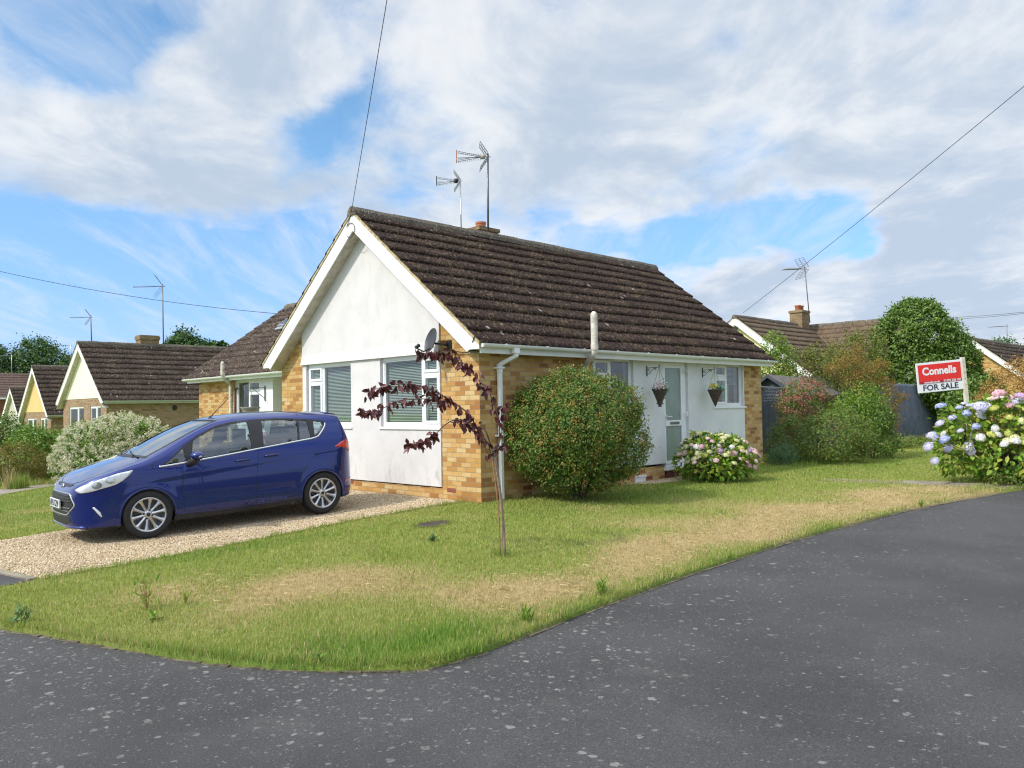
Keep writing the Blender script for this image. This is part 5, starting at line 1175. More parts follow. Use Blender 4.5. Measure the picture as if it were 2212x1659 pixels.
# ------------------------------------------------------------------ neighbouring houses
def px1(x, y): return ((x * .434) / 1.736, (1150 + y * .434) / 1.736)
def gable_house(name, label, X, Y, half, rz, tan, length, base, wall, gab, tile, wins=(), chimney=None, gable_only_top=True, seed=1, tcol=None, extra=None, room=M_ROOM, rows=11):
    t = thing(name, label, 'bungalow', (X, Y, base)); ez = rz - tan * half; wh = half - .3; wx = X + .27
    GM = frame((wx, Y, 0), (0, -1, 0), (-1, 0, 0)); un = lambda d: rz - .1 - tan * abs(d)
    top = un(wh)
    rects = [tuple(w) for w in wins]
    mb = MB(); panel(mb, [(-wh, base - .3), (wh, base - .3), (wh, top), (-wh, top)], [rect(*r) for r in rects], 0, -.2, rim=False); mb.xf(GM)
    mb.box((wx + .002, Y - wh, base - .3), (wx + length, Y - wh + .2, top)); mb.box((wx + .002, Y + wh - .2, base - .3), (wx + length, Y + wh, top)); mb.box((wx + length - .2, Y - wh + .201, base - .3), (wx + length - .002, Y + wh - .201, top))
    mb.build('wall', wall, t, uv=True)
    mb = MB(); panel(mb, [(-wh * .93, top - .02), (wh * .93, top - .02), (wh * .93, un(wh * .93)), (0, un(0)), (-wh * .93, un(wh * .93))], [], .02, -.2); mb.xf(GM).build('gable_render', gab, t, uv=True)
    for r in rects:
        m_ = (r[0] + r[2]) / 2 + .1 * (r[2] - r[0]); window(GM, *r, [(r[0] + .055, r[1] + .055, m_ - .05, r[3] - .055, 1), (m_, r[1] + .055, r[2] - .055, r[3] - .055, 0)], t, .03, room=room)
    S = math.hypot(half, half * tan); u = np.array([0, half, half * tan]) / S
    tiles((X - .02, Y - half, ez), (X + length + .4, Y - half, ez), u, S, tile, 'roof', t, rows, sub=4, seed=seed)
    tiles((X + length + .4, Y + half, ez), (X - .02, Y + half, ez), u * [1, -1, 1], S, tile, 'roof', t, rows, sub=3, seed=seed + 1)
    mb = MB(); roof_under(mb, [(X, Y - half + .02, ez + .015), (X + length + .38, Y - half + .02, ez + .015), (X + length + .38, Y, rz), (X, Y, rz)]); roof_under(mb, [(X + length + .38, Y + half - .02, ez + .015), (X, Y + half - .02, ez + .015), (X, Y, rz), (X + length + .38, Y, rz)]); mb.build('roof_underside', M_SOFFIT, t)
    ridge((X - .02, Y, rz + .01), (X + length + .4, Y, rz + .01), .12, M_RIDGE, t)
    for sg in (-1, 1):
        P = lambda d, o: (X + .01, Y + sg * d, rz - tan * d + o)
        MB().prism([P(0, -.04), P(half - .02, -.04), (X + .01, Y + sg * (half - .02), ez - .12), (X + .01, Y + sg * (half - .26), ez - .12), P(half - .30, -.36), P(0, -.36)], (.025, 0, 0)).build('barge_board', M_BARGE, t)
        MB().prism([(X + .036, Y + sg * .02, rz - .34), (X + .036, Y + sg * (half - .05), ez - .30), (X + .036, Y + sg * (half - .05), ez - .32), (X + .036, Y + sg * .02, rz - .36)], (.234, 0, 0)).build('soffit', M_SOFFIT, t)
    fascia((X + .06, Y - half + .05, ez - .14), (X + length + .3, Y - half + .075, ez - .02), t, M_FARTRIM)
    gutter((X + .05, Y - half - .03, ez - .01), (X + length + .35, Y - half - .03, ez - .02), (0, -1, 0), t, brackets=1.2, trim=M_FARTRIM)
    if chimney:
        cx, cy, w, d, zt = chimney; c = MB().box((cx - w / 2, cy - d / 2, rz - .6), (cx + w / 2, cy + d / 2, zt - .22)); c.box((cx - w / 2 - .04, cy - d / 2 - .04, zt - .22), (cx + w / 2 + .04, cy + d / 2 + .04, zt - .05)); c.box((cx - w / 2 - .01, cy - d / 2 - .01, zt - .05), (cx + w / 2 + .01, cy + d / 2 + .01, zt))
        c.build('chimney', M_CHIM, t, uv=True)
    return t
def wl(X, Y, a, b):   # two image corners of a window on the gable plane -> local rectangle
    p, q = on_x(*px1(*a), X), on_x(*px1(*b), X); return (-(p[1] - Y), q[2], -(q[1] - Y), p[2])
h = gable_house('neighbour_bungalow', 'bungalow with a cream white gable, second from the corner house along the left', 4.0, 31.5, 3.24, 4.80, .85, 9.5, -.42, M_BRICK_PALE, M_CREAM, M_TILE_FAR, [wl(4.27, 31.5, (602, 868), (726, 1105)), wl(4.27, 31.5, (779, 860), (872, 1075))], (7.27, 31.75, .9, .6, 5.28), seed=21, room=M_ROOM)
MB().lathe([(.001, .03), (.12, .03), (.14, .0), (.14, -.05)], 18, Matrix.Translation((0, 0, 0)) @ frame(tuple(on_y(377, 881, 28.58)), (1, 0, 0), (0, -1, 0)) @ Matrix.Rotation(math.radians(-90), 4, 'X')).build('round_vent', M_BLACK, h, smooth=True)
gable_house('neighbour_bungalow', 'bungalow with a yellow painted gable between the cream and stone clad gables', 5.5, 44.4, 2.95, 4.35, .98, 8, -1.1, M_BRICK_PALE, M_YELLOW, M_TILE_FAR, [wl(5.77, 44.4, (236, 966), (316, 1100)), wl(5.77, 44.4, (350, 962), (405, 1095))], seed=24, room=M_ROOM)
gable_house('neighbour_bungalow', 'bungalow with a stone clad gable, leftmost of the row of gables', 8., 59.5, 2.9, 3.55, .93, 7, -1.6, M_STONEWALL, M_STONEWALL, M_TILE_FAR, [], seed=27)
# hipped red brick house at the left edge
t = thing('hipped_house', 'red brick house with a plain hipped brown roof at the left edge', 'house', tuple(at(20, 900, 78)))
c = at(30, 905, 82); cx_, cy_ = c[0], c[1]; a_ = 6.2; b_ = 4.6; ez, rz = 3.2, 5.75
MB().box((cx_ - a_ + .4, cy_ - b_ + .4, -2.5), (cx_ + a_ - .4, cy_ + b_ - .4, ez)).build('wall', M_BRICK_RED, t, uv=True)
mb = MB(); n_ = 10
R4 = [(-a_, -b_), (a_, -b_), (a_, b_), (-a_, b_)]; T4 = [(-a_ + b_, 0), (a_ - b_, 0), (a_ - b_, 0), (-a_ + b_, 0)]
for i in range(4):
    p, q = np.array(R4[i]), np.array(R4[(i + 1) % 4]); u, v = np.array(T4[i]), np.array(T4[(i + 1) % 4])
    for k_ in range(n_):
        f0, f1 = k_ / n_, (k_ + 1) / n_; A, B, C_, D_ = p + (u - p) * f0, q + (v - q) * f0, q + (v - q) * f1, p + (u - p) * f1
        z0, z1 = ez + (rz - ez) * f0 + .05, ez + (rz - ez) * f1
        mb.add([(cx_ + A[0], cy_ + A[1], z0 - .05), (cx_ + A[0], cy_ + A[1], z0), (cx_ + B[0], cy_ + B[1], z0), (cx_ + B[0], cy_ + B[1], z0 - .05), (cx_ + C_[0], cy_ + C_[1], z1), (cx_ + D_[0], cy_ + D_[1], z1)], [(0, 3, 2, 1), (1, 2, 4, 5)])
mb.build('roof', tile_mat('smooth_brown_tile', (.085, .055, .045), (.14, .095, .08), (.25, .2, .17), .15), t, uv=True)
MB().box((cx_ - a_ - .05, cy_ - b_ - .05, ez - .16), (cx_ + a_ + .05, cy_ + b_ + .05, ez - .005)).build('fascia', M_BARGE, t)
# houses beyond the garden fence
h = gable_house('neighbour_bungalow', 'bungalow with a pale yellow gable and brick chimney behind the garden shed', 22., 8.0, 3.35, 5.06, .775, 8.5, -.1, M_CREAM, plain('primrose_render', (.74, .68, .38), .85, .05, 4), M_TILE_PALE, [], None, seed=31)
S = math.hypot(3.3, 3.3 * .775); u = np.array([-3.3, 0, 0]); 
tiles((25.7, 9.5, 2.5), (25.7, 3.2, 2.5), np.array([3.3, 0, 3.3 * .775]) / S, S, M_TILE_PALE, 'roof', h, 11, sub=4, seed=36)
ridge((29.0, 9.5, 5.06), (29.0, 3.2, 5.06), .12, M_RIDGE, h); mb = MB(); roof_under(mb, [(25.72, 9.4, 2.515), (25.72, 3.2, 2.515), (29, 3.2, 5.05), (29, 9.4, 5.05)]); mb.build('roof_underside', M_SOFFIT, h)
mb = MB(); mb.box((27.62, 7.7, 4.6), (28.38, 8.3, 5.72)); mb.box((27.58, 7.66, 5.6), (28.42, 8.34, 5.70)); c = mb.build('chimney', M_CHIM, h, uv=True)
for x in (27.85, 28.15): MB().lathe([(.12, 0), (.13, .2), (.15, .22), (.15, .27), (.11, .27), (.1, .1)], 12, Matrix.Translation((x, 8, 5.70))).build('chimney_pot', M_TERRA, c, smooth=True)
lt = MB().box((21.975, 7.85, 4.5), (22.005, 8.05, 4.62)); lt.tube([(21.99, 7.95, 4.5), (21.9, 7.9, 4.38)], .05, 8); lt.build('gable_light', M_BLACK, h)
h = gable_house('neighbour_bungalow', 'orange brick bungalow with a pale chimney at the far right above the brown hedge', 38., 3.47, 3.3, 4.56, .825, 12, -.1, M_BRICK, M_BRICK, M_TILE_FAR, [], None, seed=41)
mb = MB(); mb.box((43.9, .9, 2.6), (45.1, 2.0, 4.75)); mb.box((43.8, .8, 4.75), (45.2, 2.1, 4.9)); c = mb.build('chimney', M_STONEWALL, h, uv=True)
MB().lathe([(.12, 0), (.08, .3), (.02, .42)], 10, Matrix.Translation((44.5, 1.4, 4.9))).build('chimney_cowl', M_METAL, c, smooth=True)
MB().lathe([(.001, .0), (.2, .03), (.33, .09), (.2, .05), (.001, .02)], 18, frame((43.85, 1.2, 4.35), (0, -1, 0), (-1, 0, 0)) @ Matrix.Rotation(math.radians(-90), 4, 'X')).build('satellite_dish', M_ALU, c, smooth=True)
# shed, trellis fence and sheet fence
t = thing('garden_shed', 'dark grey wooden shed with a sagging felt roof behind the pink shrub', 'shed', (14.15, 2.4, 0))
mb = MB()
for i in range(14): mb.prism([(14.18 + .006, 1.75, .05 + i * .12), (14.18 - .008, 1.75, .05 + i * .12), (14.18 + .004, 1.75, .165 + i * .12), (14.18 + .01, 1.75, .165 + i * .12)], (0, 1.45, 0))
mb.prism([(14.19, 1.75, .02), (14.19, 3.2, .02), (14.19, 3.2, 1.75), (14.19, 2.475, 2.22), (14.19, 1.75, 1.75)], (3.2, 0, 0)); mb.build('wall', M_SHED, t)
mb = MB(); xs = np.linspace(14.02, 17.55, 9)
for sg in (1, -1):
    for i in range(8):
        sag = lambda x: -.05 * math.sin((x - 14.02) / 3.53 * math.pi)
        a = [(xs[i], 2.475, 2.30 + sag(xs[i])), (xs[i + 1], 2.475, 2.30 + sag(xs[i + 1])), (xs[i + 1], 2.475 + sg * .92, 1.70 + sag(xs[i + 1])), (xs[i], 2.475 + sg * .92, 1.70 + sag(xs[i]))]
        mb.prism(a, (0, 0, -.05))
mb.build('roof', M_FELT, t)
for sg in (1, -1): MB().prism([(14.0, 2.475, 2.285), (14.0, 2.475 + sg * .93, 1.675), (14.0, 2.475 + sg * .93, 1.58), (14.0, 2.475, 2.19)], (.018, 0, 0)).build('barge_board', M_SHED, t)
t = thing('trellis_fence', 'dark blue grey boarded fence with an expanding trellis top beside the house corner', 'fence', (12.5, 1.8, 0))
mb = MB(); x = 10.2
while x < 14.1: mb.box((x, 1.79 + random.uniform(0, .006), .03), (x + .118, 1.81, 1.50 + random.uniform(-.008, .008))); x += .124
mb.build('boards', M_SHED, t); mb = MB(); mb.box((10.2, 1.812, 1.42), (14.1, 1.85, 1.48)); mb.box((10.2, 1.812, .4), (14.1, 1.85, .46)); mb.build('rail', M_SHED, t)
mb = MB(); x = 10.2
while x < 13.95:
    for s_, dy in ((1, 0), (-1, .014)):
        p0, p1 = (x if s_ > 0 else x + .2, 1.80 + dy, 1.52), (x + .2 if s_ > 0 else x, 1.80 + dy, 1.88); mb.tube([p0, p1], .011, 4)
    x += .1
mb.build('trellis', M_SHED, t); MB().tube([(10.2, 1.79, 1.92), (12.6, 1.79, 1.885), (14.1, 1.79, 1.86)], .012, 6).build('wire', M_ALU, t, smooth=True)
for x in (14.14, 12.3): MB().box((x, 1.81, 0), (x + .09, 1.90, 1.95)).build('post', M_SHED, t)
t = thing('sheet_fence', 'tall blue grey corrugated sheet fence at the back of the lawn', 'fence', (22, 1.8, 0))
xs = np.arange(17.4, 28.2, .0127); k_ = len(xs); ys = 1.80 + .032 * np.sin(xs / .115 * 2 * np.pi); zt = 2.06 + .012 * np.sin(xs * 1.3) + .012 * (np.floor(xs / .9) % 2)
V = np.concatenate([np.c_[xs, ys, np.full(k_, .06)], np.c_[xs, ys, zt], np.c_[xs, ys + .002, zt], np.c_[xs, ys + .002, np.full(k_, .06)]]); i = np.arange(k_ - 1)
np_mesh('sheet', V, np.concatenate([np.c_[i, i + 1, i + 1 + k_, i + k_], np.c_[i + k_, i + 1 + k_, i + 1 + 2 * k_, i + 2 * k_], np.c_[i + 2 * k_, i + 2 * k_ + 1, i + 3 * k_ + 1, i + 3 * k_]]), M_FENCE, t, True)
MB().box((17.4, 1.74, -.05), (28.2, 1.86, .10)).build('gravel_board', M_CONC, t)
for x in np.arange(17.6, 28.2, 1.8): MB().box((x, 1.85, 0), (x + .08, 1.93, 2.02)).build('post', M_SHED, t)
# ------------------------------------------------------------------ aerials, dish, wires
def aerial(label, base, top, heading, size, mat=M_METAL, grid=True, kind='yagi', pr=.016, tip=False, group='rooftop television aerials', cable=False):
    """pole with a boom, cross rods and a V reflector; heading: direction the boom points (degrees in plan)"""
    base, top = np.array(base, float), np.array(top, float); t = thing('television_aerial', label, 'aerial', tuple(base), group)
    MB().tube([base, top + (top - base) / np.linalg.norm(top - base) * .03], pr, 8).build('pole', mat, t, smooth=True)
    d = np.array([math.cos(math.radians(heading)), math.sin(math.radians(heading)), 0.]); s = np.array([-d[1], d[0], 0.]); u = np.array([0, 0, 1.]); o = top - u * .05 * size
    b = MB(); b.tube([o - d * .08 * size, o + d * .9 * size + u * -.05 * size], .012 * max(.6, size), 6); b.build('boom', mat, t, smooth=True)
    e = MB(); n = 13
    for i in range(n):
        f = .22 + .66 * i / (n - 1); w = (.20 if kind == 'yagi' else .24 - .01 * i) * size; c = o + d * f * size - u * .05 * size * f
        if kind == 'x':
            for sx in (1, -1): e.tube([c - (s * sx * .55 + u * .4) * w, c + (s * sx * .55 + u * .4) * w], .004, 4)
        elif kind == 'cone': 
            w2 = .13 * size * (1.25 - f); 
            for sg in (1, -1): e.tube([c + u * (.05 + .13 * f) * size * sg * .8 - s * .06, c + u * (.05 + .13 * f) * size * sg * .8 + s * .06], .005, 4)
        else: e.tube([c - s * w, c + s * w], .0055, 4)
    if kind == 'cone':
        for sg in (1, -1):
            for q in (1, -1): e.tube([o + d * .2 * size + s * .04 * q, o + d * .9 * size + u * (.05 + .13 * .9) * size * sg * .8 + s * .05 * q], .006, 4)
    e.build('elements', mat, t)
    if kind == 'cone':
        m_ = MB(); c = o + d * .92 * size; m_.prism([c - s * .08 - u * .16 * size, c + s * .08 - u * .16 * size, c + s * .08 + u * .16 * size, c - s * .08 + u * .16 * size], d * .015); m_.build('end_plate', M_TERRA if tip else M_BLACK, t)
        MB().lathe([(.001, -.05), (.05, -.04), (.06, 0), (.05, .04), (.001, .05)], 10, Matrix.Translation(tuple(o + d * .16 * size))).build('junction_box', M_SOFFIT if tip else M_BLACK, t, smooth=True)
    if grid:
        g_ = MB()
        for sg in (1, -1):
            for i in range(6):
                f = i / 5; c = o + u * sg * (.05 + .32 * f) * size + d * (.02 + .22 * f) * size; g_.tube([c - s * .27 * size, c + s * .27 * size], .006, 4)
            for q in (-.26, 0, .26): g_.tube([o + u * sg * .05 * size + d * .02 * size + s * q * size, o + u * sg * .37 * size + d * .24 * size + s * q * size], .007, 4)
        g_.build('reflector', mat, t)
    if cable:
        c = MB(); P = [base + (top - base) * f + np.array([.02 * math.sin(f * 9), .02 * math.cos(f * 7), 0]) for f in np.linspace(0, 1, 12)]; c.tube(P, .006, 5); c.build('lead', M_CABLE, t, smooth=True)
    return t
aerial('tall dark aerial with an orange end plate beside the chimney pot of the corner bungalow', (3.06, 2.95, 4.98), tuple(on_y(1054, 335, 2.95)), 140, .70, kind='cone', tip=True, pr=.021)
aerial('shorter pale aerial rising behind the ridge of the corner bungalow', (3.27, 4.0, 4.25), tuple(on_y(994, 388, 4.0)), 138, .55, M_ALU, kind='cone', pr=.014, cable=True)
aerial('tall pole aerial beside the chimney of the cream gabled bungalow', (7.95, 31.5, 4.75), (7.92, 31.5, 7.84), 150, 1.5, pr=.03)
aerial('short aerial near the gable end of the cream gabled bungalow ridge', (4.62, 31.5, 4.75), (4.585, 31.5, 6.05), 155, .95, pr=.025)
p = at(267, 1000 / 1.736 + 0, 50)
for (bx, by_), (tx, ty), d_, lab in (((153.5, 775), (153, 744), 47, 'thin pale aerial on the yellow gabled bungalow, in front of dark trees'), ((25.5, 800), (25, 767), 62, 'thin pale aerial on the hipped house at the left edge')):
    aerial(lab, tuple(at(bx, by_ + 20, d_)), tuple(at(tx, ty, d_)), 160, .9, M_ALU, grid=False, pr=.02)
aerial('leaning pole aerial strapped to the brick chimney behind the shed', tuple(at(1749.5, 697, 28.4)), tuple(at(1738.5, 578, 28.4)), 150, .95, pr=.018)
aerial('thin aerial beside the pale chimney at the far right', tuple(at(2176, 760, 45)), tuple(at(2175, 702, 45)), 135, 1.1, grid=False, pr=.018)
t = thing('satellite_dish', 'grey satellite dish on the brick corner of the gable wall', 'dish', (0, .72, 2.45))
dm_ = Matrix.Translation((-.20, .86, 2.53)) @ Matrix.Rotation(math.radians(-14), 4, 'Z') @ Matrix.Rotation(math.radians(-74), 4, 'Y') @ Matrix.Diagonal((1.08, 1.0, 1, 1))
MB().lathe([(.001, .0), (.06, .004), (.12, .016), (.165, .034), (.19, .048), (.192, .042), (.165, .026), (.12, .008), (.001, -.008)], 32, dm_).build('reflector', M_DISH, t, smooth=True, angle=60)
ar = MB(); ar.tube([(-.19, .86, 2.44), (-.36, .90, 2.36), (-.52, .92, 2.42)], .012, 8); ar.tube([(-.20, .86, 2.5), (-.10, .72, 2.47), (-.02, .70, 2.47)], .018, 8); ar.build('arm', M_DISH, t, smooth=True)
MB().tube([(-.50, .915, 2.42), (-.44, .91, 2.46)], .03, 10).build('receiver', M_BLACK, t, smooth=True)
MB().box((-.03, .63, 2.40), (-.002, .73, 2.54)).build('wall_plate', M_BLACK, t, bevel=.006)
def cable(label, a, b, r, sag=.0, n=18):
    a, b = np.array(a, float), np.array(b, float); P = [a + (b - a) * f - np.array([0, 0, 4 * sag * f * (1 - f)]) for f in np.linspace(0, 1, n)]
    o = MB().tube(P, r, 6).build('overhead_cable', M_CABLE, None, smooth=True); tag(o, label, 'cable', 'overhead telephone cables'); return o
ap = np.array([-.27, RY + .02, 4.97]); e = at(835, 0, 10.2); cable('thin cable rising steeply from the gable peak of the corner bungalow', ap, ap + (e - ap) * 1.5, .005, .03)
ap = at(1605, 676, 29.5); e = at(2212, 181, 17.); cable('long cable sloping up to the right from the pale yellow gable', ap, ap + (e - ap) * 1.25, .0075, .08)
ap = np.array([4.3, 13.88, 4.50]); e = at(0, 578, 26.); m_ = ap + (e - ap) * 1.2; cable('cable crossing the blue sky to the left from the set-back wing roof', ap, m_, .008, .22)
for k_, (y0, y1) in enumerate(((686, 671), (690, 674))):
    a, b = at(2040, y0, 60), at(2212, y1, 45); cable(('upper', 'lower')[k_] + ' of two faint wires at the right, above the far chimney', a, b + (b - a) * .4, .011, .1)
# ------------------------------------------------------------------ plants
UP = np.array([0, 0, 1.])
def unit(v): return v / (np.linalg.norm(v, axis=-1, keepdims=True) + 1e-9)
def leaf_arrays(P, D, N, ln, wd, fold=.18, ovate=True, curl=.0):
    """folded leaves: P base points, D directions, N face normals"""
    D = unit(D); S = unit(np.cross(D, N)); N = np.cross(S, D); n = len(P); ln = np.broadcast_to(ln, n)[:, None]; wd = np.broadcast_to(wd, n)[:, None]
    if ovate:
        c = [P, P + D * ln * .33 - S * wd * .5 + N * wd * fold, P + D * ln * .68 - S * wd * .40 + N * (wd * fold * .8 - ln * curl * .4), P + D * ln - N * ln * curl, P + D * ln * .68 + S * wd * .40 + N * (wd * fold * .8 - ln * curl * .4), P + D * ln * .33 + S * wd * .5 + N * wd * fold]
        V = np.stack(c, 1).reshape(-1, 3); i = np.arange(n)[:, None] * 6; F = np.concatenate([i + [[0, 1, 2, 3]], i + [[0, 3, 4, 5]]])
    else:
        c = [P, P + D * ln * .5 - S * wd * .5 + N * wd * fold, P + D * ln, P + D * ln * .5 + S * wd * .5 + N * wd * fold]
        V = np.stack(c, 1).reshape(-1, 3); F = np.arange(n * 4).reshape(-1, 4)
    return V, F
def crown(blobs, n, clumps, shell=.25, spread=.16, core=.72):
    """points on the outside of a heap of ellipsoids, gathered in clumps; returns points and outward directions"""
    B = np.array(blobs, float); a = (B[:, 3] * B[:, 4] + B[:, 4] * B[:, 5] + B[:, 3] * B[:, 5]); a /= a.sum()
    k = rng.choice(len(B), clumps * 2, p=a); d = unit(rng.normal(size=(len(k), 3))); r = 1 - shell * rng.random(len(k)) ** 1.5
    C = B[k, :3] + d * B[k, 3:] * r[:, None]; ok = np.ones(len(C), bool)
    for j in range(len(B)): ok &= (k == j) | ((((C - B[j, :3]) / B[j, 3:]) ** 2).sum(1) > core ** 2)
    C, k, d = C[ok][:clumps], k[ok][:clumps], d[ok][:clumps]
    i = rng.integers(0, len(C), n); s = B[k[i], 3:].mean(1) * spread * rng.uniform(.6, 1.4, len(C))[i]
    P = C[i] + rng.normal(size=(n, 3)) * s[:, None]; O = unit((P - B[k[i], :3]) / B[k[i], 3:] ** 1.2 + .25 * d[i]); return P, O
def foliage(name, blobs, n, clumps, ln, wd, mat, parent, floor=None, droop=.0, face=.9, shell=.25, spread=.16, core=.72, ovate=False, jit=.35):
    P, O = crown(blobs, n, clumps, shell, spread, core)
    if floor is not None: k = P[:, 2] > floor; P, O = P[k], O[k]
    n = len(P); N = unit(O * face + UP * .35 + rng.normal(size=(n, 3)) * .6); D = unit(np.cross(N, rng.normal(size=(n, 3))) + O * .35 - UP * droop)
    L = ln * rng.uniform(1 - jit, 1 + jit, n); W = wd * rng.uniform(1 - jit, 1 + jit, n); V, F = leaf_arrays(P, D, N, L, W, ovate=ovate); return np_mesh(name, V, F, mat, parent)
def limbs(name, base, tips, r, mat, parent, mid=.45, sub=0):
    mb = MB(); base = np.array(base, float)
    for t in tips:
        t = np.array(t, float); m = base + (t - base) * mid + rng.normal(size=3) * .08 * np.linalg.norm(t - base) + UP * .05; P = catmull([base, m, t], 5)
        mb.tube(P, np.linspace(r, r * .22, len(P)), 6)
        for _ in range(sub):
            q = P[rng.integers(4, len(P) - 1)]; e = q + unit(rng.normal(size=3) + UP * .6) * np.linalg.norm(t - base) * .22; mb.tube([q, (q + e) / 2 + rng.normal(size=3) * .02, e], [r * .35, r * .25, r * .12], 5)
    return mb.build(name, mat, parent, smooth=True)
def shrub(name, label, cat, base, blobs, n, clumps, ln, wd, mat, stem_r=.02, nst=7, group=None, inner=True, **kw):
    base = np.array(base, float); t = thing(name, label, cat, tuple(base), group)
    B = [(base[0] + b[0], base[1] + b[1], base[2] + b[2], b[3], b[4], b[5]) for b in blobs]
    tips = [np.array(B[i % len(B)][:3]) + rng.normal(size=3) * np.array(B[i % len(B)][3:]) * .4 for i in range(nst)]
    limbs('stem', base - UP * .05, tips, stem_r, M_BARK, t, sub=2)
    kw.setdefault('floor', base[2] + .02); foliage('foliage', B, n, clumps, ln, wd, mat, t, **kw)
    return t, B
RT = np.array([.7043, -.7096, 0.]); FW = np.array([.7096, .7043, 0.])       # plan directions: along and across the street corner
def blob(r, f, z, rr, rf, rz): v = RT * r + FW * f; return (v[0], v[1], z, (rr + rf) / 2, (rr + rf) / 2, rz)
# --- big round bush at the side wall
b0 = on_z(1252, 1083, -.03); b0 = np.array([b0[0] + .05, b0[1] + .06, h1(b0[0], b0[1])])
t, B = shrub('round_bush', 'large clipped round bush with bronze tinted tips by the side wall', 'bush', b0, [blob(0, 0, 1.05, 1.0, .95, .78), blob(-.44, 0, 1.40, .54, .55, .50), blob(.44, 0, 1.42, .56, .55, .48), blob(-.05, 0, 1.56, .58, .6, .50), blob(-.55, 0, .95, .53, .6, .58), blob(.52, -.1, .88, .52, .6, .56), blob(-.02, 0, .48, .66, .66, .40), blob(.1, -.35, 1.2, .7, .65, .62)], 44000, 1500, .040, .021, L_BUSH, .03, 10, floor=b0[2] + .14, shell=.12, spread=.085, core=.86)
foliage('inner_foliage', [(b0[0], b0[1], b0[2] + 1.05, .78, .78, .78)], 20000, 900, .045, .026, L_BUSH, t, shell=.5, spread=.14)
P, O = crown(B, 420, 160, .02, .05, .9); P = P[P[:, 2] > b0[2] + 1.1]; n = len(P); L = rng.uniform(.05, .13, n)
Q_ = np.repeat(P, 7, 0) + np.repeat(unit(rng.normal(size=(n, 3)) * .4 + UP), 7, 0) * (np.tile(np.arange(7), n) / 7 * np.repeat(L, 7))[:, None]; m_ = len(Q_)
V, F = leaf_arrays(Q_, rng.normal(size=(m_, 3)) + UP * .6, rng.normal(size=(m_, 3)), .028, .013, ovate=False); np_mesh('shoot_tips', V, F, L_BUSH, t)
# --- hydrangeas
def head_mesh(col, seed, r=.085, nf=62):
    rg = np.random.default_rng(seed); i = np.arange(nf); z = 1 - i / nf * 1.25; a = i * 2.39996 + rg.random() * 6; q = np.sqrt(np.clip(1 - z * z, 0, 1)); N = np.stack([q * np.cos(a), q * np.sin(a), z], 1)
    P = N * np.array([1, 1, .66]) * r * rg.uniform(.9, 1.06, (nf, 1)); N = unit(N + rg.normal(size=(nf, 3)) * .22); U = unit(np.cross(N, rg.normal(size=(nf, 3)))); W = np.cross(N, U); s = r * .24 * rg.uniform(.8, 1.2, (nf, 1))
    V = np.stack([P + U * s + N * .003, P + W * s - N * .002, P - U * s + N * .003, P - W * s - N * .002, P - N * .004 + (U + W) * s * .25], 1)[:, :4].reshape(-1, 3); F = np.arange(nf * 4).reshape(-1, 4)
    # calyx under the florets closes the head
    k = 14; an = np.linspace(0, 2 * np.pi, k, endpoint=False); dome = [(0, 0, r * .5)] + [(r * .8 * np.cos(x), r * .8 * np.sin(x), -.01) for x in an]; b = len(V)
    V = np.concatenate([V, dome]); F = np.concatenate([F, [(b, b + 1 + j, b + 1 + (j + 1) % k, b) for j in range(k)]])
    tri = F[:, 0] == F[:, 3]; Fq = F[~tri]; Ft = F[tri][:, :3]
    V = V * [1, 1, .82]; me = bpy.data.meshes.new('flower_head'); me.from_pydata([tuple(v) for v in V], [], [tuple(f) for f in Fq] + [tuple(f) for f in Ft]); me.materials.append(F_MAT[col]); me.update(); return me
HEADS = {c: [head_mesh(c, 50 + 7 * i + j) for j in range(2)] for i, c in enumerate(F_COL)}
def hydrangea(label, base, blobs, heads, nleaf, leafmat, ln=.105):
    base = np.array(base, float); t = thing('hydrangea', label, 'hydrangea', tuple(base))
    B = [(base[0] + b[0], base[1] + b[1], base[2] + b[2], b[3], b[4], b[5]) for b in blobs]; A = np.array(B)
    P, O = crown(B, nleaf, nleaf // 3, .35, .10, .8); k = P[:, 2] > base[2] + .06; P, O = P[k], O[k]; n = len(P)
    N = unit(O * .6 + UP * .7 + rng.normal(size=(n, 3)) * .4); D = unit(O + rng.normal(size=(n, 3)) * .55 - UP * .25)
    V, F = leaf_arrays(P, D, N, ln * rng.uniform(.65, 1.25, n), ln * .62 * rng.uniform(.7, 1.2, n), fold=.14, curl=.12); np_mesh('foliage', V, F, leafmat, t)
    st = MB()
    for (pos, c, s) in heads:
        pos = np.array(pos, float); j = np.argmin((((pos - A[:, :3]) / A[:, 3:]) ** 2).sum(1)); out = unit((pos - A[j, :3]) / A[j, 3:] ** 1.3); nz = unit(out * .8 + UP * .55 + rng.normal(size=3) * .15)
        o = bpy.data.objects.new('flower_head', HEADS[c][rng.integers(0, 2)]); link(o, t); q = Vector(nz).to_track_quat('Z', 'Y'); o.rotation_mode = 'QUATERNION'; o.rotation_quaternion = q; o.location = pos; o.scale = (s,) * 3
        r_ = base + np.array([rng.normal() * .12, rng.normal() * .12, .05]); st.tube([r_, (r_ + pos) / 2 + UP * .08, pos - nz * .02], [.007, .006, .005], 5)
    st.build('stem', M_BARK, t, smooth=True); return t
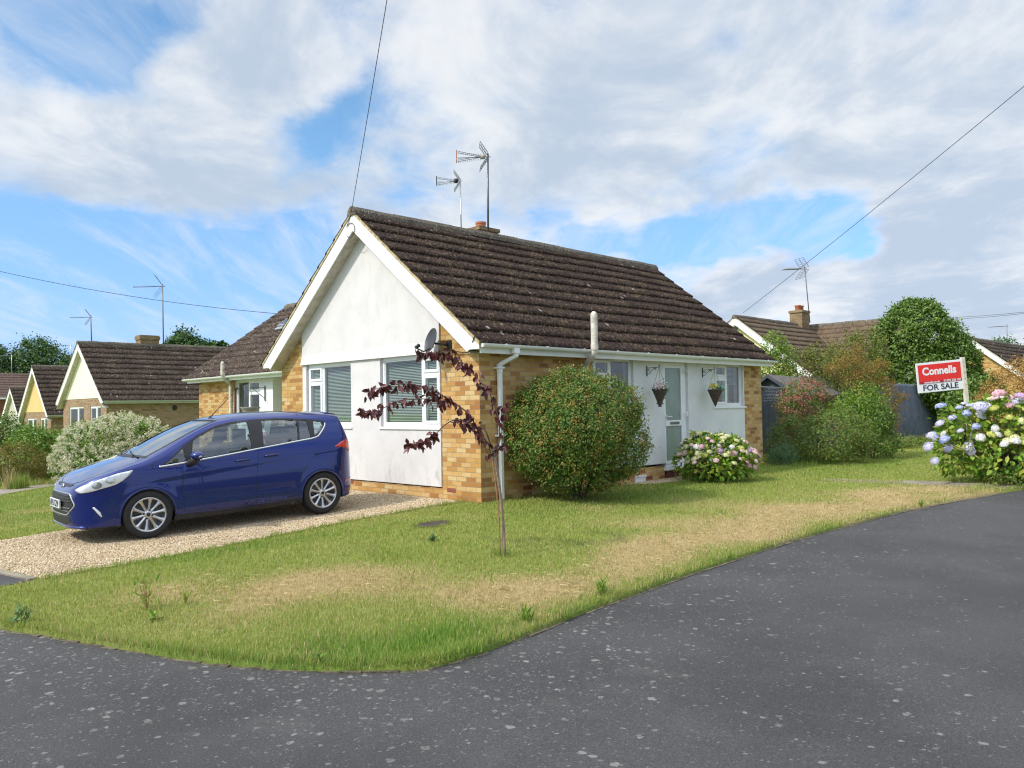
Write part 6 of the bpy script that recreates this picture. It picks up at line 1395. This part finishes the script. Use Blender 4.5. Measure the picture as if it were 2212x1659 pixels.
def pick_heads(base, blobs, n, cols, smin, smax, front, low=.35, mind=.12):
    """spread heads over the upper outside of the plant, on the side facing the camera"""
    B = [(base[0] + b[0], base[1] + b[1], base[2] + b[2], b[3], b[4], b[5]) for b in blobs]; P, O = crown(B, n * 40, n * 30, .03, .02, .97); out = []
    for p, o in zip(P, O):
        if len(out) >= n: break
        if p[2] < base[2] + low + .25 * rng.random(): continue
        if o @ front < -.02 - .15 * rng.random(): continue
        if any(np.linalg.norm(p - q[0]) < mind for q in out): continue
        out.append((p + o * .055, cols(p, o), rng.uniform(smin, smax)))
    return out
front = unit(np.array([-.70, -.70, .3]))
b1 = on_z(1556, 1043, -.02); b1 = np.array([b1[0] + .25, b1[1] + .3, h1(b1[0], b1[1])])
BL1 = [blob(-.15, 0, .52, .46, .46, .36), blob(.22, 0, .48, .48, .46, .34), blob(0, -.1, .30, .62, .55, .30), blob(-.4, 0, .36, .30, .34, .28), blob(.52, 0, .36, .30, .34, .26)]
def c1(p, o): return rng.choice(['pink', 'blush', 'cream', 'lime', 'mauve', 'white'], p=[.16, .30, .26, .14, .06, .08])
hydrangea('small hydrangea with pink and cream flower heads in front of the front door', b1, BL1, pick_heads(b1, BL1, 62, c1, .5, .78, front, .26, .085), 1900, L_HYD, .10)
b2 = at(2170, 1000, 15.3); b2 = np.array([b2[0], b2[1], h1(b2[0], b2[1])])
BL2 = [blob(0, 0, 1.0, .75, .7, .55), blob(-.55, 0, .78, .62, .6, .52), blob(.5, 0, .95, .7, .65, .52), blob(-.85, 0, .62, .38, .45, .42), blob(0, -.2, .55, .95, .6, .50), blob(.6, -.2, .55, .8, .6, .5), blob(1.1, 0, .8, .6, .6, .5), blob(-.72, 0, 1.02, .45, .45, .40)]
def c2(p, o):
    side = (p - b2) @ RT
    return rng.choice(['blue', 'lavender', 'white'], p=[.45, .4, .15]) if side < -.62 else rng.choice(['cream', 'white', 'lime', 'lavender', 'blush', 'pink', 'mauve'], p=[.26, .28, .20, .10, .07, .03, .06])
hy = pick_heads(b2, BL2, 91, c2, .70, 1.05, front, .60, .115)
for (px_, py_), c, s in (((2158, 850), 'pink', 1.35), ((2118, 878), 'lavender', 1.5), ((2032, 877), 'blue', 1.1), ((2012, 940), 'lavender', 1.1), ((2040, 950), 'blue', 1.2), ((2005, 965), 'lavender', 1.1), ((2019, 996), 'lavender', .9), ((2205, 856), 'mauve', 1.2)): hy.append((at(px_, py_, 14.85), c, s))
hydrangea('large hydrangea with blue, lavender and cream flower heads by the road', b2, BL2, hy, 3000, L_HYD, .125)
shrub('bramble', 'tangle of low dark green weeds under the large hydrangea', 'undergrowth', b2 + RT * .3 - FW * .35, [blob(-.4, -.15, .16, .6, .35, .16), blob(.3, -.2, .2, .7, .35, .2), blob(.9, -.1, .2, .6, .4, .2)], 2600, 200, .055, .03, L_LOW, .008, 16)
# --- purple leaved sapling, drawn along its branches
D_S = depth((-2.405, -2.931, -.1))
t = thing('purple_sapling', 'young purple leaved sapling with drooping dark leaves in the lawn', 'tree', (-2.405, -2.931, h1(-2.405, -2.931)))
def sp(x, y): return 771.9 + x * .16665, 720 + y * .16665
def br(pts, d0, d1): return catmull([at(*sp(x, y), D_S + d0 + (d1 - d0) * i / (len(pts) - 1)) for i, (x, y) in enumerate(pts)], 4)
bt = np.array([-2.405, -2.931, h1(-2.405, -2.931) - .04])
trunk = catmull([bt, at(1086, 1120, D_S), at(1080, 1060, D_S), at(1072, 1005, D_S), at(1064, 970, D_S + .01)], 4)
MB().tube(trunk, np.linspace(.019, .012, len(trunk)), 8).build('trunk', M_STEM, t, smooth=True)
ct = catmull([bt + np.array([-.035, .03, 0]), at(1078, 1120, D_S - .04), at(1070, 1040, D_S - .04), at(1062, 985, D_S - .03)], 4); MB().tube(ct, .0075, 6).build('support_cane', M_CANE, t, smooth=True)
BR = [br([(1752, 1500), (1600, 1310), (1520, 1180), (1480, 1080), (1380, 990), (1210, 870), (1090, 800), (900, 705), (640, 655), (400, 680), (220, 730), (120, 790)], 0, -.35), br([(1210, 870), (1090, 880), (850, 850), (520, 880), (300, 990), (180, 1015), (60, 1000)], .0, .3),
      br([(1740, 1490), (1650, 1250), (1480, 1200), (1380, 1130), (1240, 1130), (1120, 1200), (1030, 1290), (940, 1350), (860, 1410), (760, 1420), (650, 1440)], .0, .25), br([(1760, 1540), (1835, 1420), (1838, 1150), (1800, 1000), (1720, 790), (1640, 680), (1540, 570), (1450, 470), (1340, 360), (1230, 270), (1100, 250), (960, 255), (800, 255)], 0, .30),
      br([(1838, 1180), (1870, 1040), (1895, 900)], .1, .1), br([(1800, 1540), (1850, 1470), (1890, 1430)], .02, .05), br([(1770, 1600), (1700, 1560), (1640, 1440), (1590, 1350)], 0, -.1)]
mb = MB()
for b in BR: mb.tube(b, np.linspace(.0085 if len(b) > 20 else .005, .0022, len(b)), 6)
mb.build('branches', M_TWIG, t, smooth=True)
LP, LD = [], []
def leafy(b, i0, i1, every, cnt, drop=.8):
    for i in np.arange(i0, min(i1, len(b) - .01), every):
        k = int(i); p = b[k] + (b[min(k + 1, len(b) - 1)] - b[k]) * (i - k)
        for _ in range(rng.poisson(cnt) + 1): LP.append(p + rng.normal(size=3) * .024); LD.append(unit(rng.normal(size=3) * .45 - UP * drop))
leafy(BR[0], 3, 16, 1.3, .8); leafy(BR[0], 24, 43, .55, 1.5); leafy(BR[0], 16, 24, 1.0, 1.); leafy(BR[1], 2, 25, .65, 1.2); leafy(BR[2], 5, 18, 1.0, 1.4); leafy(BR[2], 24, 41, .75, 1.6); leafy(BR[3], 6, 28, 1.3, 1.5); leafy(BR[3], 28, 49, .62, 1.8); leafy(BR[4], 3, 9, 1.2, 2.2); leafy(BR[5], 0, 9, 2, .8); leafy(BR[6], 2, 13, 1.6, 1.4)
P, Dd = np.array(LP), np.array(LD); n = len(P); V, F = leaf_arrays(P, Dd, rng.normal(size=(n, 3)) * .8 + np.array([-.7, -.7, .35]), rng.uniform(.064, .100, n), rng.uniform(.036, .054, n), fold=.13, curl=.14); np_mesh('leaves', V, F, L_PURPLE, t)
# --- shrubs along the fence
def gz(p): return np.array([p[0], p[1], h1(p[0], p[1])])
def pp(x, d): return gz(at(x, 900, d))
shrub('low_shrub', 'broad low green shrub with reddish tips in front of the trellis fence', 'shrub', pp(1775, 19.6), [blob(-.55, 0, .62, .75, .6, .5), blob(.35, 0, .70, .9, .7, .52), blob(-.1, -.2, .45, 1.15, .6, .42), blob(.8, 0, .55, .5, .5, .42), blob(-.95, 0, .4, .4, .4, .38)], 17000, 700, .062, .022, L_LOW, .012, 16, shell=.3, spread=.13)
t, B = shrub('flowering_shrub', 'dark shrub covered in small pink red flowers against the shed', 'shrub', pp(1737, 21.6), [blob(0, 0, 1.62, .52, .55, .42), blob(-.25, 0, 1.35, .42, .45, .42), blob(.28, 0, 1.4, .42, .45, .42), blob(.5, 0, 1.15, .2, .3, .22), blob(-.45, -.1, .95, .2, .3, .35)], 6500, 330, .055, .024, L_LOW, .015, 10, floor=.6, droop=.4)
P, O = crown(B, 2300, 260, .05, .10, .88); N = unit(O + rng.normal(size=P.shape) * .5); V, F = leaf_arrays(P + O * .03, np.cross(N, rng.normal(size=P.shape)), N, .045, .034, fold=.2, ovate=False); bl_ = np_mesh('blossom', V, F, L_PINKFL, t); bl_['kind'] = 'stuff'
shrub('bronze_shrub', 'tall feathery shrub with rusty orange plumes in front of the sheet fence', 'shrub', pp(1858, 21.4), [blob(-.3, 0, 2.55, .38, .35, .26), blob(-.62, 0, 2.3, .32, .3, .16), blob(.02, 0, 2.75, .15, .15, .32), blob(.18, 0, 2.2, .4, .3, .3), blob(.55, 0, 2.42, .36, .22, .12), blob(.72, 0, 1.98, .22, .2, .34), blob(.78, 0, 1.5, .24, .24, .42), blob(1.12, 0, 1.55, .26, .18, .13), blob(.95, 0, 1.25, .3, .2, .16), blob(-.15, 0, 2.0, .4, .3, .3), blob(.82, 0, .85, .24, .25, .5)], 9000, 420, .042, .018, L_RUST, .018, 14, floor=.3, spread=.17, shell=.6)
shrub('lime_shrub', 'bright lime green leafy shrub between the pink shrub and the sheet fence', 'shrub', pp(1848, 20.9), [blob(0, 0, 1.55, .36, .35, .26), blob(-.3, 0, 1.3, .42, .4, .24), blob(.25, 0, 1.4, .55, .45, .42), blob(.1, -.1, .9, .5, .45, .42), blob(.45, 0, .9, .3, .35, .38), blob(-.45, 0, 1.25, .25, .3, .18)], 5200, 200, .06, .032, L_LIME, .015, 12, floor=.4, spread=.24, shell=.6)
shrub('dark_shrub', 'dark green shrub at the foot of the sheet fence beside the rusty plumes', 'shrub', pp(1882, 20.6), [blob(0, 0, .75, .5, .45, .42), blob(.15, 0, 1.05, .38, .4, .38), blob(.35, 0, .4, .45, .35, .28)], 5200, 260, .06, .03, L_GREEN, .012, 9, spread=.15)
shrub('low_growth', 'sprawling low green growth at the far edge of the lawn', 'undergrowth', pp(1935, 24.5), [blob(-.3, 0, .16, .8, .4, .24), blob(.6, .3, .12, .9, .4, .18), blob(1.3, .6, .14, .5, .3, .2)], 3600, 200, .06, .03, L_LOW, .008, 12)
shrub('grass_clump', 'blue green spiky clump of leaves at the right brick corner of the house', 'plant', gz((9.12, -.32)), [blob(0, 0, .16, .26, .22, .2), blob(.15, 0, .22, .2, .2, .2)], 1300, 90, .14, .010, leaf_mat('blue_green_leaf', [(.05, .10, .05), (.08, .14, .07), (.10, .16, .06)], .25), .006, 10, droop=-.6)
# --- bank of shrubs behind the shed, the big evergreen, the hedges
shrub('tall_shrub', 'yellow green shrub with bronze tips rising behind the shed roof', 'shrub', pp(1740, 26.5), [blob(-.9, 0, 2.2, .9, .8, .8), blob(.1, 0, 2.35, .9, .8, .8), blob(.8, 0, 2.4, .8, .8, .9), blob(-.3, 0, 1.6, 1.3, .8, .9), blob(1.3, 0, 1.8, .8, .8, 1.0)], 12000, 480, .085, .042, L_OLIVE, .03, 10, floor=1.2, spread=.14)
shrub('tall_shrub', 'light green leafy shrub peeping over the roof corner in front of the yellow gable', 'shrub', pp(1676, 26.), [blob(0, 0, 3.2, .32, .32, .5), blob(.3, 0, 2.7, .5, .4, .5), blob(-.1, 0, 2.5, .45, .4, .6), blob(.1, 0, 1.8, .6, .5, .8)], 3800, 210, .085, .045, L_LIME, .02, 8, floor=1.2, spread=.2)
shrub('tall_shrub', 'yellowing shrub leaning against the left side of the big evergreen', 'shrub', pp(1850, 27.5), [blob(0, 0, 2.9, .9, .7, .75), blob(-.5, 0, 2.3, .9, .7, .8), blob(.45, 0, 3.3, .6, .5, .6), blob(.2, 0, 1.7, .8, .6, .8)], 8500, 380, .085, .042, L_OLIVE, .03, 10, floor=1.2, spread=.15)
def tree(name, label, base, blobs, n, clumps, ln, wd, mat, tr=.16, nlimb=9, **kw):
    base = np.array(base, float); t = thing(name, label, 'tree', tuple(base)); B = [(base[0] + b[0], base[1] + b[1], base[2] + b[2], b[3], b[4], b[5]) for b in blobs]
    zt = np.mean([b[2] for b in B]); top = np.array([base[0], base[1], zt]); MB().tube(catmull([base - UP * .1, base + (top - base) * .5 + rng.normal(size=3) * .06, top], 4), np.linspace(tr, tr * .4, 9), 9).build('trunk', M_BARK, t, smooth=True)
    limbs('limb', base + (top - base) * .45, [np.array(B[i % len(B)][:3]) + np.clip(rng.normal(size=3), -1, .8) * np.array(B[i % len(B)][3:]) * .4 for i in range(nlimb)], tr * .45, M_BARK, t, sub=3); foliage('crown', B, n, clumps, ln, wd, mat, t, **kw); return t
e0 = pp(1990, 32.4)
tree('evergreen_tree', 'tall dense dark green evergreen tree rising above the sheet fence', e0, [blob(-0.11, 0.00, 3.92, 1.36, 1.31, 1.36), blob(-0.60, 0.00, 3.49, 1.20, 1.20, 1.20), blob(0.65, 0.00, 3.27, 1.25, 1.20, 1.31), blob(-0.22, 0.00, 4.63, 0.82, 0.82, 0.74), blob(0.38, 0.00, 4.69, 0.55, 0.55, 0.68), blob(-0.82, 0.00, 4.31, 0.60, 0.60, 0.65), blob(1.36, 0.00, 2.62, 0.93, 0.98, 1.09), blob(0.00, 0.00, 2.40, 1.85, 1.31, 1.31), blob(1.64, 0.00, 1.74, 0.87, 0.87, 1.20), blob(1.20, -0.33, 1.31, 0.98, 0.87, 0.98), blob(-1.20, 0.00, 2.62, 0.87, 0.87, 0.98)], 52000, 1300, .125, .06, L_GREEN, .16, 12, floor=.2, spread=.085, shell=.22, core=.8)
tree('evergreen_tree', 'lower dark evergreen growth at the right end of the sheet fence, below the sign', pp(2085, 26.0), [blob(-.1, 0, .95, .6, .6, .9), blob(.55, 0, 1.3, .75, .7, .95), blob(.2, 0, .5, .9, .7, .6), blob(1.0, 0, .8, .6, .6, .8)], 12000, 420, .105, .05, L_GREEN, .08, 8, floor=.1, spread=.1, shell=.22)
shrub('beech_hedge', 'coppery brown hedge behind the large hydrangea at the right edge', 'hedge', pp(2205, 24.5), [blob(-.75, 0, .9, .55, .8, 1.0), blob(-.3, 0, 1.35, .6, .8, 1.0), blob(.3, 0, 1.6, .75, .9, 1.15), blob(1.1, 0, 1.75, .8, .9, 1.2), blob(-.4, 0, .6, .9, .8, .8), blob(1.0, 0, .8, 1.2, .8, .9)], 21000, 800, .065, .035, L_BEECH, .03, 14, spread=.11, shell=.2)
# --- left of the driveway
w0 = pp(232, 20.6)
t, B = shrub('white_flowering_shrub', 'rounded shrub smothered in creamy white flower plumes behind the parked car', 'shrub', w0, [blob(-.35, 0, .85, .75, .7, .58), blob(.35, 0, 1.0, .75, .7, .60), blob(.95, 0, .95, .55, .6, .52), blob(-.75, 0, .6, .5, .55, .5), blob(-.1, -.2, .5, .95, .6, .48), blob(.6, 0, .6, .9, .6, .55), blob(-.85, -.1, .3, .4, .4, .3)], 10500, 460, .08, .035, L_WHITEBUSH, .015, 14, spread=.14)
P, O = crown(B, 1650, 1650, .06, .02, .92); k = P[:, 2] > w0[2] + .1; P, O = P[k], O[k]; n = len(P); ax_ = unit(O + UP * .25 + rng.normal(size=(n, 3)) * .45); m_ = 22; f = np.tile(np.linspace(0, 1, m_), n)
Q_ = np.repeat(P + O * .02, m_, 0) + np.repeat(ax_, m_, 0) * (f * .17)[:, None] + rng.normal(size=(n * m_, 3)) * (.030 * (1.15 - f))[:, None]; N = rng.normal(size=Q_.shape); V, F = leaf_arrays(Q_, rng.normal(size=Q_.shape), N, .030, .026, ovate=False); bl_ = np_mesh('blossom', V, F, L_CREAMFL, t); bl_['kind'] = 'stuff'
shrub('berberis', 'olive and copper leaved shrub left of the white flowering shrub', 'shrub', pp(38, 20.8), [blob(0, 0, .55, .62, .55, .52), blob(-.4, 0, .5, .5, .5, .46), blob(.3, 0, .4, .45, .45, .36)], 9000, 380, .045, .022, L_REDGREEN, .012, 9, spread=.12)
shrub('green_shrub', 'mid green leafy shrub between the copper shrub and the white flowering shrub', 'shrub', pp(95, 22.2), [blob(0, 0, .75, .55, .5, .6), blob(-.4, 0, 1.0, .5, .5, .45), blob(.35, 0, .95, .4, .4, .4), blob(0, 0, .4, .7, .5, .4)], 7500, 330, .075, .035, L_WHITEBUSH, .014, 9, spread=.15)
shrub('green_shrub', 'dark bluish green shrub with white specks at the left edge, behind the copper shrub', 'shrub', pp(22, 23.5), [blob(-.1, 0, 1.15, .6, .6, .55), blob(.35, 0, .95, .5, .5, .5), blob(-.4, 0, .9, .6, .5, .6), blob(0, 0, .5, .9, .6, .5), blob(.0, 0, 1.45, .3, .3, .4)], 8500, 360, .075, .038, L_GREEN, .016, 9, spread=.15)
shrub('green_shrub', 'low yellowish shrub under the windows of the cream gabled bungalow', 'shrub', pp(135, 25.), [blob(-.2, 0, .7, .7, .6, .6), blob(.5, 0, .8, .6, .6, .55)], 5200, 260, .07, .032, L_OLIVE, .012, 8, spread=.16)
g0 = pp(40, 19.2)
t = thing('grass_tussock', 'upright tussock of long green grass with brown seed heads by the path', 'grass plant', tuple(g0)); Q_, l_, w_ = tuft(g0[0], g0[1], .22, 420, .42, .009); V, F = blades(Q_, l_, w_, .32); np_mesh('blades', V, F, M_BLADE, t, False, {'dry': np.full(len(V), .15), 'lush': np.full(len(V), .5)})
Q_, l_, w_ = tuft(g0[0] - .15, g0[1] + .1, .15, 70, .62, .010); V, F = blades(Q_, l_, w_, .25); np_mesh('seed_heads', V, F, M_BLADE, t, False, {'dry': np.full(len(V), 1.), 'lush': np.zeros(len(V))})
pl_ = np.array([p for p in [pp(60 + 14 * i, 20.2) for i in range(8)]]); Q_ = np.concatenate([tuft(p[0] + rng.normal() * .2, p[1] + rng.normal() * .2, .3, 160, .2)[0] for p in pl_]); V, F = blades(Q_, .22 * rng.uniform(.4, 1.1, len(Q_)), np.full(len(Q_), .009), .5); tag(np_mesh('border_grass', V, F, M_BLADE, None, False, {'dry': np.full(len(V), .3), 'lush': np.full(len(V), .4)}), 'rough green grass in the border behind the left path', 'grass', kind='stuff')
# --- far trees
FT = [(30, 84, 'dark bushy tree at the far left edge', [blob(-3.5, 0, 5.8, 3.2, 3, 3.0), blob(-1.8, 0, 4.0, 3., 3, 3.2), blob(-4, 0, 3, 3.4, 3, 3.4), blob(.8, 0, 3.5, 2.4, 2.2, 2.6), blob(-2.6, 0, 8.0, 1.6, 1.5, 1.2)], 17000),
      (92, 86, 'broad mid green tree behind the yellow gabled roof', [blob(-.5, 0, 7.6, 2.5, 2.4, 2.0), blob(1.2, 0, 6.6, 2.3, 2.2, 2.2), blob(-2.2, 0, 6.3, 2.0, 2., 2.2), blob(0, 0, 4.6, 3.2, 3, 2.6), blob(2.6, 0, 4.8, 1.8, 2, 2.4), blob(-.9, 0, 8.6, 1.5, 1.4, 1.1)], 19000),
      (165, 90, 'lower dark tree behind the cream gabled roof', [blob(-1.2, 0, 6.0, 1.8, 1.8, 2.0), blob(1.2, 0, 6.6, 1.9, 1.8, 1.5), blob(0, 0, 4.4, 3.0, 2.6, 2.4), blob(2.4, 0, 5.8, 1.2, 1.2, 1.4), blob(1.0, 0, 7.2, 1.1, 1., .9)], 14000),
      (425, 62, 'rounded tree above the ridge between the cream gabled bungalow and the wing roof', [blob(-.9, 0, 6.8, 1.2, 1.2, 1.15), blob(.4, 0, 6.3, 1.2, 1.1, 1.0), blob(-.2, 0, 5.3, 2.2, 1.7, 1.4), blob(1.85, 0, 6.3, .5, .5, .85), blob(1.6, 0, 5.4, 1.0, .9, .9)], 11000)]
for px_, d_, lab, bl_, n in FT:
    c = gz(at(px_, 893, d_)); tree('broadleaf_tree', lab, c, [(b[0], b[1], b[2] - c[2] - .3, b[3], b[4], b[5]) for b in bl_], n, 420, .26, .15, L_DARKTREE, .25, 12, spread=.15, shell=.4, core=.8)
tree('broadleaf_tree', 'small tree top showing behind the far right chimney', gz(at(2160, 870, 70)), [blob(0, 0, 5.2, 1.8, 1.5, 1.0), blob(1.2, 0, 5.0, 1.2, 1.2, 1.0)], 2500, 160, .2, .12, L_DARKTREE, .15, 6, spread=.15)
# --- weeds in the turf
def weed(label, x, y, z, h, n, ln, wd, mat, lean=.5):
    p = on_z(x, y, z); p = gz(p); o_ = rng.normal(size=(n, 2)) * h * .22; P = np.c_[p[0] + o_[:, 0], p[1] + o_[:, 1], p[2] + h * rng.random(n) ** 1.2]; D = rng.normal(size=(n, 3)) + UP * lean; V, F = leaf_arrays(P, D, rng.normal(size=(n, 3)) + UP, ln * rng.uniform(.6, 1.3, n), wd * rng.uniform(.6, 1.2, n))
    t = thing('weed', label, 'weed', tuple(p), 'weeds in the turf'); np_mesh('leaves', V, F, mat, t); mb = MB()
    for i in range(5): mb.tube([p - UP * .02, p + np.array([o_[i, 0], o_[i, 1], h * rng.uniform(.7, 1.05)])], [.004, .002], 5)
    mb.build('stem', M_BARK if mat is not L_LIME else M_CANE, t)
BG_ = leaf_mat('thistle_leaf', [(.07, .125, .045), (.10, .165, .06), (.13, .2, .075)], .2)
weed('grey green thistle at the kerb in the bottom left', 45, 1345, -.2, .13, 80, .055, .02, BG_); weed('tall thin weed standing in the dry patch of the lawn', 318, 1312, -.18, .26, 46, .06, .016, L_LIME, 1.2)
weed('stiff pointed green weed right of the tall thin weed', 400, 1300, -.18, .08, 14, .09, .014, L_LIME, 2.); weed('rosette weed in the lawn below the soil patch', 935, 1165, -.08, .06, 36, .055, .028, BG_, .6)
weed('low broad weed on the kerb below the dry patch', 690, 1424, -.19, .035, 26, .06, .03, L_GREEN, .4); weed('pale broad leaved weed at the edge of the dry patch', 330, 1340, -.19, .05, 16, .07, .035, L_LIME, .6); weed('small weed tuft in the dry verge on the right', 1990, 1092, -.12, .06, 40, .07, .012, L_LIME, 1.6)
weed('leafy green weed at the kerb near the middle of the verge', 1300, 1283, -.17, .10, 60, .09, .013, L_LIME, 1.5); weed('tuft of tall green blades in the dry straw before the kerb', 1135, 1338, -.17, .09, 60, .09, .012, L_LIME, 1.6)
# ------------------------------------------------------------------ estate agent's board
c = np.array([(1976.6, 785.8), (2074.4, 776), (2082, 840), (1983.5, 850)]); D_B = 15.75
TL, TR, BRc, BLc = [at(*p, D_B + o) for p, o in zip(c, (-.03, .03, .03, -.03))]
ex = unit(TR - TL); ez_ = unit((TL - BLc) - ex * ((TL - BLc) @ ex)); ey = np.cross(ez_, ex)            # ey points away from the reader
BW = np.linalg.norm(TR - TL); BH = np.linalg.norm(TL - BLc); O_ = (TL + TR + BRc + BLc) / 4
SM = Matrix(((ex[0], ey[0], ez_[0], O_[0]), (ex[1], ey[1], ez_[1], O_[1]), (ex[2], ey[2], ez_[2], O_[2]), (0, 0, 0, 1)))
t = thing('sale_board', 'red and white for sale board on a leaning white post by the large hydrangea', 'sign', tuple(O_ - np.array([0, 0, 1.])))
w, h_ = BW / 2, BH / 2
board = MB().box((-w, -.008, -h_), (w, .008, h_)).xf(SM).build('board', M_SIGNW, t, bevel=.003)
MB().box((-w + .035, -.0115, -h_ + .295 * BH), (w - .02, -.0085, h_ - .04)).xf(SM).build('red_field', M_SIGNR, board)
MB().box((-w + .035, -.0135, -h_ + .295 * BH), (w - .02, -.0117, -h_ + .375 * BH)).xf(SM).build('maroon_band', M_SIGNM, board)
TX = lambda x, y, z: SM @ Matrix.Translation((x, y, z)) @ Matrix.Rotation(math.radians(90), 4, 'X')
lettering('Connells', .20 * BW / .9, M_SIGNW, board, TX(.0, -.0135, .075 * BH / .58 + .035), .007, sx=.95, d=.001)
lettering('connells.co.uk', .055, M_SIGNW, board, TX(-.18 * BW, -.015, -h_ + .335 * BH), .001, d=.0008); lettering('01295 268 101', .058, M_SIGNW, board, TX(.27 * BW, -.015, -h_ + .338 * BH), .001, d=.0008)
lettering('FOR SALE', .150 * BW / .9, M_INK, board, TX(.0, -.010, -h_ + .145 * BH), .0035, sx=1.10, d=.001)
pb = SM @ Vector((w + .035, .0, h_ + .035)); pd = Vector(tuple(ez_)); L = (pb.z - h1(pb.x, pb.y) + .25) / pd.z
MB().box((w + .002, -.035, h_ + .035 - L), (w + .072, .035, h_ + .035)).xf(SM).build('post', M_POST, t, bevel=.004)
for z in (.8, .5, .1, -.3, -.7): MB().lathe([(.001, .004), (.008, .004), (.008, 0)], 8, SM @ Matrix.Translation((w + .036, -.036, z * h_)) @ Matrix.Rotation(math.radians(90), 4, 'X')).build('screw', M_METAL, t)
# ------------------------------------------------------------------ hanging baskets on scroll brackets
def bracket(label, x, z):
    t = thing('basket_bracket', label, 'bracket', (x, -.022, z), 'scroll brackets by the front door')
    m = MB(); m.box((x - .012, -.034, z - .10), (x + .012, -.0225, z + .10)); m.build('back_plate', M_BLACK, t)
    m = MB(); m.tube([(x, -.03, z + .055), (x, -.30, z + .06), (x, -.335, z + .085), (x, -.32, z + .11), (x, -.295, z + .10)], .0055, 6); m.tube([(x, -.03, z - .06), (x, -.09, z - .05), (x, -.14, z + .0), (x, -.21, z + .05)], .005, 6)
    for cy, cz, r in ((-.075, z + .012, .028), (-.225, z + .03, .022)): m.tube([(x, cy + r * math.cos(a) * (1 - a / 14), cz + r * math.sin(a) * (1 - a / 14)) for a in np.linspace(0, 8, 18)], .004, 5)
    m.build('scroll_arm', M_BLACK, t, smooth=True)
bracket('black scroll bracket on the white wall left of the front door', 4.36, 2.10); bracket('black scroll bracket on the white wall between the door and the right window', 6.345, 2.10)
def basket(label, top, r, ztop, zbot, wick, kind, flowers):
    top = np.array(top, float); t = thing('hanging_basket', label, 'hanging basket', tuple(top)); x, y = top[0], top[1]; prof = []
    n = 13
    for i in range(n + 1):
        f = i / n; z = zbot + (ztop - zbot) * f
        rr = (r * (.30 + .70 * max(0, (f - .22) / .78)) if f > .22 else r * .42 * (1 if f > .08 else .45)) if kind == 'fluted' else r * (.06 + .94 * f)
        prof += [(rr + .002, z - .010), (rr + .010, z), (rr + .002, z + .010)]
    prof = [(.001, zbot - .012)] + prof + [(r - .012, ztop), (r - .02, ztop - .05), (.001, ztop - .055)]
    MB().lathe(prof, 22, Matrix.Translation((x, y, 0))).build('basket', wick, t, smooth=True)
    m = MB()
    for a in (.5, 2.6, 4.7): m.tube([(x, y, top[2]), (x + r * math.cos(a), y + r * math.sin(a), ztop)], .0035, 5)
    m.tube([(x, y, top[2] + .03), (x, y, top[2] - .01)], .006, 5); m.build('chain', M_METAL, t)
    for nm, mat, (cx, cy, cz), s, nn, ln in flowers:
        P = np.array([x + cx, y + cy, ztop + cz]) + rng.normal(size=(nn, 3)) * np.array(s); V, F = leaf_arrays(P, rng.normal(size=(nn, 3)) + UP * .3, rng.normal(size=(nn, 3)) + np.array([-.4, -.4, .5]), ln * rng.uniform(.7, 1.2, nn), ln * .7 * rng.uniform(.7, 1.2, nn)); np_mesh(nm, V, F, mat, t)
TEAL = leaf_mat('teal_leaf', [(.05, .17, .12), (.10, .27, .19), (.22, .40, .31)], .2); YFL = leaf_mat('yellow_petal', [(.55, .42, .10), (.62, .52, .2), (.5, .33, .1)], .2); PFL = leaf_mat('dusky_pink_petal', [(.52, .34, .36), (.62, .48, .48), (.45, .28, .30)], .2)
basket('fluted dark wicker basket of pink flowers hanging left of the front door', (4.36, -.31, 2.16), .145, 1.745, 1.42, M_WICKER, 'fluted', [('flowers', PFL, (-.03, -.03, .065), (.075, .055, .035), 130, .045), ('leaves', TEAL, (.09, -.04, .0), (.05, .045, .06), 110, .045), ('leaves', L_GREEN, (0, 0, .03), (.05, .05, .025), 50, .035)])
basket('pointed dark wicker basket of yellow flowers hanging right of the front door', (6.345, -.31, 2.16), .15, 1.735, 1.40, M_WICKER, 'cone', [('flowers', YFL, (-.075, -.03, .065), (.05, .05, .028), 90, .05), ('leaves', TEAL, (.10, -.04, .01), (.065, .05, .06), 150, .05)])
t = thing('wall_bracket', 'plain metal bracket on the white wall of the set-back wing', 'bracket', (1.69, 9.75, 2.0)); m = MB(); m.box((1.66, 9.74, 1.72), (1.685, 9.765, 2.1)); m.tube([(1.67, 9.752, 2.05), (1.27, 9.76, 2.06)], .009, 6); m.tube([(1.67, 9.752, 1.78), (1.32, 9.76, 2.05)], .008, 6); m.build('arm', M_METAL, t)
basket('empty grey woven cone basket hanging on the set-back wing wall', (1.28, 9.76, 2.04), .235, 1.56, 1.12, M_GREYWICK, 'cone', [])
# ------------------------------------------------------------------ white plastic box by the step
p = gz(on_z(1375, 1043, -.02)); m = MB(); m.box((p[0] - .16, p[1] - .1, p[2] - .02), (p[0] + .16, p[1] + .12, p[2] + .10)); m.box((p[0] - .175, p[1] - .115, p[2] + .10), (p[0] + .175, p[1] + .135, p[2] + .13)); m.box((p[0] + .0, p[1] - .104, p[2] + .02), (p[0] + .03, p[1] - .1, p[2] + .08))
tag(m.build('plastic_box', M_UPVC, None, bevel=.01), 'small white plastic box on the ground between the round bush and the front door', 'box')

for o in COL.objects:
    if o.name.split('.')[0] in ('flowers', 'leaves') and o.parent and o.parent.name.startswith('hanging_basket'): o['kind'] = 'stuff'
